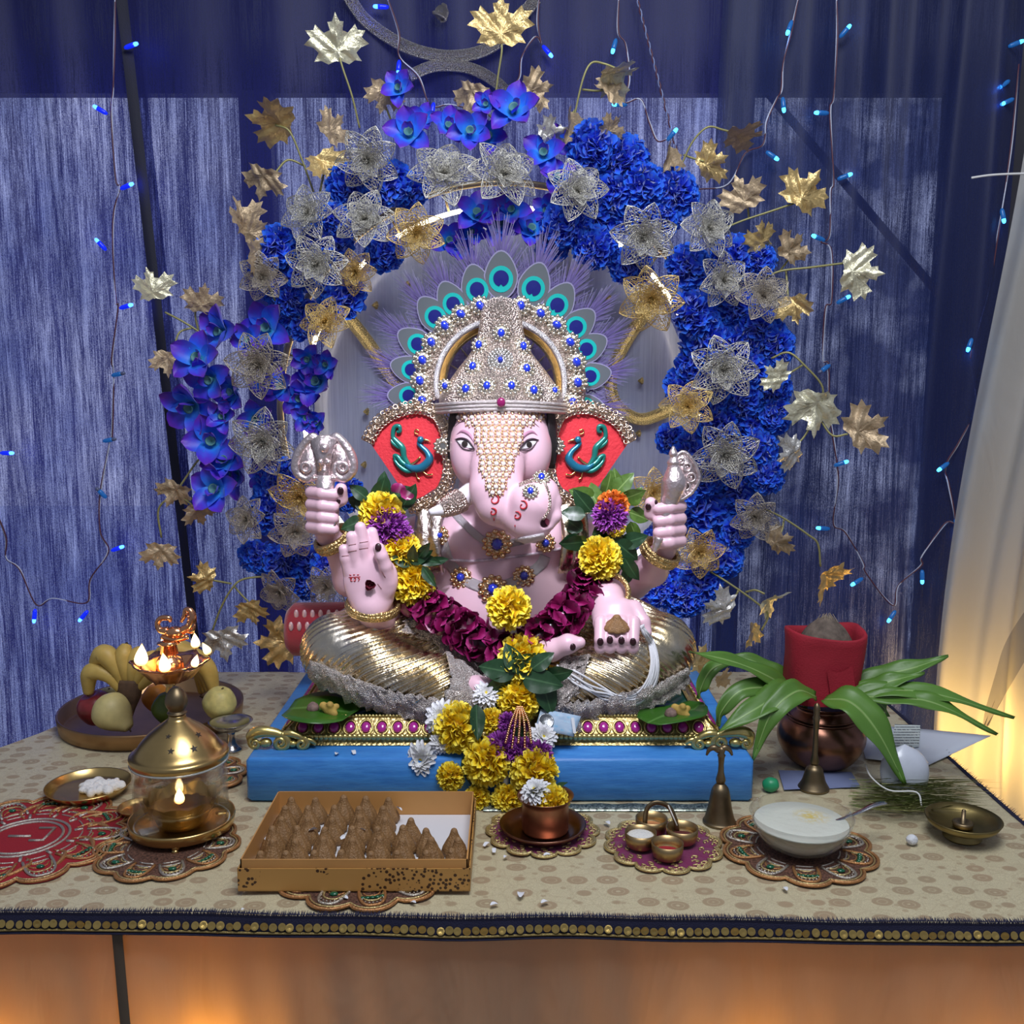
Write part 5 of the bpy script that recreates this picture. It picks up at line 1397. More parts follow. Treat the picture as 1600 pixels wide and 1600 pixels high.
# orchids
t = NT('orchid_petal'); a = t.new('ShaderNodeAttribute', attribute_name='g'); nz = t.noise(t.coord(), 3, 3)
f = t.math('ADD', a.outputs['Fac'], t.math('MULTIPLY', t.math('SUBTRACT', nz, 0.5), 0.5))
t.set(color=t.ramp(f, [(0.0, (0.05, 0.45, 0.60)), (0.25, (0.02, 0.26, 0.95)), (0.5, (0.03, 0.12, 0.90)), (0.75, (0.09, 0.03, 0.70)), (1.0, (0.15, 0.02, 0.52))]), rough=0.45, sheen=0.2); m_orch = t.m
om = [petal_mb(1.0, 0.66, nu=7, nv=4, cup=0.40, curl=c, tipw=0.12, ruffle=0.06, basew=0.2).data('petal', m_orch, gname='g') for c in (0.1, 0.22, -0.08)]
oc = MB(); oc.lathe([(0.02, -0.05), (0.07, 0.05), (0.10, 0.16), (0.12, 0.22), (0.09, 0.20), (0, 0.10)], 10)
oc_me = oc.data('flower_throat', mat('orchid_throat', (0.10, 0.28, 0.30), 0.5))
orch = [(625, 140, 58), (640, 212, 78), (700, 200, 60), (662, 188, 50), (735, 207, 70), (805, 175, 84), (762, 214, 62), (760, 165, 44), (850, 242, 72), (872, 282, 62), (872, 222, 50), (830, 362, 72), (780, 352, 74), (745, 338, 74), (700, 378, 62), (722, 392, 50), (802, 330, 64), (856, 330, 52), (735, 365, 52),
        (350, 520, 84), (420, 515, 84), (392, 532, 60), (312, 562, 84), (332, 592, 78), (302, 632, 92), (368, 612, 72), (500, 598, 84), (482, 560, 52), (470, 622, 62), (440, 606, 60), (415, 600, 52), (400, 652, 60), (332, 690, 84), (350, 652, 54), (352, 722, 72), (498, 660, 42), (340, 765, 84), (372, 742, 72), (410, 745, 44), (480, 652, 50), (510, 570, 46), (1000, 950, 50), (1110, 205, 0)]
orch = [o for o in orch if o[2] > 0]
def orchid_proto():
    t_ = thing('orchid', '', 'flower', (0, 0, 0), 'purple blue orchids on the ring')
    for k in range(5): piece('petal', om[k % 3], t_, (0, 0, 0), dirM(2 * PI * k / 5 + 0.15 * (k % 2), R(16 + 8 * (k % 2))), 0.55, world=False)
    for k in range(2): piece('petal', om[1], t_, (0, 0, 0.03), dirM(R(250 + 50 * k), R(50)), (0.30, 0.32, 0.3), world=False)
    piece('flower_throat', oc_me, t_, (0, 0, 0), scale=0.8, world=False); return t_
op = orchid_proto()
for k, ((x, y, d), lb) in enumerate(zip(orch, name_all('purple blue orchid bloom', orch))):
    o = op if k == 0 else copy_tree(op); p = at(x, y, 2.44 + random.uniform(-.03, .03)); n = (outward(x, y, 0.3) + Vector((random.uniform(-.3, .3), 0, random.uniform(-.3, .2)))).normalized()
    s = d * 1.02 * sc(p); o.matrix_world = Matrix.Translation(p) @ face_rot(n, random.random() * 6).to_4x4() @ Matrix.Diagonal((s, s, s, 1)); o['label'] = lb

# filigree poinsettias: openwork petals of fine wire
def filigree(seed, nu=11, nv=8, W=0.70):
    r = random.Random(seed); pt = {}
    for i in range(nu + 1):
        u = i / nu; w = W * 0.5 * (math.sin(PI * min(1, 0.10 + 0.90 * u)) ** 0.75 if u < 1 else 0.0) * (1.08 if u < 0.5 else 1.0)
        if i == 0: w = W * 0.10
        for k in range(nv + 1):
            v = k / nv * 2 - 1; j = 0.0 if (k in (0, nv) or i in (0, nu)) else 1.0
            pt[i, k] = Vector((u + j * r.uniform(-.030, .030), v * w + j * r.uniform(-.022, .022), 0.10 * abs(v) * w * 2 + 0.06 * math.sin(PI * u) - 0.10 * u * u))
    m = MB(); 
    def bar(a, b, th):
        d = b - a
        if d.length < 1e-5: return
        d.normalize(); n = d.orthogonal().normalized(); b2 = d.cross(n)
        vs = []
        for P in (a, b):
            for q in range(3): an = 2 * PI * q / 3; vs.append(P + (n * math.cos(an) + b2 * math.sin(an)) * th)
        m.add(vs, [(q, (q + 1) % 3, 3 + (q + 1) % 3, 3 + q) for q in range(3)])
    for i in range(nu + 1):
        for k in range(nv + 1):
            edge = k in (0, nv)
            if i < nu: 
                if edge or k == nv // 2 or r.random() < 0.72: bar(pt[i, k], pt[i + 1, k], 0.016 if edge else (0.014 if k == nv // 2 else 0.0105))
            if k < nv and 0 < i < nu and r.random() < 0.85: bar(pt[i, k], pt[i, k + 1], 0.0105)
            if i < nu and k < nv and r.random() < 0.35: bar(pt[i, k], pt[i + 1, k + 1], 0.010)
    return m
m_fs = mat('silver_glitter_wire', (0.68, 0.66, 0.60), 0.34, 0.85, bump=0.4, bs=40); m_fg = mat('gold_glitter_wire', (0.86, 0.64, 0.26), 0.34, 0.85, bump=0.4, bs=40)
m_fd = mat('dark_silver_wire', (0.56, 0.50, 0.42), 0.4, 0.75, bump=0.4, bs=40)
fil = {k: [filigree(s).data('petal', mm) for s in (1, 2, 3)] for k, mm in (('silver', m_fs), ('gold', m_fg), ('bronze', m_fd))}
def pc_mb():
    m = MB(); r = random.Random(5)
    for i in range(46):
        az = r.uniform(0, 6.28); el = r.uniform(0.5, 1.5); L = r.uniform(0.15, 0.42); d = Vector((math.cos(az) * math.cos(el), math.sin(az) * math.cos(el), math.sin(el)))
        m.tube([d * 0.02, d * L * 0.6 + Vector((0, 0, 0.02)), d * L], [.012, .010, .006], 4)
    return m
pcm = pc_mb(); pc_me = {k: pcm.data('stamens', mm) for k, mm in (('silver', m_fs), ('gold', m_fg), ('bronze', m_fd))}
def poin_proto(tone):
    t_ = thing('filigree_poinsettia', '', 'flower', (0, 0, 0), 'glitter wire poinsettias on the ring')
    for k in range(7): piece('petal', fil[tone][k % 3], t_, (0, 0, 0), dirM(2 * PI * k / 7 + 0.12 * (k % 2), R(8 + 10 * (k % 2))), 1.0, world=False)
    for k in range(7): piece('inner_petal', fil[tone][k % 3], t_, (0, 0, 0.06), dirM(2 * PI * (k + 0.5) / 7, R(34 + 10 * (k % 2))), 0.66, world=False)
    piece('stamens', pc_me[tone], t_, (0, 0, 0.05), world=False); return t_
poin = [(575, 250, 100, 'silver'), (695, 275, 114, 'silver'), (785, 275, 114, 'silver'), (900, 300, 100, 'silver'), (483, 335, 90, 'silver'), (570, 345, 98, 'silver'), (650, 365, 92, 'gold'), (495, 415, 98, 'silver'), (556, 425, 72, 'gold'), (410, 432, 76, 'bronze'), (510, 505, 84, 'gold'),
        (1005, 370, 104, 'silver'), (1018, 468, 104, 'gold'), (1105, 358, 94, 'silver'), (1128, 438, 88, 'silver'), (1192, 462, 86, 'bronze'), (405, 570, 104, 'bronze'), (412, 690, 108, 'silver'), (1130, 578, 108, 'silver'), (1074, 636, 86, 'gold'), (1133, 710, 108, 'silver'), (1020, 770, 80, 'gold'),
        (1180, 808, 78, 'bronze'), (1092, 862, 82, 'gold'), (470, 775, 98, 'gold'), (462, 830, 84, 'bronze'), (388, 812, 76, 'bronze'), (440, 922, 78, 'bronze'), (512, 916, 74, 'bronze'), (520, 200, 0, 'silver')]
poin = [p for p in poin if p[2] > 0]; protos = {}
labs = name_all({'silver': 'silver openwork wire poinsettia', 'gold': 'gold openwork wire poinsettia', 'bronze': 'dull bronze openwork wire poinsettia'}, poin)
for (x, y, d, tone), lb in zip(poin, labs):
    if tone not in protos: protos[tone] = o = poin_proto(tone)
    else: o = copy_tree(protos[tone])
    p = at(x, y, 2.365 + random.uniform(-.015, .02)); s = d * 0.52 * sc(p); n = (Vector((0, -1, 0.1)) + Vector((random.uniform(-.5, .5), 0, random.uniform(-.45, .45)))).normalized()
    o.matrix_world = Matrix.Translation(p) @ face_rot(n, random.random() * 6).to_4x4() @ Matrix.Diagonal((s, s, s, 1)); o['label'] = lb
# ================================================================== LEAF SPRAYS, RIBBONS, STRING LIGHTS
half = [(0, 1.0), (.09, .80), (.20, .80), (.16, .60), (.30, .56), (.50, .76), (.55, .62), (.76, .62), (.64, .45), (.82, .30), (.60, .22), (.48, .10), (.60, -.10), (.42, -.08), (.26, -.18), (.06, -.10)]
outl_ = half + [(0, -.12)] + [(-x, y) for x, y in half[:0:-1]]
def maple_mb(seed, fold, curl, crump=0.05):
    r = random.Random(seed); C = Vector((0, 0.12, 0)); n = len(outl_); RN = 6; vs = [C.copy()]; ph = [r.uniform(0, 6) for _ in range(6)]
    dense = []
    for k in range(n):
        a = Vector((*outl_[k], 0)); b = Vector((*outl_[(k + 1) % n], 0)); dense += [a, (a + b) / 2]
    N = len(dense)
    def disp(p):
        x, y = p.x, p.y; th = math.atan2(x, y - 0.1); q = math.hypot(x, y - 0.1)
        z = fold * abs(x) + curl * (y - 0.1) ** 2 + crump * q * math.cos(5 * th + ph[0]) + crump * 0.7 * math.sin(9 * x + ph[1]) * math.sin(8 * y + ph[2]) + crump * 0.5 * math.sin(17 * (x + y) + ph[3])
        z += -0.10 * fold * 0 + r.uniform(-.008, .008); return Vector((x, y, z))
    for j in range(1, RN + 1):
        f = (j / RN) ** 0.85
        for p in dense: vs.append(C.lerp(p, f))
    vs = [disp(p) for p in vs]; fs = [(0, 1 + k, 1 + (k + 1) % N) for k in range(N)]
    for j in range(RN - 1):
        for k in range(N): k2 = (k + 1) % N; fs.append((1 + j * N + k, 1 + (j + 1) * N + k, 1 + (j + 1) * N + k2, 1 + j * N + k2))
    m = MB(); m.add(vs, fs); return m
def foil(name, c, rough=0.36, metal=0.6):
    t = NT(name); co = t.coord(); n = t.noise(co, 5, 4, 0.6); n2 = t.noise(co, 2.2, 2)
    t.set(color=t.ramp(n2, [(0.3, tuple(x * 0.8 for x in c)), (0.7, c)]), metal=metal, rough=t.ramp(n, [(0.3, rough * 0.8), (0.7, rough * 1.4)])); t.bump(n, 0.2, 0.04); return t.m
tones = {'gold': foil('gold_foil_leaf', (0.82, 0.60, 0.26)), 'pale': foil('pale_gold_leaf', (0.84, 0.80, 0.58)), 'bronze': foil('dull_gold_leaf', (0.62, 0.47, 0.30), 0.45, 0.45), 'silver': foil('silver_leaf', (0.78, 0.76, 0.72), 0.25)}
mvar = [maple_mb(1, 0.10, -0.10), maple_mb(2, -0.25, 0.15, 0.07), maple_mb(3, 0.45, -0.2, 0.05), maple_mb(4, 0.05, 0.25, 0.08)]
mesh_leaf = {k: [v.data('leaf', mm) for v in mvar] for k, mm in tones.items()}
m_stem = mat('gold_green_stem', (0.36, 0.34, 0.14), 0.5, 0.3)
DEG = R(1)
def spray(label, stems, leaves, Y=2.46):
    s0 = stems[0]; root = at(s0[0][0], s0[0][1], Y)
    t_ = thing('leaf_spray', label, 'leaves', root, 'gold leaf sprays around the ring')
    for st in stems:
        P = cr([at(x, y, Y + (0.02 if i == 0 else 0) + 0.006 * math.sin(i * 2)) for i, (x, y) in enumerate(st)], 7)
        MB().tube(P, 0.0026, 6).build('stem', m_stem, t_)
    for (x, y, d, roll, yaw, pit, tone, v) in leaves:
        p = at(x, y, Y - 0.012); s = d * 0.62 * sc(p)
        M = Matrix.Rotation(R(yaw), 3, 'Z') @ Matrix.Rotation(R(pit), 3, 'X') @ Matrix.Rotation(R(90), 3, 'X') @ Matrix.Rotation(R(-roll), 3, 'Z')
        piece('leaf', mesh_leaf[tone][v], t_, p - M @ Vector((0, 0.3 * s, 0)), M, s)
spray('crumpled pale gold maple leaf on a stalk at the upper left', [[(562, 200), (550, 150), (535, 105), (527, 75)]], [(527, 68, 100, -5, 15, 10, 'pale', 1)])
spray('gold leaf spray left of the ring near the ten thirty side', [[(490, 300), (470, 245), (452, 205), (430, 195)], [(478, 260), (450, 250), (430, 270)], [(500, 300), (505, 275), (508, 262)]], [(428, 190, 104, -80, 10, 55, 'gold', 0), (410, 282, 76, 200, -15, 25, 'bronze', 1), (507, 258, 74, 150, 20, -20, 'gold', 2), (520, 200, 70, 40, 40, 10, 'bronze', 0)])
spray('dull gold leaf behind the small purple orchid at the top left', [[(625, 220), (612, 190), (600, 160)]], [(600, 148, 70, -170, 25, 10, 'bronze', 0)])
spray('large gold maple leaf standing on a stalk above the top of the ring', [[(772, 170), (778, 120), (784, 80), (783, 60)]], [(783, 40, 104, 0, 0, 8, 'gold', 0)], 2.44)
spray('pair of dull gold leaves either side of the top stalk', [[(780, 200), (760, 175), (738, 160)], [(790, 195), (815, 165), (832, 150)]], [(735, 150, 74, -160, -30, 10, 'bronze', 1), (836, 140, 70, 70, 25, 15, 'bronze', 3)], 2.47)
spray('curling pale leaf spray arching right of the ring top', [[(890, 225), (900, 170), (912, 120), (925, 98), (945, 100), (965, 108)], [(910, 140), (935, 142), (955, 138)], [(900, 170), (893, 180), (890, 190)]], [(962, 115, 92, 75, 20, 62, 'pale', 2), (955, 140, 62, 60, 30, -30, 'bronze', 1), (890, 195, 80, 190, 62, 0, 'bronze', 2), (955, 200, 56, 30, 30, 30, 'bronze', 0), (862, 210, 62, 60, 10, 30, 'silver', 1)], 2.42)
spray('gold leaf spray with a level leaf at the upper right', [[(1060, 270), (1080, 225), (1105, 199), (1130, 203), (1155, 210)], [(1068, 242), (1085, 248), (1100, 252)], [(1062, 265), (1050, 250), (1045, 240)]], [(1160, 212, 92, 85, 5, 74, 'bronze', 0), (1110, 255, 72, 70, -20, 20, 'gold', 1), (1045, 245, 66, 200, 55, 0, 'bronze', 2)])
spray('bright gold leaf and dull leaf on a slanting stalk right of the ring', [[(1125, 360), (1160, 345), (1205, 330), (1240, 318)], [(1170, 342), (1168, 325), (1160, 312)]], [(1258, 300, 92, 30, 10, 5, 'gold', 1), (1160, 306, 80, -20, -20, 15, 'bronze', 0)], 2.44)
spray('wide leaf spray reaching right below the slanting one', [[(1185, 440), (1218, 424), (1265, 418), (1320, 411)], [(1218, 424), (1232, 405), (1238, 388)], [(1228, 423), (1230, 445), (1232, 475)], [(1180, 420), (1185, 395), (1190, 375)]], [(1342, 425, 90, 95, -10, 5, 'pale', 1), (1236, 388, 70, 30, 25, 10, 'bronze', 3), (1242, 480, 66, 170, -30, 0, 'gold', 2), (1190, 372, 70, -20, 30, 10, 'gold', 1)], 2.42)
spray('leaf spray with a big olive leaf right of the three o clock carnations', [[(1205, 560), (1232, 551), (1258, 572), (1285, 605), (1280, 640)], [(1255, 570), (1235, 582), (1218, 590)], [(1278, 650), (1300, 680), (1325, 678)], [(1275, 650), (1258, 680), (1245, 695)]], [(1212, 588, 60, -50, 10, 5, 'pale', 0), (1275, 640, 104, 185, 12, 5, 'pale', 1), (1350, 670, 92, 60, -10, 0, 'bronze', 3), (1236, 708, 70, -110, 20, 15, 'silver', 1)], 2.38)
spray('drooping leaf spray right of the ring at four o clock', [[(1195, 795), (1225, 810), (1262, 835), (1278, 850), (1282, 885)], [(1225, 812), (1222, 828), (1216, 840)]], [(1217, 846, 62, 60, -20, 20, 'bronze', 1), (1292, 905, 84, 140, 35, 20, 'gold', 2)])
spray('silvery leaf spray under the ring at lower right', [[(1105, 890), (1140, 912), (1180, 940), (1200, 960), (1190, 985)], [(1155, 920), (1145, 938), (1132, 948)], [(1165, 925), (1180, 922), (1195, 928)]], [(1126, 950, 74, -70, 5, 10, 'silver', 1), (1205, 937, 66, 95, 30, 40, 'pale', 2), (1172, 990, 62, 195, 60, 0, 'gold', 2)], 2.40)
spray('pale gold leaf and small leaf reaching left of the ring at nine thirty', [[(330, 535), (310, 518), (285, 502), (258, 488)], [(310, 518), (305, 490), (312, 478)], [(300, 512), (280, 520), (272, 545)]], [(237, 448, 72, -10, 40, 0, 'pale', 2), (316, 470, 68, 10, 20, 20, 'bronze', 0), (262, 565, 60, 185, 45, 0, 'bronze', 1)])
spray('long dull gold leaf hanging beside the ring at ten o clock', [[(430, 470), (410, 420), (385, 350), (372, 325)]], [(405, 400, 96, 165, 58, 0, 'bronze', 2), (378, 340, 80, -20, 60, 0, 'bronze', 2), (395, 360, 62, 60, 20, 20, 'bronze', 0)], 2.40)
spray('drooping dull leaf spray left of the ring at eight thirty', [[(335, 690), (305, 725), (275, 768), (248, 795), (252, 840)], [(275, 772), (295, 785), (305, 795)]], [(272, 770, 62, 210, 15, 20, 'bronze', 1), (310, 800, 58, 160, 30, 10, 'bronze', 0), (250, 866, 64, 190, 20, 5, 'bronze', 0)])
spray('leaf spray hanging above the oil lamp', [[(420, 900), (380, 905), (362, 920), (345, 950), (332, 985)], [(362, 912), (340, 908), (325, 905)], [(365, 915), (378, 930), (388, 940)]], [(318, 905, 58, -75, 10, 10, 'gold', 1), (392, 955, 62, 165, -10, 10, 'gold', 0), (348, 1003, 78, 170, 10, 10, 'silver', 1)], 2.42)
spray('broad gold leaf lying behind the idol base at the left', [[(490, 1005), (465, 1003), (440, 1000)]], [(437, 1003, 92, -85, 0, 10, 'gold', 3)], 2.33)
spray('gold leaf tucked behind the right knee beside the mango leaves', [[(1060, 1060), (1085, 1070), (1110, 1075)]], [(1092, 1032, 70, 20, 30, 0, 'gold', 1), (1130, 1060, 50, 60, 30, 30, 'bronze', 0)], 2.34)

# ribbons of metallic mesh on the backdrop
m_rib = gold_mat('silver_mesh_ribbon', (0.80, 0.72, 0.68), 0.4, 330, 1.0, 0.006, 0.5); m_ribg = gold_mat('gold_mesh_ribbon', (0.90, 0.68, 0.32), 0.35, 420, 1.0, 0.005, 0.3)
def ribbon(label, pts, w, mt, Y=2.625):
    P = cr([at(x, y, Y) for x, y in pts], 8); o = MB().tube(P, w, 10, flat=1.0).build('mesh_ribbon', mt, org=P[len(P) // 2]); o.scale = (1, 0.6, 1); return tag(o, label, 'ribbon', 'metallic mesh ribbons on the backdrop')
ribbon('silver mesh ribbon drooping at the top edge of the backdrop', [(540, -12), (575, 35), (640, 75), (710, 88), (775, 68), (838, -2)], 0.0155, m_rib)
ribbon('short silver mesh ribbon arching just above the orchids', [(640, 118), (680, 103), (732, 106), (775, 128), (800, 155)], 0.0145, m_rib)
ribbon('straight gold mesh ribbon slanting down left of the crown', [(540, 490), (575, 535), (605, 580), (632, 618)], 0.0165, m_ribg, 2.585)
ribbon('bent gold mesh ribbon right of the crown', [(1010, 485), (975, 540), (955, 585), (962, 630), (1000, 655), (1050, 640)], 0.0160, m_ribg, 2.585)
rb = MB()
for i in range(60):
    u = 2 * ((i * 0.618) % 1) - 1; a = i * 2.4; q = math.sqrt(1 - u * u); rb.sphere((q * math.cos(a), q * math.sin(a), u), 0.28, 5, 3)
rb.sphere((0, 0, 0), 0.95, 10, 6); stud_me = rb.data('stud', m_ribg); stud2_me = rb.data('stud', m_rib)
for (x, y, r, lb) in ((690, 20, 12, 'round silver beaded stud high on the dark backdrop'), (587, 477, 5, 'gold stud left of the topmost feathers near the blue carnation'), (573, 643, 4.5, 'gold stud left of the left ear tip, upper one'), (569, 726, 4.5, 'gold stud left of the left ear tip, lower one'),
                      (638, 443, 4.5, 'gold stud upper left of the feather fan'), (895, 420, 4.5, 'gold stud upper right of the feather fan beside carnations'), (952, 467, 4.5, 'gold stud beside the top of the bent gold ribbon'), (1002, 595, 4.5, 'gold stud inside the curve of the bent gold ribbon'), (998, 677, 4.5, 'gold stud below the bent gold ribbon')):
    p = at(x, y, 2.622 if r > 10 else 2.592); tag(piece('backdrop_stud', stud2_me if r > 10 else stud_me, None, p, None, r * sc(p)), lb, 'stud', 'studs on the backdrop')

# string lights
m_wire = mat('clear_wire', (0.55, 0.60, 0.75), 0.4); m_wirer = mat('red_wire', (0.10, 0.03, 0.05), 0.45)
m_hold = {'blue': NT('bulb_holder_blue'), 'cyan': NT('bulb_holder_cyan')}
m_hold['blue'].set(color=(0.01, 0.02, 0.5), rough=0.25, emit=(0.0, 0.02, 1.0), es=0.7); m_hold['cyan'].set(color=(0.02, 0.12, 0.35), rough=0.25, emit=(0.0, 0.15, 0.6), es=0.25)
m_tip = {'blue': emis('led_blue', (0.03, 0.12, 1.0), 9.0), 'cyan': emis('led_cyan', (0.05, 0.45, 1.0), 5.0), 'off': mat('led_off', (0.12, 0.14, 0.25), 0.2)}
bh = MB(); bh.lathe([(0, -0.010), (0.0030, -0.010), (0.0052, -0.004), (0.0056, 0.010), (0.0050, 0.015), (0, 0.0155)], 10)
bt = MB(); bt.lathe([(0.0044, 0.014), (0.0046, 0.020), (0.0032, 0.0245), (0, 0.026)], 10)
bh_me = {k: bh.data('bulb', v.m) for k, v in m_hold.items()}; bt_me = {k: bt.data('led_tip', v) for k, v in m_tip.items()}
YL = 2.615
def lights(label, wires, bulbs, glow):
    t_ = thing('string_lights', label, 'string lights', at(*wires[0][0], YL), 'fairy light strings on the curtains')
    for i, w in enumerate(wires):
        for q, (mm, off) in enumerate(((m_wire, 0), (m_wirer, 1.8))):
            P = cr([at(x + off * math.sin(j * 1.7), y, YL - 0.002 * q + 0.004 * math.sin(j * 2.3 + q)) for j, (x, y) in enumerate(w)], 7); MB().tube(P, 0.0019, 5).build('wire', mm, t_)
    for (x, y, ang, k) in bulbs:
        p = at(x, y, YL - 0.008); d = Vector((math.cos(R(ang)), -0.15, math.sin(R(ang)))); b = piece('bulb', bh_me['cyan' if k == 'off' else k], t_, p - d * 0.024, face_rot(d), 1.08)
        piece('led_tip', bt_me[k], b, (0, 0, 0), world=False)
        if k != 'off':
            l = bpy.data.lights.new('led_glow', 'POINT'); l.energy = glow; l.color = (0.01, 0.03, 1.0) if k == 'blue' else (0.02, 0.30, 1.0); l.shadow_soft_size = 0.01
            lo = bpy.data.objects.new('led_glow', l); COL.objects.link(lo); lo.location = p + d * 0.012 + Vector((0, -0.004, 0))
lights('long fairy light string with deep blue bulbs down the left curtain', [[(180, -10), (178, 65), (177, 140), (175, 178), (180, 280), (187, 291), (179, 330), (177, 385), (180, 470), (184, 480), (176, 560), (178, 585), (174, 680), (172, 690), (158, 770), (156, 830), (168, 862), (142, 905), (136, 942), (82, 935), (56, 945), (32, 890), (10, 872), (8, 840), (-8, 795)]],
       [(214, 68, 15, 'blue'), (147, 166, 150, 'blue'), (207, 287, 20, 'blue'), (150, 374, 130, 'blue'), (206, 476, 15, 'blue'), (194, 583, 10, 'off'), (180, 686, 10, 'off'), (151, 763, 130, 'off'), (192, 854, 20, 'blue'), (124, 970, -130, 'blue'), (53, 972, -95, 'blue'), (20, 708, 0, 'blue')], 0.055)
lights('fairy light string looping over the top left of the ring', [[(603, -10), (622, 50), (624, 88), (655, 120), (672, 165), (700, 163), (728, 168)]], [(585, 10, 180, 'blue'), (622, 116, -95, 'blue'), (674, 182, -100, 'blue')], 0.030)
lights('fairy light string hanging right of the top maple leaf', [[(843, -10), (839, 35), (846, 68)], [(846, 68), (835, 58), (816, 88), (812, 122), (795, 135)]], [(862, 88, -50, 'blue')], 0.030)
lights('fairy light string dropping behind the arching pale leaves', [[(967, -10), (965, 50), (978, 70), (984, 125), (975, 160), (1000, 155), (1015, 190), (1028, 220), (1044, 216)]], [(957, 82, -105, 'cyan'), (958, 163, 180, 'cyan'), (1057, 202, 50, 'cyan')], 0.014)
lights('fairy light string slanting down to the upper right leaf spray', [[(1249, -10), (1235, 50), (1224, 100), (1222, 140), (1213, 155), (1197, 190), (1193, 226), (1165, 240), (1137, 288), (1088, 296)]], [(1230, 53, -110, 'cyan'), (1225, 174, -85, 'cyan'), (1215, 249, -35, 'cyan')], 0.014)
lights('long fairy light string with pale blue bulbs down and around the right curtain', [[(1307, -10), (1307, 58), (1303, 150), (1298, 175), (1302, 280), (1297, 300), (1297, 368), (1284, 378), (1298, 392), (1299, 470), (1291, 482), (1286, 560), (1293, 570), (1296, 640), (1304, 690), (1308, 728), (1308, 760), (1303, 818), (1322, 832), (1348, 880), (1352, 895), (1396, 946), (1404, 915), (1438, 884), (1441, 868), (1478, 818), (1492, 814), (1482, 760), (1478, 728), (1500, 690), (1524, 634), (1518, 570), (1520, 545), (1548, 440), (1556, 380), (1566, 325), (1582, 220), (1592, 100)]],
       [(1328, 40, 50, 'cyan'), (1274, 176, 180, 'cyan'), (1330, 272, 20, 'cyan'), (1270, 368, 160, 'cyan'), (1327, 463, 30, 'cyan'), (1280, 582, 215, 'off'), (1324, 721, 20, 'cyan'), (1277, 825, 175, 'cyan'), (1331, 914, -150, 'cyan'), (1388, 971, -125, 'cyan'), (1441, 911, -90, 'cyan'), (1495, 830, -85, 'cyan'), (1466, 735, -145, 'cyan'), (1541, 647, -40, 'cyan'), (1512, 548, -110, 'cyan'), (1569, 347, -80, 'cyan'), (1560, 138, -145, 'cyan'), (1565, 163, -155, 'cyan'), (1598, 64, 20, 'cyan')], 0.014)
tw = MB()
for k in range(2):
    P = [at(996 + (y - 0) * 0.26 + 1.6 * math.sin(y * 0.25 + k * PI), y, YL - 0.003 + 0.002 * math.cos(y * 0.25 + k * PI)) for y in range(-12, 290, 5)]; tw.tube(P, 0.0018, 5, mi=k)
tag(tw.build('twisted_cord', [m_wirer, mat('blue_grey_wire', (0.20, 0.25, 0.45), 0.4)], org=at(1030, 130, YL)), 'red and blue twisted cord slanting down behind the pale leaves', 'cord')
# ================================================================== THINGS ON THE TABLE
m_brass = mat('brass', (0.62, 0.43, 0.17), 0.28, 1.0, var=0.12, vs=20, bump=0.06, bs=60)
m_brassd = mat('aged_brass', (0.24, 0.18, 0.105), 0.42, 1.0, var=0.2, vs=25, bump=0.08, bs=60)
m_copper = mat('copper', (0.38, 0.19, 0.12), 0.36, 1.0, var=0.2, vs=18, bump=0.08, bs=50)
m_copperd = mat('dark_copper', (0.24, 0.115, 0.08), 0.30, 1.0, var=0.35, vs=14, bump=0.08, bs=40)
m_copperb = mat('bright_copper', (0.85, 0.42, 0.22), 0.22, 1.0, var=0.1, vs=30, bump=0.1, bs=80)
m_steel = mat('steel', (0.62, 0.62, 0.64), 0.2, 1.0, bump=0.05, bs=60)
m_white = mat('white_powder', (0.80, 0.78, 0.76), 0.9, bump=0.6, bs=220, bd=0.004)
t = NT('blue_paint'); co = t.coord(scale=(0.5, 2, 3)); n = t.noise(co, 22, 5, 0.7)
t.set(color=t.ramp(n, [(0.3, (0.035, 0.20, 0.62)), (0.7, (0.075, 0.32, 0.78))]), rough=0.42); t.bump(n, 0.35, 0.004); m_bluep = t.m
a = atz(386, 1253); b = atz(1176, 1253)
plat = MB(); plat.box(((a.x + b.x) / 2, (a.y + 2.36) / 2, 0.0425), (b.x - a.x, 2.36 - a.y, 0.085), bev=0.006)
tag(plat.build('wooden_platform', m_bluep, org=((a.x + b.x) / 2, (a.y + 2.36) / 2, 0)), 'low blue painted wooden platform under the idol', 'platform')
# braid lying along the foot of the platform
t = NT('sequin_braid'); v = t.voro(t.coord(), 260, out='Color'); h = t.new('ShaderNodeSeparateColor'); t.link(v, h.inputs[0])
t.set(color=t.ramp(h.outputs[0], [(0, (0.06, 0.07, 0.07)), (0.6, (0.22, 0.26, 0.22)), (1, (0.55, 0.58, 0.50))]), metal=0.6, rough=0.3); t.bump(h.outputs[1], 0.7, 0.003); m_braid = t.m
r0 = []; 
for i in range(41):
    x = atz(755, 1270).x + (atz(1112, 1272).x - atz(755, 1270).x) * i / 40; y = a.y - 0.012
    r0.append([(x, y - 0.030, 0.001), (x, y - 0.028, 0.004), (x, y - 0.004, 0.004 + 0.001 * math.sin(i)), (x, y - 0.001, 0.001)])
tag(MB().grid(r0).build('sequin_braid', m_braid, org=(r0[20][0][0], a.y - 0.03, 0)), 'silvery green sequin braid along the foot of the blue platform', 'braid')

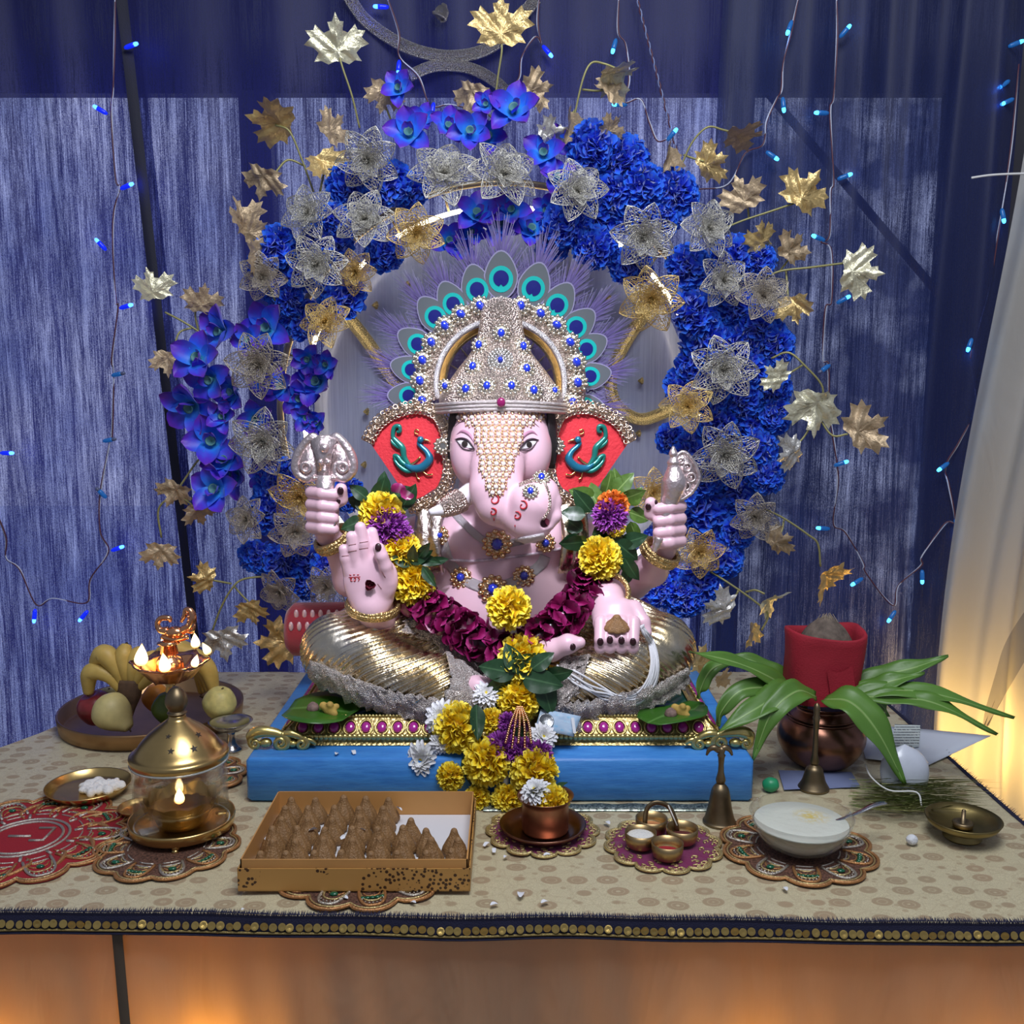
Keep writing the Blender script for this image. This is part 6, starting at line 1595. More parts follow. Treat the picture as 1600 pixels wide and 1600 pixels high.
# ---- embroidered mats
m_copt = mat('copper_thread', (0.55, 0.27, 0.11), 0.4, 0.7, bump=0.8, bs=500); m_goldt = mat('gold_thread', (0.66, 0.52, 0.24), 0.35, 0.8, bump=0.8, bs=500)
m_silt = mat('silver_thread', (0.58, 0.53, 0.46), 0.35, 0.8, bump=0.8, bs=500); m_green = mat('green_stone', (0.005, 0.10, 0.045), 0.12, coat=0.6)
m_clothd = mat('mat_brown', (0.16, 0.075, 0.05), 0.6, 0.35, var=0.75, vs=260, bump=1.0, bs=500, bd=0.004); m_redcl = mat('mat_red', (0.30, 0.008, 0.018), 0.85, bump=0.4, bs=400)
m_maroon = mat('mat_maroon', (0.17, 0.006, 0.075), 0.8, bump=0.4, bs=400, sheen=0.3)
def doily(label, px, py, Rm, n, kind, rot=0.0, z=0.0012):
    c = atz(px, py, 0.0); t_ = thing('embroidered_mat', label, 'mat', c, 'embroidered mats on the table')
    def out(a, f=1.0):
        s = abs(math.cos(n * (a - rot) / 2)); return Rm * f * (0.86 + 0.14 * s ** 0.6)
    cl = MB(); N = n * 10; vs = [c + Vector((0, 0, z + 0.002))]
    for rr, zz in ((0.5, z + 0.002), (0.97, z + 0.002), (1.0, z)):
        for k in range(N): a_ = 2 * PI * k / N; q = out(a_, rr); vs.append(c + Vector((q * math.cos(a_), q * math.sin(a_), zz)))
    fs = [(0, 1 + k, 1 + (k + 1) % N) for k in range(N)]
    for j in range(2):
        for k in range(N): k2 = (k + 1) % N; fs.append((1 + j * N + k, 1 + (j + 1) * N + k, 1 + (j + 1) * N + k2, 1 + j * N + k2))
    cl.add(vs, fs); cl.build('cloth', {'stone': m_clothd, 'red': m_redcl, 'maroon': m_maroon}[kind], t_)
    zc = z + 0.0028
    def ringp(f, m=N): return [c + Vector((out(2 * PI * k / m, f) * math.cos(2 * PI * k / m), out(2 * PI * k / m, f) * math.sin(2 * PI * k / m), zc)) for k in range(m)]
    MB().tube(ringp(0.985), 0.0028, 6, closed=True).build('edge_cord', m_goldt if kind == 'maroon' else m_copt, t_)
    if kind != 'maroon':
        MB().tube(ringp(0.94), 0.0016, 5, closed=True).build('inner_cord', m_goldt, t_)
        for k in range(n):
            a0 = rot + 2 * PI * (k + 0.0) / n; ax = Vector((math.cos(a0), math.sin(a0), 0)); tx = Vector((-ax.y, ax.x, 0)); w = PI / n * 0.78
            pts = []
            for q in np.linspace(-1, 1, 11):
                rr = Rm * (0.90 - 0.34 * q * q * abs(q)); pts.append(c + ax * rr * math.cos(w * q * 1.05) + tx * rr * math.sin(w * q * 1.05) + Vector((0, 0, zc + 0.0006)))
            pe = MB(); pe.tube(cr(pts, 3), 0.0026, 5); po = pe.build('petal_outline', m_copt if k % 2 else m_silt, t_)
            pe = MB(); pe.tube(cr([c + (p - c) * 0.90 + Vector((0, 0, 0.0002)) for p in pts[1:-1]], 3), 0.0017, 5); pe.build('petal_thread', m_goldt, po)
            for fq, mq in ((0.80, m_copt), (0.70, m_goldt)): MB().tube(cr([c + (p - c) * fq + Vector((0, 0, 0.0002)) for p in pts[2:-2]], 3), 0.0014, 5).build('petal_thread', mq, po)
            gbd = MB()
            for q in range(7): gbd.sphere(c + (pts[2 + q] - c) * 0.955 + Vector((0, 0, .0008)), .0018, 5, 3)
            stuff(gbd.build('bead_row', m_silt, po)); ss = MB()
            if k % 2: 
                for q in range(5): an = a0 + w * (q - 2) * 0.30; ss.sphere(c + Vector((math.cos(an), math.sin(an), 0)) * Rm * 0.76 + Vector((0, 0, zc + 0.001)), (0.0046, 0.0038, 0.0022), 6, 4)
            else: ss.sphere(c + ax * Rm * 0.72 + Vector((0, 0, zc + 0.001)), (0.0075, 0.0055, 0.003), 8, 4)
            ss.build('green_stone', m_green, po)
            for q in (0.60, 0.52): MB().tube([c + Vector((Rm * q * math.cos(a0 + w * u), Rm * q * math.sin(a0 + w * u), zc)) for u in np.linspace(-.8, .8, 7)], 0.0015, 5).build('arc_thread', m_silt, po)
    if kind == 'red':
        sw = MB()
        for sgn in (0.40, 0.34): sw.tube([c + Vector((Rm * sgn * math.cos(u), Rm * sgn * math.sin(u), zc)) for u in np.linspace(0, 2 * PI, 41)[:-1]], 0.0028, 5, closed=True)
        L_ = Rm * 0.22; Zv = Vector((0, 0, zc))
        sw.tube([c + Vector((L_ * .2, L_ * .9, 0)) + Zv, c + Vector((L_ * .9, L_ * .9, 0)) + Zv, c + Vector((L_ * .9, -L_ * .3, 0)) + Zv, c + Vector((L_ * .3, -L_ * .3, 0)) + Zv], 0.0030, 5)
        sw.tube([c + Vector((-L_ * .8, L_ * .1, 0)) + Zv, c + Vector((L_ * .2, L_ * .1, 0)) + Zv], 0.0030, 5)
        sw.build('centre_motif', m_silt, t_)
        for k in range(n):
            a0 = rot + 2 * PI * (k + .5) / n; ax = Vector((math.cos(a0), math.sin(a0), 0)); tx = Vector((-ax.y, ax.x, 0))
            pe = MB(); pe.tube(cr([c + ax * Rm * .46 + tx * Rm * .05 + Vector((0, 0, zc)), c + ax * Rm * .58 + tx * Rm * .10 + Vector((0, 0, zc)), c + ax * Rm * .70 + tx * Rm * .02 + Vector((0, 0, zc)), c + ax * Rm * .78 - tx * Rm * .10 + Vector((0, 0, zc))], 5), crs([.001, .003, .0045, .002], 5), 6); pe.build('flame_motif', m_copt, t_)
            MB().tube([c + ax * Rm * .44 + Vector((0, 0, zc)), c + ax * Rm * .52 + Vector((0, 0, zc))], 0.003, 5).build('bud_motif', m_silt, t_)
    if kind == 'maroon':
        r = random.Random(n)
        sq = MB()
        for k in range(n):
            a0 = rot + 2 * PI * k / n
            for (f, da) in ((0.86, -0.10), (0.86, 0.10), (0.74, 0.0), (0.64, 0.14), (0.90, 0.0)):
                p = c + Vector((math.cos(a0 + da), math.sin(a0 + da), 0)) * Rm * f + Vector((0, 0, zc)); d = Vector((math.cos(a0 + da * 3 + 1), math.sin(a0 + da * 3 + 1), 0))
                sq.tube(cr([p - d * .006, p + Vector((-d.y, d.x, 0)) * .004, p + d * .006, p + Vector((d.y, -d.x, 0)) * .003], 3), 0.0017, 5)
        stuff(sq.build('zari_sprigs', m_goldt, t_)); MB().tube(ringp(0.95), 0.0018, 5, closed=True).build('inner_cord', m_goldt, t_)
def spx(px, py): return sc(atz(px, py))
doily('large red mat with green stones and copper cord at the far left', 40, 1312, 160 * spx(40, 1312), 12, 'red', 0.1)
doily('brown and green jewelled mat under the glass oil lamp', 262, 1325, 112 * spx(262, 1325), 10, 'stone', 0.1)
doily('brown jewelled mat half hidden behind the glass oil lamp', 302, 1216, 84 * spx(302, 1216), 10, 'stone', 0.3, 0.004)
doily('brown jewelled mat sticking out under the box of sweets', 575, 1347, 152 * spx(575, 1347), 12, 'stone', 0.2)
doily('maroon scalloped mat under the copper saucer', 848, 1300, 89 * spx(848, 1300), 12, 'maroon', 0.0)
doily('maroon scalloped mat under the four small cups', 1036, 1322, 93 * spx(1036, 1322), 12, 'maroon', 0.1)
doily('brown and green jewelled mat under the glass bowl', 1246, 1327, 121 * spx(1246, 1327), 10, 'stone', 0.2)

# ---- fruit tray
def lathe_thing(mb_parts): pass
P = atz(238, 1104, 0.032); s1 = sc(P); Rt = 136 * s1; TC = Vector((P.x, P.y, 0))
tray = MB(); tray.lathe([(0, 0.003), (Rt * 0.93, 0.003), (Rt * 0.965, 0.006), (Rt - 0.002, 0.036), (Rt + 0.002, 0.038), (Rt + 0.003, 0.034), (Rt - 0.001, 0.004), (Rt * 0.93, 0.0005), (0, 0.0005)], 72, TC)
tag(tray.build('brass_tray', mat('tray_bronze', (0.40, 0.24, 0.12), 0.4, 1.0, var=0.15, vs=12, bump=0.1, bs=40), org=TC), 'large round bronze tray holding the fruit', 'tray')
t = NT('banana_skin'); n = t.noise(t.coord(), 26, 4); a_ = t.new('ShaderNodeAttribute', attribute_name='g')
t.set(color=t.mix(t.ramp(a_.outputs['Fac'], [(0.02, 1.0), (0.10, 0.0)]), t.ramp(n, [(0.35, (0.46, 0.31, 0.07)), (0.65, (0.60, 0.43, 0.12))]), (0.10, 0.05, 0.02)), rough=0.5); m_ban = t.m
def banana(parent, pts, rs, Ys):
    P_ = cr([at(x, y, Y) for (x, y), Y in zip(pts, Ys)], 7); rr = [q * 1.25 for q in crs(rs, 7)]; m = MB(); m.tube(P_, rr, 6)
    n_ = len(P_); m.g = [min(1.0, (n_ - 1 - i) / n_ * 4) if i > n_ / 2 else 1.0 for i in range(n_) for _ in range(6)]
    o = m.build('banana', m_ban, parent, gname='g'); sd = o.modifiers.new('s', 'SUBSURF'); sd.levels = 1; sd.render_levels = 1
    MB().sphere(P_[-1], (.004, .004, .004), 6, 4).build('tip', mat('banana_tip', (0.03, 0.02, 0.012), 0.8), o)
bb = thing('banana_bunch', 'hand of yellow bananas standing fanned out in the tray', 'bananas', at(200, 1118, 2.11))
for pts, rs in (([(192, 1082), (170, 1056), (142, 1050), (138, 1085)], [.008, .015, .019, .010]), ([(193, 1074), (182, 1045), (163, 1022), (146, 1038)], [.008, .016, .022, .012]), ([(199, 1072), (195, 1045), (194, 1022), (198, 1006)], [.008, .015, .019, .009]),
                ([(205, 1072), (208, 1048), (213, 1026), (222, 1012)], [.008, .015, .018, .009]), ([(210, 1074), (220, 1052), (232, 1032), (246, 1020)], [.008, .014, .018, .009]), ([(214, 1078), (232, 1060), (250, 1048), (268, 1040)], [.008, .013, .017, .008])):
    banana(bb, pts, rs, [2.09, 2.085, 2.09, 2.10])
cw = MB(); cw.tube(cr([at(203, 1062, 2.09), at(202, 1085, 2.085), at(201, 1105, 2.08), at(200, 1120, 2.075)], 5), crs([.030, .026, .016, .010], 5), 10, flat=0.6); cw.build('crown_stalk', mat('banana_crown', (0.10, 0.055, 0.03), 0.8, var=0.4, vs=40, bump=0.6, bs=80), bb)
bb2 = thing('banana_bunch', 'second hand of bananas arching behind the peacock lamp', 'bananas', at(330, 1090, 2.20))
for k in range(4): banana(bb2, [(236 + k * 4, 1030 - k * 5), (275 + k * 4, 1012 + k * 2), (308 + k * 5, 1035 + k * 3), (318 + k * 6, 1085)], [.010, .019, .020, .010], [2.19 - .012 * k] * 4)
cw = MB(); cw.tube([at(322, 1080, 2.17), at(330, 1090, 2.17)], [.02, .012], 8); cw.build('crown_stalk', MATS['banana_crown'], bb2)
def fruit(name, label, px, py, Y, r, prof, mt, cat_, tilt=(0, 0), parts=()):
    p = at(px, py, Y); rr = r * sc(p); M = Matrix.Rotation(tilt[0], 3, 'Y') @ Matrix.Rotation(tilt[1], 3, 'X')
    t_ = thing(name, label, cat_, p - Vector((0, 0, rr))); m = MB(); pr_ = [(max(q.x, 0), q.z) for q in cr([(a1, 0, b1) for a1, b1 in prof], 4)]
    m.lathe([(q * rr, z * rr) for q, z in pr_], 24, p, M); m.build('flesh', mt, t_)
    st = MB(); st.tube([p + M @ Vector((0, 0, prof[-1][1] * rr * 0.95)), p + M @ Vector((0.1 * rr, 0, prof[-1][1] * rr * 1.12))], [.0022, .0016], 6); st.build('stem_end', mat('stem_brown', (0.08, 0.05, 0.025), 0.8), t_)
m_guava = mat('guava_skin', (0.52, 0.47, 0.17), 0.5, var=0.2, vs=60, bump=0.2, bs=120); m_pear = mat('pear_skin', (0.56, 0.47, 0.20), 0.5, var=0.12, vs=40, bump=0.1)
apple_p = [(0, -.80), (.30, -.92), (.75, -.70), (1.0, -.05), (.92, .50), (.55, .86), (.20, .80), (0, .66)]
fruit('apple', 'dark red apple at the left side of the fruit tray', 150, 1106, 2.12, 27, apple_p, mat('apple_red', (0.20, 0.022, 0.025), 0.3, var=0.4, vs=30), 'apple', (-.3, .2))
fruit('pear', 'yellow speckled pear lying in front of the bananas', 176, 1113, 2.06, 30, [(0, -.95), (.45, -.92), (.92, -.5), (1.0, 0), (.80, .50), (.48, .95), (.26, 1.25), (0, 1.30)], m_pear, 'pear', (2.2, .3))
fruit('orange', 'orange fruit in the tray behind the lime', 244, 1090, 2.16, 22, [(0, -.95), (.5, -.86), (1, 0), (.5, .86), (0, .92)], mat('orange_peel', (0.65, 0.24, 0.03), 0.5, bump=0.4, bs=150), 'orange')
fruit('lime', 'green sweet lime behind the brass lamp stem', 262, 1106, 2.09, 25, [(0, -.95), (.5, -.86), (1, 0), (.5, .86), (0, .95)], mat('lime_green', (0.09, 0.14, 0.02), 0.45, var=0.2, vs=50, bump=0.2, bs=150), 'fruit')
fruit('guava', 'round yellow green guava at the right of the fruit tray', 343, 1098, 2.10, 26, [(0, -.95), (.5, -.88), (.95, -.3), (.98, .2), (.6, .80), (.2, .92), (0, .90)], m_guava, 'guava', (.2, .1))
fruit('guava', 'small yellow guava under the banana stalk', 168, 1090, 2.15, 16, [(0, -.95), (.5, -.88), (.95, -.3), (.98, .2), (.6, .80), (.2, .92), (0, .90)], m_guava, 'guava', (.2, .1))

# ---- flames
fl_ = MB(); fl_.lathe([(max(q.x, 0), q.z) for q in cr([(0, 0, 0), (.20, 0, .06), (.30, 0, .25), (.26, 0, .50), (.13, 0, .80), (0, 0, 1.05)], 4)], 14)
t = NT('flame'); tcn = t.coord(); sx = t.new('ShaderNodeSeparateXYZ'); t.link(tcn, sx.inputs[0])
t.set(color=(0, 0, 0), emit=t.ramp(sx.outputs[2], [(0.0, (1.0, 0.30, 0.05)), (0.25, (1.0, 0.62, 0.22)), (0.6, (1.0, 0.80, 0.45)), (1.0, (1.0, 0.55, 0.15))]), es=5.5); m_flame = t.m
flame_me = fl_.data('flame', m_flame)
wk = MB(); wk.tube([(0, 0, -0.25), (0, 0, 0.02)], [.08, .05], 6); wick_me = wk.data('wick', mat('wick', (0.10, 0.07, 0.05), 0.9))
def flame(parent, p, h, e, lean=0.0):
    piece('flame', flame_me, parent, p, Matrix.Rotation(lean, 3, 'Y'), h); piece('wick', wick_me, parent, p, None, h * 0.6)
    light('flame_light', 'POINT', p + Vector((0, 0, h * 0.5)), e, (1.0, 0.50, 0.17), 0.006)

# ---- tall copper lamp with a peacock finial
YL_ = 1.985; lb_ = Vector((at(271, 1150, YL_).x, YL_, 0))
ol = thing('oil_lamp', 'copper oil lamp with peacock finial and burning wicks behind the glass lamp', 'oil lamp', lb_)
def LZ(py): return at(271, py, YL_).z
s2 = sc(at(271, 1040, YL_)); zb = LZ(1062); zr = LZ(1036)
mb = MB(); mb.lathe([(0, 0.0), (.055, 0.0), (.058, .006), (.045, .016), (.022, .028), (.012, .040), (.009, .06), (.012, .075), (.008, .085), (.008, zb - .03), (.012, zb - .022), (.009, zb - .014), (.014, zb - .004)], 24, lb_); mb.build('stand', m_brass, ol)
mb = MB(); Rb = 60 * s2; N = 60; rows = []
for (f, zz) in ((0.18, zb - .004), (0.55, zb + .003), (0.85, zr - .008), (1.0, zr + .002), (0.97, zr + .004), (0.80, zr - .004), (0.50, zb + .010), (0.15, zb + .006)):
    row = []
    for k in range(N):
        a_ = 2 * PI * k / N; lobe = 1 + (0.13 * max(0, math.cos(6 * (a_ - 0.15))) ** 2) * (f > 0.5)
        row.append(lb_ + Vector((Rb * f * lobe * .92 * math.cos(a_), Rb * f * lobe * .92 * math.sin(a_), zz + (0.004 * max(0, math.cos(6 * (a_ - 0.15))) if f > .8 else 0))))
    rows.append(row)
mb.grid(rows, closed=True); mb.build('lamp_bowl', m_copperb, ol)
mb = MB(); mb.lathe([(.030, zb + .006), (.026, zr + .004), (.022, zr + .012), (.014, zr + .016), (.018, zr + .022), (.015, LZ(1008)), (.024, LZ(1004)), (.010, LZ(1000))], 20, lb_, lobes=10, amp=0.05); mb.build('centre_column', m_copperb, ol)
pk = MB()
def K(x, y, dy=0.0): return at(x, y, YL_ + dy)
pk.sphere(K(273, 988), (.021, .014, .013), 12, 8)
pk.tube(cr([K(262, 986), K(250, 984), K(246, 974), K(252, 966), K(264, 966), K(266, 972)], 6), crs([.010, .007, .006, .006, .006, .003], 6), 8)
pk.tube(cr([K(284, 986), K(296, 978), K(301, 965), K(297, 954), K(290, 953), K(288, 962), K(283, 972)], 6), crs([.009, .009, .009, .007, .005, .005, .003], 6), 8)
pk.tube(cr([K(286, 984), K(300, 986), K(304, 975)], 6), crs([.006, .005, .003], 6), 8); pk.tube(cr([K(252, 995), K(273, 999), K(294, 995)], 6), crs([.005, .007, .005], 6), 8)
for k in range(5): pk.sphere(K(292 + 2 * math.sin(k), 958 + 6 * k, -.006), .0032, 6, 4)
pk.tube([K(258, 1000), K(260, 990), K(268, 984)], [.004, .005, .006], 6); pk.tube([K(288, 1000), K(286, 990), K(280, 984)], [.004, .005, .006], 6)
pk.build('peacock_finial', m_copperb, ol)
for (x, y, h, ln, dy) in ((220, 1040, 34, .1, -.01), (258, 1012, 23, 0, .055), (306, 1012, 23, -.05, .055), (327, 1022, 20, -.5, .02), (259, 1050, 30, -.1, -.07), (303, 1042, 20, .3, -.06)):
    p = K(x, y, dy); flame(ol, p, h * sc(p), 0.26, ln)

# ---- glass oil lamp
P = atz(285, 1285, 0.018); s3 = sc(P); GL = Vector((P.x, P.y, 0)); Rg = 71 * s3
gl = thing('glass_oil_lamp', 'brass oil lamp under a glass cylinder with a star pierced dome lid', 'oil lamp', GL)
Rp = 78 * s3
mb = MB(); mb.lathe([(0, .014), (Rp * .9, .014), (Rp * .97, .018), (Rp, .030), (Rp + .002, .032), (Rp + .003, .028), (Rp, .014), (Rp * .93, .010), (0, .010)], 56, GL); mb.build('base_plate', m_brass, gl)
for k in range(3):
    an = R(-60 + 120 * k - 20); f = MB(); d = Vector((math.cos(an), math.sin(an), 0)); f.tube(cr([GL + d * Rp * .70 + Vector((0, 0, .012)), GL + d * Rp * .86 + Vector((0, 0, .010)), GL + d * Rp * .92 + Vector((0, 0, .004)), GL + d * Rp * .98 + Vector((0, 0, .004))], 4), crs([.007, .009, .005, .006], 4), 8); f.build('foot', m_brass, gl)
zt = at(286, 1176, GL.y).z
t = NT('lamp_glass'); t.set(color=(0.97, 0.98, 0.97), rough=0.02, trans=1.0, ior=1.12); 
mg = t.new('ShaderNodeMixShader'); mg.inputs[0].default_value = 0.68; tp_ = t.new('ShaderNodeBsdfTransparent'); t.link(t.b.outputs[0], mg.inputs[1]); t.link(tp_.outputs[0], mg.inputs[2]); t.link(mg.outputs[0], t.out.inputs[0]); m_glass = t.m
mb = MB(); mb.lathe([(Rg * .97, .016), (Rg, .020), (Rg, zt), (Rg - .003, zt), (Rg - .003, .020), (Rg * .97 - .003, .016)], 48, GL); mb.f = mb.f[:-2]; mb.mi = mb.mi[:-2]; mb.build('glass_cylinder', m_glass, gl)
m_grim = mat('glass_edge', (0.75, 0.80, 0.80), 0.08, 0.0, trans=0.6, coat=0.5)
for zz_, rr_ in ((.021, .0016), (zt - .012, .0022)): MB().tube([GL + Vector((Rg * (1.0 if zz_ < .03 else 1.02) * math.cos(u), Rg * (1.0 if zz_ < .03 else 1.02) * math.sin(u), zz_)) for u in np.linspace(0, 2 * PI, 61)[:-1]], rr_, 6, closed=True).build('glass_rim', m_grim, gl)
zk = at(287, 1122, GL.y).z
mb = MB(); pr_ = [(Rg * 1.03, zt - .010), (Rg * 1.05, zt - .004), (Rg * 1.03, zt + .002), (Rg * .92, zt + .008), (Rg * .78, zt + (zk - zt) * .38), (Rg * .56, zt + (zk - zt) * .66), (Rg * .30, zk - .006), (Rg * .20, zk), (Rg * .18, zk + .006)]
mb.lathe([(q.x, q.z) for q in cr([(a1, 0, b1) for a1, b1 in pr_], 4)], 48, GL); lid = mb.build('dome_lid', m_brass, gl)
LBv = bvh_of(mb.v, mb.f)
for (x, y, r) in ((310, 1148, 6.5), (303, 1170, 7), (267, 1174, 6), (263, 1151, 5)):
    p, nn = hit(LBv, x, y, 0.0004)
    if p is None: continue
    st = [(math.cos(k * PI / 5 + PI / 2) * (1 if k % 2 == 0 else .42), math.sin(k * PI / 5 + PI / 2) * (1 if k % 2 == 0 else .42)) for k in range(10)]; sm = MB(); sm.add([Vector((0, 0, 0))] + [Vector((q[0], q[1], 0)) for q in st], [(0, 1 + k, 1 + (k + 1) % 10) for k in range(10)])
    piece('star_hole', sm.data('star_hole', mat('pierced_dark', (0.03, 0.02, 0.012), 0.6)), lid, p, face_rot(nn), r * sc(p))
mb = MB(); mb.lathe([(q.x, q.z) for q in cr([(.010, 0, zk + .004), (.017, 0, zk + .010), (.013, 0, zk + .014), (.019, 0, zk + .026), (.017, 0, zk + .042), (.008, 0, zk + .054), (.0, 0, zk + .057)], 4)], 20, GL); mb.build('knob', m_brassd, gl)
mb = MB(); Ri = 52 * s3
mb.lathe([(0, .016), (Ri * .55, .016), (Ri * .75, .026), (Ri * .78, .036), (Ri * .95, .048), (Ri * .90, .048), (Ri * .72, .038), (0, .034)], 40, GL); mb.build('lamp_cup', m_brass, gl)
for k in range(9):
    an = 2 * PI * k / 9; rw, g_ = petal_grid(Ri * .78, Ri * .72, nu=5, nv=4, cup=0.5, curl=0.45, tipw=.6, basew=.6); m = MB(); m.grid(rw)
    M = Matrix.Translation(GL + Vector((0, 0, .026))) @ (Matrix.Rotation(an, 3, 'Z')).to_4x4() @ Matrix.Translation((Ri * .62, 0, 0)) @ Matrix.Rotation(R(-34), 4, 'Y')
    mm = MB(); mm.merge(m, M); mm.build('lotus_petal', m_brass, gl)
flame(gl, at(281, 1255, GL.y - .005), 24 * s3, 0.20)
bt_ = MB(); bt_.box(GL + Vector((-Rp * .55, -Rp * .35, .017)), (.03, .022, .003), Matrix.Rotation(.6, 3, 'Z')); bt_.build('matchbox_card', mat('grey_card', (0.5, 0.48, 0.47), 0.7), gl, smooth=False)

# ---- small plates and cup
def plate(name, label, px, py, r, mt, cat_, tilt=0.0, depth=0.012, z0=0.0):
    P = atz(px, py, depth + z0); s = sc(P); R_ = r * s; c = Vector((P.x, P.y, z0)); t_ = thing(name, label, cat_, c)
    m = MB(); m.lathe([(0, .002), (R_ * .78, .002), (R_ * .88, .005), (R_, depth), (R_ + .001, depth + .0015), (R_, depth - .001), (R_ * .86, .002), (R_ * .78, .0), (0, .0)], 48, c); m.build('dish', mt, t_); return t_, c, R_
pt, pc_, pr__ = plate('rice_plate', 'small brass plate of white rice flour beside the red mat', 138, 1225, 63, m_brass, 'plate', depth=.016, z0=.005)
sd = SDF((pc_.x - .08, pc_.y - .07, .003), (pc_.x + .08, pc_.y + .07, .05), .002)
for k in range(60): an = random.uniform(0, 6.3); q = random.uniform(0, 1) ** .5; sd.ell((pc_.x + .024 + pr__ * .50 * q * math.cos(an), pc_.y + .008 + pr__ * .42 * q * math.sin(an), pc_.z + .008), (random.uniform(.005, .011), random.uniform(.005, .010), random.uniform(.004, .010)), .003)
v_, f_ = sd.net(); stuff(np_obj('rice_flour', v_, f_, m_white, pt))
plate('brass_dish', 'empty brass dish peeking out left of the glass lamp', 216, 1260, 30, m_brass, 'dish', depth=.01, z0=.004)
P = atz(362, 1172); s4 = sc(P); m_sil2 = mat('dark_silver', (0.48, 0.46, 0.46), 0.22, 1.0, bump=0.1, bs=60)
cz = at(356, 1127, P.y).z; Rc = 32 * s4
cp = thing('silver_cup', 'small silver footed cup behind the glass lamp', 'cup', P)
MB().lathe([(0, 0), (.022, 0), (.023, .003), (.014, .008), (.010, .018), (.008, cz * .55), (.010, cz * .68)], 24, P).build('foot', m_sil2, cp)
MB().lathe([(.006, cz * .66), (Rc * .60, cz * .74), (Rc * .90, cz * .90), (Rc, cz), (Rc * 1.06, cz + .001), (Rc * .95, cz), (Rc * .80, cz * .90), (Rc * .4, cz * .80), (0, cz * .77)], 32, P).build('bowl', m_sil2, cp)

# ---- box of sweets
bx0, bx1, by0, by1, bh_ = -0.4235, -0.0645, 1.437, 1.697, 0.056
bxo = thing('sweet_box', 'tan cardboard box of brown sweets standing in its printed lid', 'box', ((bx0 + bx1) / 2, (by0 + by1) / 2, 0.006))
m_card = mat('tan_card', (0.56, 0.28, 0.085), 0.5, var=0.08, vs=8)
t = NT('printed_card'); co = t.coord(scale=(1, 1, 1.0)); sx0 = t.new('ShaderNodeSeparateXYZ'); t.link(t.coord(), sx0.inputs[0]); cb0 = t.new('ShaderNodeCombineXYZ'); t.link(t.math('MULTIPLY', sx0.outputs[0], 1.0), cb0.inputs[0]); t.link(t.math('ADD', sx0.outputs[2], t.math('MULTIPLY', sx0.outputs[1], 1.0)), cb0.inputs[1])
d = t.voro(cb0.outputs[0], 150, rnd=0.7); cl_ = t.voro(cb0.outputs[0], 13, rnd=0.9); sx = t.new('ShaderNodeSeparateXYZ'); t.link(t.coord(), sx.inputs[0])
mask = t.math('ADD', t.ramp(cl_, [(0.30, 0.55), (0.42, 0.0)]), t.math('MULTIPLY', t.math('GREATER_THAN', sx.outputs[0], 0.01), 1.0))
seed = t.ramp(d, [(0.36, 1.0), (0.44, 0.0)])
t.set(color=t.mix(t.math('MINIMUM', t.math('MULTIPLY', seed, t.math('GREATER_THAN', mask, 0.3)), 1.0), (0.50, 0.26, 0.07), (0.055, 0.022, 0.008)), rough=0.5); m_print = t.m
def tray_box(x0, x1, y0, y1, z0, h, th, mt, name):
    m = MB(); m.box(((x0+x1)/2, (y0+y1)/2, z0 + th / 2), (x1-x0, y1-y0, th))
    m.box(((x0+x1)/2, y0 + th/2, z0 + h/2), (x1-x0, th, h)); m.box(((x0+x1)/2, y1 - th/2, z0 + h/2), (x1-x0, th, h)); m.box((x0 + th/2, (y0+y1)/2, z0 + h/2), (th, y1-y0, h)); m.box((x1 - th/2, (y0+y1)/2, z0 + h/2), (th, y1-y0, h))
    return m.build(name, mt, bxo, smooth=False)
tray_box(bx0, bx1, by0, by1, 0.006, 0.037, 0.002, m_print, 'printed_lid'); tray_box(bx0 + .004, bx1 - .004, by0 + .004, by1 - .004, 0.009, bh_ - .009, 0.002, m_card, 'inner_box')
MB().box(((bx0+bx1)/2, (by0+by1)/2, 0.0120), (bx1-bx0-.014, by1-by0-.014, .002)).build('paper_liner', mat('white_liner', (0.72, 0.72, 0.76), 0.6), bxo, smooth=False)
cn = ['first', 'second', 'third', 'fourth', 'fifth', 'sixth', 'seventh', 'eighth']
for cx in range(8):
    for ry in range(6):
        if cx == 5 and ry > 3 or cx > 5 and ry > 2: continue
        x = bx0 + .030 + cx * (bx1 - bx0 - .060) / 7 + random.uniform(-.003, .003) + (0.006 if ry % 2 else 0); y = by0 + .030 + ry * (by1 - by0 - .062) / 5 + random.uniform(-.003, .003)
        r = .0200 * random.uniform(.95, 1.06)
        o = piece('modak', random.choice(modak_me), None, (x, y, .0132), Matrix.Rotation(random.random() * 6, 3, 'Z') @ Matrix.Rotation(random.uniform(-.08, .08), 3, 'X'), (r, r, r * 1.22))
        tag(o, f'brown ridged sweet in the box, {cn[ry]} row from the front, {cn[cx]} from left', 'sweet', 'sweets in the tan box')

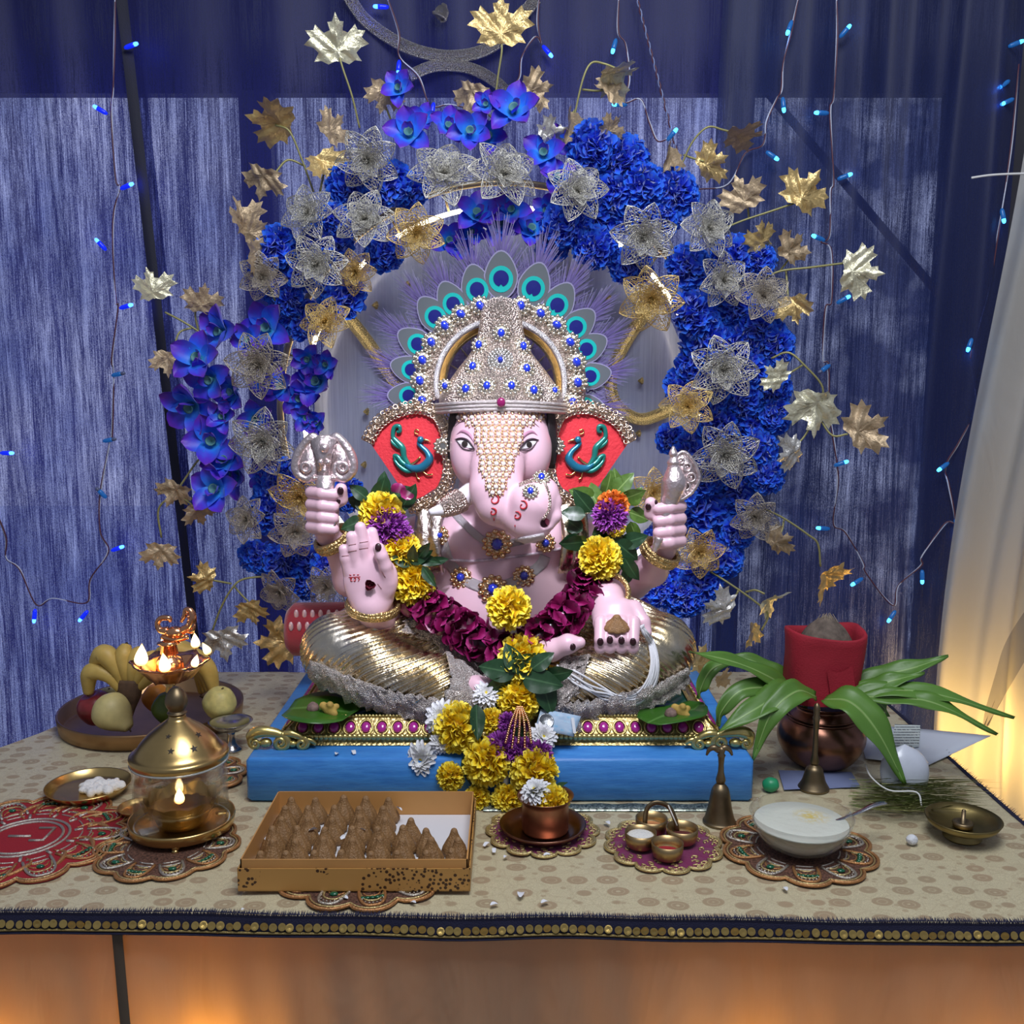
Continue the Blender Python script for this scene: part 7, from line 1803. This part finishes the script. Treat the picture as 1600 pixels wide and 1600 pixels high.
# ---- copper pot on a saucer
P = atz(848, 1293, .014); s5 = sc(P); C0 = Vector((P.x, P.y, .0055)); Rs = 66 * s5
sa = thing('copper_saucer', 'dark copper saucer on the maroon mat', 'saucer', C0)
MB().lathe([(0, .0), (Rs * .72, .0), (Rs * .85, .003), (Rs, .014), (Rs + .002, .017), (Rs - .001, .018), (Rs * .84, .007), (Rs * .70, .003), (0, .003)], 56, C0).build('dish', m_copperd, sa)
CP0 = C0 + Vector((at(852, 1293, P.y).x - P.x, .0, .0045)); Rq = 37.5 * s5; zt_ = at(852, 1243, CP0.y).z - CP0.z
pot = thing('copper_pot', 'straight sided copper cup filled with flowers on the saucer', 'pot', CP0)
MB().lathe([(0, 0), (Rq * .92, 0), (Rq * .97, .004), (Rq * .97, zt_ * .78), (Rq * 1.0, zt_ * .9), (Rq * 1.17, zt_), (Rq * 1.18, zt_ + .0015), (Rq * 1.12, zt_), (Rq * .95, zt_ * .9), (Rq * .93, zt_ * .7), (0, zt_ * .66)], 48, CP0).build('cup_body', m_copper, pot)
ft = CP0 + Vector((0, 0, zt_))
def put_w(me, name, label, cat_, p, r, nrm, grp='flowers in the copper cup'):
    return tag(piece(name, me, None, p, face_rot(nrm, random.random() * 6), r), label, cat_, grp)
put_w(mari_me[1], 'marigold', 'yellow marigold in the copper cup', 'flower', ft + Vector((.008, .004, -.022)), .030, (0.1, -.4, 1))
th_ = thing('chrysanthemum', 'white chrysanthemum leaning out of the copper cup', 'flower', ft + Vector((-.016, .0, .0)), 'flowers in the copper cup')
M = face_rot((-.4, -.5, 1)); piece('petals', mum_me[0], th_, ft + Vector((-.016, .0, .004)), M, .030); piece('flower_centre', mumc_me, th_, ft + Vector((-.016, 0, .004)), M, .030)
o = piece('leaf', bilva_me, None, ft + Vector((.004, .014, -.006)), dirM(R(20), R(35)), .042); tag(o, 'dark green leaf at the rim of the copper cup', 'leaf')

# ---- four cup holder
m_cupb = mat('dull_brass', (0.44, 0.31, 0.15), 0.4, 1.0, var=0.2, vs=25)
H0 = atz(1036, 1310, .005); s6 = sc(H0)
hol = thing('powder_cup_holder', 'brass holder of four small powder cups with a loop handle', 'cup holder', Vector((H0.x, H0.y, .005)))
pw = [((1001, 1303), mat('rice_white', (0.78, 0.77, 0.74), 0.9, bump=0.8, bs=300, bd=.004), 'white rice'), ((1043, 1320), mat('kumkum_red', (0.33, 0.008, 0.02), 0.9, bump=0.4, bs=200), 'red powder'), ((1066, 1296), mat('sindoor_dark', (0.10, 0.015, 0.015), 0.9), 'dark red powder'), ((1018, 1281), mat('sandal_orange', (0.58, 0.25, 0.10), 0.9, bump=0.3, bs=200), 'orange powder')]
for (q, mm, lb) in pw:
    p = atz(q[0], q[1], .030); rr = 25 * sc(p); c = Vector((p.x, p.y, .0055)); o = MB().lathe([(0, 0), (rr * .62, 0), (rr * .88, .006), (rr * .98, .016), (rr, .029), (rr * .95, .029), (rr * .90, .016), (rr * .78, .008), (0, .006)], 32, c).build('cup', m_cupb, hol)
    po = MB(); fz = .024 if 'rice' in lb else .013; po.lathe([(rr * .89, fz - .002), (rr * .7, fz), (rr * .3, fz + .002), (0, fz + .003)], 24, c); po = stuff(po.build('powder', mm, o)); po['label'] = lb
hl = MB(); hl.tube(cr([at(1009, 1300, H0.y), at(1008, 1280, H0.y), at(1012, 1262, H0.y), at(1026, 1254, H0.y), at(1044, 1260, H0.y), at(1054, 1278, H0.y), at(1058, 1298, H0.y)], 6), .0042, 8, flat=.5); hl.build('handle', m_brassd, hol)
MB().tube([at(1044, 1258, H0.y - .01), at(1058, 1290, H0.y - .03)], .0013, 5).build('stick', mat('pale_stick', (.7, .66, .6), .6), hol)

# ---- bells
def bell(label, px, py, r, ytop, bodyh):
    P = atz(px, py); s = sc(P); t_ = thing('hand_bell', label, 'bell', P); R_ = r * s; zt = at(px, ytop, P.y).z; zb = at(px, py - bodyh, P.y).z
    MB().lathe([(q.x, q.z) for q in cr([(R_ * .96, 0, 0), (R_, 0, .003), (R_ * .90, 0, .008), (R_ * .74, 0, zb * .35), (R_ * .62, 0, zb * .62), (R_ * .50, 0, zb * .85), (R_ * .25, 0, zb * .98), (.006, 0, zb)], 4)], 32, P).build('bell_cup', m_brassd, t_)
    hh = zt - zb
    MB().lathe([(.007, zb - .002), (.009, zb + .006), (.0055, zb + .02), (.0048, zb + hh * .5), (.0060, zb + hh * .70), (.0075, zb + hh * .76), (.005, zb + hh * .80), (.0068, zb + hh * .90), (.005, zb + hh * .97), (0, zt)], 16, P).build('handle', m_brassd, t_)
    if 'platform' in label:
        m = MB()
        for sg_ in (-1, 1): m.tube(cr([at(px, ytop + 8, P.y), at(px + sg_ * 8, ytop + 2, P.y), at(px + sg_ * 16, ytop + 6, P.y), at(px + sg_ * 20, ytop + 14, P.y)], 4), crs([.005, .006, .004, .002], 4), 6)
        m.build('winged_finial', m_brassd, t_)
bell('dark brass hand bell in front of the blue platform', 1124, 1285, 26, 1166, 62)
bell('tall handled brass bell in front of the copper water pot', 1271, 1232, 24, 1098, 38)

# ---- glass bowl of milk pudding with a spoon
P = atz(1250, 1327, .005); s7 = sc(P); B0 = Vector((P.x, P.y, .0055)); Rw = 79 * sc(at(1250, 1272, P.y)); zr_ = at(1250, 1272, P.y).z - B0.z
bw = thing('glass_bowl', 'clear glass bowl of milky pudding on the jewelled mat', 'bowl', B0)
pr_ = [(0, 0), (.034, 0), (.040, .003), (Rw * .70, zr_ * .22), (Rw * .86, zr_ * .46), (Rw * .95, zr_ * .72), (Rw, zr_)]
t = NT('bowl_glass'); t.set(color=(0.95, 0.97, 0.96), rough=0.03, trans=1.0, ior=1.25); mg = t.new('ShaderNodeMixShader'); mg.inputs[0].default_value = 0.65; tp_ = t.new('ShaderNodeBsdfTransparent'); t.link(t.b.outputs[0], mg.inputs[1]); t.link(tp_.outputs[0], mg.inputs[2]); t.link(mg.outputs[0], t.out.inputs[0])
MB().lathe(pr_ + [(Rw * 1.01, zr_ + .001), (Rw - .003, zr_)] + [(max(0, q - .0028), z + .002) for q, z in pr_[::-1][1:]], 56, B0).build('glass_shell', t.m, bw)
t = NT('milk_pudding'); co = t.coord(); sp = t.new('ShaderNodeVectorMath', operation='DISTANCE'); t.link(co, sp.inputs[0]); sp.inputs[1].default_value = (.022, .018, zr_ * .8)
n = t.noise(co, 120, 3); yel = t.math('MULTIPLY', t.ramp(sp.outputs['Value'], [(0.0, 1.0), (0.035, 0.0)]), t.ramp(n, [(.40, 0), (.55, 1)]))
t.set(color=t.mix(yel, (0.66, 0.68, 0.60), (0.68, 0.52, 0.10)), rough=0.35); t.bump(t.noise(co, 90, 2), .3, .004)
zf = zr_ * .80; MB().lathe([(0, .0045)] + [(max(.001, q - .0034), z + .004) for q, z in pr_[1:] if z < zf] + [(Rw * .925, zf - .002), (Rw * .90, zf), (Rw * .5, zf + .0006), (0, zf + .001)], 48, B0).build('pudding', t.m, bw)
sp_ = MB(); hpts = cr([at(1288, 1288, B0.y - .005), at(1310, 1281, B0.y + .005), at(1340, 1270, B0.y + .02), at(1365, 1258, B0.y + .03), at(1384, 1254, B0.y + .035)], 6)
spn = thing('spoon', 'steel spoon resting in the milky pudding', 'spoon', hpts[0]); sp_.tube(hpts, crs([.0035, .0035, .0045, .0065, .0055], 6), 8, flat=.35); sp_.build('handle', m_steel, spn)
MB().sphere(hpts[0] + Vector((-.012, -.004, -.006)), (.022, .014, .007), 14, 8, Matrix.Rotation(.25, 3, 'Y')).build('spoon_bowl', m_steel, spn)

# ---- water pot with mango leaves and a cloth wrapped coconut
P = atz(1281, 1192); s8 = sc(at(1281, 1145, P.y)); K0 = Vector((P.x, P.y, 0)); Rk = 67 * s8; zn = at(1283, 1098, K0.y).z
kal = thing('water_pot', 'round dark copper water pot under mango leaves', 'pot', K0)
MB().lathe([(max(0, q.x), q.z) for q in cr([(0, 0, 0), (.045, 0, 0), (Rk * .80, 0, zn * .14), (Rk, 0, zn * .42), (Rk * .92, 0, zn * .66), (Rk * .66, 0, zn * .86), (Rk * .58, 0, zn * .94), (Rk * .72, 0, zn * 1.0), (Rk * .78, 0, zn * 1.03), (Rk * .70, 0, zn * 1.02), (Rk * .52, 0, zn * .96)], 5)], 56, K0).build('pot_body', m_copperd, kal)
for zz in (.80, .84): MB().tube([K0 + Vector((Rk * .80 * (1.02 - (zz - .80)) * math.cos(u), Rk * .80 * (1.02 - (zz - .80)) * math.sin(u), zn * (zz - .02))) for u in np.linspace(0, 2 * PI, 41)[:-1]], .0018, 5, closed=True).build('groove_ring', m_copperd, kal)
m_rcl = mat('red_blouse_cloth', (0.34, 0.010, 0.026), 0.8, var=0.12, vs=10, bump=0.4, bs=300)
z0_, z1_ = zn + .012, at(1285, 984, K0.y).z; rows = []; wx = 57 * s8
cx_ = at(1285, 1040, K0.y).x
for f, io in ((0, 1), (.12, 1.0), (.35, 1.0), (.65, 1.0), (.88, 1.02), (.97, 1.03), (1.0, 1.0), (.985, .93), (.90, .88), (.70, .86)):
    row = []
    for k in range(56):
        a_ = 2 * PI * k / 56; c_, s_n = math.cos(a_), math.sin(a_); e = 3.4; q = (abs(c_) ** e + abs(s_n) ** e) ** (-1 / e)
        wob = 1 + .02 * math.sin(a_ * 3 + f * 5) + .012 * math.sin(a_ * 7 - f * 9)
        row.append(Vector((cx_ + wx * io * q * c_ * wob * (1 - .06 * (1 - f)) + .006 * (f - .5), K0.y + wx * .80 * io * q * s_n * wob, z0_ + (z1_ - z0_) * f + .006 * math.sin(a_ * 2 + 1) * f)))
    rows.append(row)
rcl = MB().grid(rows, closed=True); rc_o = thing('red_cloth', 'red cloth wrapped square around the coconut on the water pot', 'cloth', Vector((cx_, K0.y, z0_))); q_ = rcl.build('wrap', m_rcl, rc_o)
fld = MB(); fld.grid([[at(1292 + k * 10 + 3 * j, 1045 + j * 22 + 6 * math.sin(k), K0.y - wx * .82 - .004 - .004 * math.sin(k * 1.3)) for k in range(5)] for j in range(3)]); fld.build('fold_flap', m_rcl, rc_o)
co_ = thing('coconut', 'brown husked coconut tip sticking out of the red cloth', 'coconut', Vector((cx_, K0.y, z1_ - .06)))
ch = MB(); ch.lathe([(max(0, q.x), q.z) for q in cr([(0, 0, -.07), (.045, 0, -.05), (.055, 0, -.01), (.042, 0, .02), (.024, 0, .038), (.012, 0, .046), (0, 0, .048)], 4)], 20, Vector((cx_ + .004, K0.y, z1_ - .022))); ch.build('husk', mat('husk', (0.13, 0.10, 0.08), 0.9, var=.4, vs=60, bump=.9, bs=120), co_)
hf = MB()
for k in range(90):
    a_ = random.random() * 6.28; r_ = random.uniform(.012, .036); p0 = Vector((cx_ + .004 + r_ * math.cos(a_), K0.y + r_ * math.sin(a_), z1_ - .018)); p2 = Vector((cx_ + .004 + r_ * .3 * math.cos(a_) + random.uniform(-.004, .004), K0.y + r_ * .3 * math.sin(a_), z1_ + random.uniform(.012, .034)))
    hf.tube([p0, (p0 + p2) / 2 + Vector((.004 * math.cos(a_), .004 * math.sin(a_), .004)), p2], [.0014, .0012, .0006], 4)
stuff(hf.build('husk_fibres', mat('husk_fibre', (0.26, 0.21, 0.16), 0.9), co_))
m_mango = leaf_mat('mango_leaf', (0.105, 0.24, 0.035), (0.24, 0.40, 0.12), 0.42)
def mleaf(label, pts, W, twist=0.0):
    C = cr([at(*p) for p in pts], 8); n = len(C); W *= 1.2; rows = []; g = []; t_ = thing('mango_leaf', label, 'leaf', C[0], 'mango leaves around the water pot')
    for i, p in enumerate(C):
        u = i / (n - 1); T = (C[min(i + 1, n - 1)] - C[max(i - 1, 0)]).normalized(); side = T.cross(Vector((math.sin(twist) * .6, -.55, .8))).normalized(); up = side.cross(T)
        w = W * max(.02, math.sin(PI * min(1, .06 + .94 * u) ** .85)) ** .85; row = []
        for k in range(7):
            v = k / 3 - 1; row.append(p + side * v * w * .5 + up * (.10 * abs(v) * w + .004 * math.sin(u * 16 + v * 2) * abs(v))); g.append(abs(v))
        rows.append(row)
    m = MB(); m.grid(rows); m.g = g; o = m.build('blade', m_mango, t_, gname='g'); sm = o.modifiers.new('t', 'SOLIDIFY'); sm.thickness = .0008
    st = MB(); st.tube([c + Vector((0, -.001, -.0012)) for c in C[:-2]], [.0020] * (n // 2) + [.0008] * (n - 2 - n // 2), 5); st.build('midrib', mat('mango_rib', (0.22, 0.34, 0.10), .5), t_)
yk = K0.y
mleaf('long mango leaf pointing to the upper left, highest on that side', [(1262, 1102, yk - .03), (1215, 1065, yk - .07), (1150, 1035, yk - .10), (1076, 1018, yk - .12)], .036)
mleaf('mango leaf behind the long upper left one', [(1262, 1092, yk + .02), (1220, 1058, yk + .03), (1180, 1034, yk + .04), (1132, 1022, yk + .05)], .036)
mleaf('mango leaf reaching left and curling down to a point', [(1258, 1095, yk - .04), (1215, 1076, yk - .08), (1160, 1078, yk - .11), (1128, 1110, yk - .12), (1122, 1135, yk - .12)], .032, .6)
mleaf('broad mango leaf pointing to the lower left', [(1262, 1085, yk - .06), (1228, 1082, yk - .10), (1180, 1108, yk - .14), (1121, 1144, yk - .16)], .050)
mleaf('mango leaf hanging down in front of the left of the pot', [(1275, 1088, yk - .08), (1245, 1080, yk - .12), (1205, 1115, yk - .15), (1176, 1188, yk - .17)], .042, .5)
mleaf('small dark mango leaf drooping beside the idol base', [(1150, 1030, yk - .06), (1112, 1045, yk - .08), (1095, 1075, yk - .09), (1091, 1092, yk - .09)], .024, .8)
mleaf('broad mango leaf hanging down in front of the right of the pot', [(1288, 1092, yk - .08), (1330, 1098, yk - .12), (1372, 1145, yk - .15), (1414, 1226, yk - .17)], .060)
mleaf('mango leaf pointing to the upper right', [(1320, 1080, yk - .01), (1370, 1058, yk - .02), (1425, 1044, yk - .03), (1482, 1025, yk - .03)], .040)
mleaf('short mango leaf just below the upper right one', [(1315, 1092, yk - .04), (1360, 1075, yk - .06), (1400, 1062, yk - .07), (1445, 1052, yk - .07)], .034)
mleaf('longest mango leaf reaching far right to the white curtain', [(1310, 1092, yk - .06), (1380, 1078, yk - .08), (1470, 1086, yk - .10), (1585, 1122, yk - .12)], .034)
mleaf('mango leaf below the longest one on the right', [(1340, 1088, yk - .08), (1410, 1090, yk - .10), (1470, 1102, yk - .12), (1558, 1148, yk - .13)], .036)
mleaf('small dark mango leaf under the right side leaves', [(1345, 1088, yk + .02), (1365, 1092, yk + .02), (1380, 1105, yk + .02), (1388, 1120, yk + .02)], .024)

# ---- right hand side: paper, booklet, shell, grass, lamp dish, odds and ends
pp = [atz(1352, 1188), atz(1340, 1135), atz(1548, 1158), atz(1440, 1202)]
pz = [.004, .004, .010, .004]; m = MB(); NS = 8; rows = []
for j in range(NS + 1):
    row = []
    for i in range(NS + 1):
        u, v = i / NS, j / NS; p = pp[0].lerp(pp[3], u).lerp(pp[1].lerp(pp[2], u), v); row.append(p + Vector((0, 0, .004 + .010 * (u * v) + .002 * math.sin(u * 4))))
    rows.append(row)
o = MB().grid(rows).build('paper_sheet', mat('white_paper', (0.62, 0.66, 0.75), 0.7, bump=.1, bs=10), org=(pp[0] + pp[2]) / 2); so = o.modifiers.new('t', 'SOLIDIFY'); so.thickness = .0006; tag(o, 'large white paper sheet overhanging the right table edge', 'paper')
t = NT('printed_page'); sx = t.new('ShaderNodeSeparateXYZ'); t.link(t.coord('Generated'), sx.inputs[0]); ln_ = t.math('GREATER_THAN', t.math('FRACT', t.math('MULTIPLY', sx.outputs[1], 9.0)), .62)
wn = t.math('GREATER_THAN', t.noise(t.coord('Generated', scale=(40, 9, 1)), 1.0, 2), .42); t.set(color=t.mix(t.math('MULTIPLY', ln_, wn), (0.62, 0.68, 0.66), (0.12, 0.14, 0.15)), rough=.7)
c1 = [atz(1392, 1172, .012), atz(1436, 1166, .012), atz(1438, 1136, .012), atz(1398, 1134, .012)]
bk = thing('booklet', 'small printed booklet lying on the white paper', 'booklet', atz(1415, 1152, .012)); m = MB(); m.add([p + Vector((0, 0, .004)) for p in c1] + [p + Vector((0, 0, -.001)) for p in c1], [(0, 1, 2, 3), (7, 6, 5, 4), (0, 4, 5, 1), (1, 5, 6, 2), (2, 6, 7, 3), (3, 7, 4, 0)]); m.build('page', t.m, bk, smooth=False)
P = atz(1413, 1236); s9 = sc(P); hz = at(1413, 1166, P.y).z
rows = []
for f in np.linspace(0, 1, 9):
    w = 33 * s9 * (.80 + .35 * math.sin(PI * min(1, f * .9 + .12))) * math.sqrt(max(0, 1 - max(0, f - .55) ** 2 / .2026)); rows.append([P + Vector((w * math.cos(a_), w * .55 * math.sin(a_) + .01 * f, hz * f)) for a_ in np.linspace(0, 2 * PI, 29)[:-1]])
tag(MB().grid(rows, closed=True).build('white_vessel', mat('white_shell', (0.60, 0.64, 0.74), .3, sss=0.0, coat=.3, var=.06), org=P), 'smooth white rounded vessel standing behind the grass bundle', 'vessel')
gr = MB(); r = random.Random(9)
for k in range(300):
    y0 = r.uniform(1216, 1262); x0 = r.uniform(1325, 1450); L = r.uniform(70, 130); a1 = r.uniform(-.10, .28); z = r.uniform(.002, .028)
    p0 = atz(x0, y0 - (x0 - 1325) * -.08, z); p1 = atz(x0 + L * .5, y0 + L * .5 * math.sin(a1) * .5, z + r.uniform(0, .010)); p2 = atz(x0 + L, y0 + L * math.sin(a1) * .5, z + r.uniform(-.002, .004))
    w = .0011; gr.add([p0 + Vector((0, -w, 0)), p0 + Vector((0, w, 0)), p1 + Vector((0, -w, w)), p1 + Vector((0, w, -w)), p2], [(0, 1, 3, 2), (2, 3, 4)], g=r.random())
t = NT('durva_grass'); a_ = t.new('ShaderNodeAttribute', attribute_name='g'); t.set(color=t.ramp(a_.outputs['Fac'], [(0, (.09, .14, .03)), (.6, (.22, .25, .08)), (1, (.46, .44, .25))]), rough=.6)
gb_ = thing('grass_bundle', 'tied bundle of green sacred grass lying in front of the white vessel', 'grass', atz(1420, 1240)); stuff(gr.build('blades', t.m, gb_, smooth=False, gname='g'))
tt = MB(); tt.tube(cr([atz(1352, 1195, .03), atz(1362, 1215, .04), atz(1390, 1235, .04), atz(1432, 1238, .042), atz(1440, 1260, .02)], 6), .0016, 5); tt.build('tie_thread', m_thread, gb_)
P = atz(1505, 1283, .030); sA = sc(P); D0 = Vector((P.x, P.y, 0)); Rd = 57 * sA
dy = thing('brass_lamp_dish', 'wide aged brass lamp dish at the right table edge', 'dish', D0)
MB().lathe([(0, 0), (.030, 0), (.032, .003), (.020, .007), (.022, .010), (Rd * .55, .014), (Rd * .90, .026), (Rd, .037), (Rd * .97, .038), (Rd * .85, .029), (Rd * .5, .019), (0, .017)], 48, D0).build('dish_body', mat('old_brass', (0.26, 0.20, 0.08), .38, 1.0, var=.3, vs=20), dy)
MB().lathe([(.006, .016), (.016, .020), (.018, .028), (.012, .030), (.004, .026), (.0035, .050), (0, .052)], 20, D0).build('wick_holder', m_brassd, dy)
tag(MB().sphere(atz(1425, 1312, .010), (.010, .009, .009), 14, 8).build('cotton_ball', mat('cotton', (.72, .74, .78), .95, bump=.8, bs=200, bd=.004), org=atz(1425, 1312, 0)), 'small white cotton ball on the brocade', 'cotton ball')
P = atz(1204, 1226, .014); bd_ = MB(); bd_.lathe([(max(0, q.x), q.z) for q in cr([(.004, 0, -.015), (.010, 0, -.012), (.0145, 0, 0), (.010, 0, .012), (.004, 0, .015), (.0035, 0, .008), (.0035, 0, -.008)], 4)], 20, P, Matrix.Rotation(R(75), 3, 'Y') @ Matrix.Rotation(.3, 3, 'X'))
tag(bd_.build('wooden_bead', mat('green_bead', (.02, .30, .13), .4), org=P), 'green wooden bead between the platform and the water pot', 'bead')
P = [atz(1216, 1205), atz(1330, 1208), atz(1345, 1232), atz(1225, 1236)]
tag(MB().grid([[P[0].lerp(P[1], u) + Vector((0, 0, .0025)) for u in (0, .25, .5, .75, 1)], [P[3].lerp(P[2], u) + Vector((0, 0, .0025 + .001 * math.sin(u * 9))) for u in (0, .25, .5, .75, 1)]]).build('blue_paper', mat('blue_grey_paper', (.20, .24, .42), .6), org=P[0]), 'crumpled blue grey paper under the water pot', 'paper')

# ---- betel leaves with nut and turmeric
def betel(label, px, py, ang, L, W, parts):
    zt_ = gz + .048; c = atz(px, py, zt_); l = L * sc(c); t_ = thing('betel_leaf', label, 'leaf', c, 'betel leaves on the idol base')
    rows = []; g = []; nu = 12; d = Vector((math.cos(R(ang)), math.sin(R(ang)), 0)); sd_ = Vector((-d.y, d.x, 0))
    for i in range(nu + 1):
        u = i / nu; w = W / L * l * .5 * (math.sin(PI * min(1, .10 + u * .90)) ** .6 if u < 1 else 0); row = []
        for k in range(7): v = k / 3 - 1; row.append(c + d * (u - .5) * l + sd_ * v * w + Vector((0, 0, .003 + .004 * abs(v) + .004 * math.sin(u * 5) + .006 * (u > .9)))); g.append(abs(v))
        rows.append(row)
    m = MB(); m.grid(rows); m.g = g; o = m.build('blade', m_betel, t_, gname='g'); so = o.modifiers.new('t', 'SOLIDIFY'); so.thickness = .0008
    return zt_
zt_ = betel('betel leaf with nut and turmeric on the left of the base', 508, 1112, -4, 116, 150, 0)
betel('betel leaf with nut and turmeric on the right of the base', 1056, 1118, 40, 130, 90, 0)
m_nut = mat('areca_nut', (.24, .15, .13), .7, var=.4, vs=90, bump=.5, bs=150); m_tur = mat('turmeric_root', (.52, .34, .08), .8, var=.2, vs=80, bump=.6, bs=120)
def nut(label, px, py, r): P = atz(px, py, zt_ + .012); rr = r * sc(P); tag(MB().lathe([(0, -rr * .8), (rr * .7, -rr * .7), (rr, -.1 * rr), (rr * .8, rr * .5), (rr * .3, rr * .9), (0, rr)], 20, P).build('areca_nut', m_nut, org=P), label, 'nut')
nut('round areca nut on the left betel leaf', 489, 1106, 10); nut('round areca nut on the right betel leaf', 1048, 1115, 10)
def turm(label, px, py):
    P = atz(px, py, zt_ + .012); S_ = SDF(P - Vector((.04, .04, .03)), P + Vector((.04, .04, .03)), .0015)
    S_.chain([(np.array(P + Vector((-.012, 0, .008))), .008), (np.array(P + Vector((0, 0, 0))), .010), (np.array(P + Vector((.010, -.006, -.006))), .007)], .004); S_.chain([(np.array(P), .008), (np.array(P + Vector((.013, .002, .006))), .006)], .004); S_.chain([(np.array(P), .008), (np.array(P + Vector((.002, -.006, .012))), .007)], .004)
    v, f = S_.net(); tag(np_obj('turmeric_root', v, f, m_tur, org=P), label, 'turmeric')
turm('knobbly turmeric root on the left betel leaf', 515, 1109); turm('knobbly turmeric root on the right betel leaf', 1064, 1112)
# ---- banknote with coin
t = NT('blue_banknote'); co = t.coord('Generated'); n = t.noise(co, 5, 4); w = t.voro(co, 6)
t.set(color=t.mix(t.ramp(w, [(.25, 0.0), (.4, .5)]), t.ramp(n, [(.35, (.16, .38, .58)), (.65, (.40, .58, .72))]), (.45, .50, .62)), rough=.6)
nt = thing('banknote', 'folded blue banknote lying beside the garland on the base', 'banknote', at(872, 1132, 1.81)); q0 = [at(835, 1142, 1.795), at(896, 1152, 1.80), at(908, 1118, 1.825), at(845, 1110, 1.82)]
rows = [[q0[0].lerp(q0[1], u).lerp(q0[3].lerp(q0[2], u), v) + Vector((0, -.002 * math.sin(u * 5), .003 * math.sin(u * 3 + v))) for u in np.linspace(0, 1, 9)] for v in np.linspace(0, 1, 6)]
o = MB().grid(rows).build('note', t.m, nt); so = o.modifiers.new('t', 'SOLIDIFY'); so.thickness = .0012
nn = (q0[1] - q0[0]).cross(q0[3] - q0[0]).normalized(); nn = nn if nn.y < 0 else -nn
M = face_rot(nn).to_4x4()
pr2_ = MB(); c_ = q0[0].lerp(q0[1], .9).lerp(q0[3].lerp(q0[2], .9), .5)
pr2_.box(c_ + nn * .002, (.006, .030, .0006), face_rot(nn)); pr2_.build('white_margin', mat('note_white', (.6, .62, .66), .6), nt, smooth=False)
cn_ = MB(); cc = at(853, 1127, 1.806); cn_.lathe([(0, 0), (.0145, 0), (.0150, .0006), (.0150, .0022), (.0135, .0026), (.0128, .0020), (0, .0020)], 28, cc, face_rot(nn)); tag(cn_.build('coin', mat('old_coin', (.30, .31, .32), .35, 1.0, bump=.4, bs=200), org=cc), 'dull round coin on the blue banknote', 'coin')
# ---- fallen petals
wp_me = petal_mb(1.0, .5, nu=4, nv=2, cup=.5, curl=.15, tipw=.5).data('petal', mat('white_petal', (.78, .79, .84), .6))
fall = [(778, 1412, 14, 'white petal near the front fringe below the copper saucer, leftmost of three'), (815, 1394, 20, 'long white petal below the copper saucer, middle of three'), (856, 1408, 14, 'white petal below the copper saucer, rightmost of three'), (642, 1409, 10, 'white petal in front of the printed lid, right corner'), (533, 1402, 14, 'white petal in front of the printed lid, middle'), (382, 1419, 8, 'tiny white petal at the fringe left of the box'),
        (1224, 1386, 14, 'white petal at the front of the jewelled mat under the bowl'), (756, 1322, 12, 'white petal at the left of the copper saucer mat'), (772, 1332, 12, 'white petal at the front left of the copper saucer mat'), (792, 1337, 10, 'white petal on the front edge of the copper saucer mat'), (862, 1336, 14, 'white petal on the maroon mat before the saucer'), (945, 1284, 14, 'white petal between the saucer and the small cups')]
for x, y, L, lb in fall: p = atz(x, y, .004); tag(piece('fallen_petal', wp_me, None, p, Matrix.Rotation(random.random() * 6, 3, 'Z'), L * sc(p)), lb, 'petal', 'fallen white petals')
for x, y, L, lb in ((528, 1176, 12, 'white petal on the platform front edge, left one'), (554, 1178, 12, 'white petal on the platform front edge, right one')): p = atz(x, y, .088); tag(piece('fallen_petal', wp_me, None, p, Matrix.Rotation(random.random() * 6, 3, 'Z'), L * sc(p)), lb, 'petal', 'fallen white petals')
for x, y, L, lb in ((414, 1312, 11, 'white petal among the sweets at the left side'), (495, 1295, 14, 'white petal among the sweets near the back left'), (532, 1310, 12, 'white petal between the middle sweets'), (571, 1297, 9, 'white petal among the sweets right of centre'), (521, 1250, 9, 'white petal on top of a back row sweet'), (627, 1266, 12, 'white petal at the back of the empty corner of the box')):
    p = atz(x, y, .040); tag(piece('fallen_petal', wp_me, None, p, Matrix.Rotation(random.random() * 6, 3, 'Z') @ Matrix.Rotation(.6, 3, 'X'), L * sc(p)), lb, 'petal', 'fallen white petals')
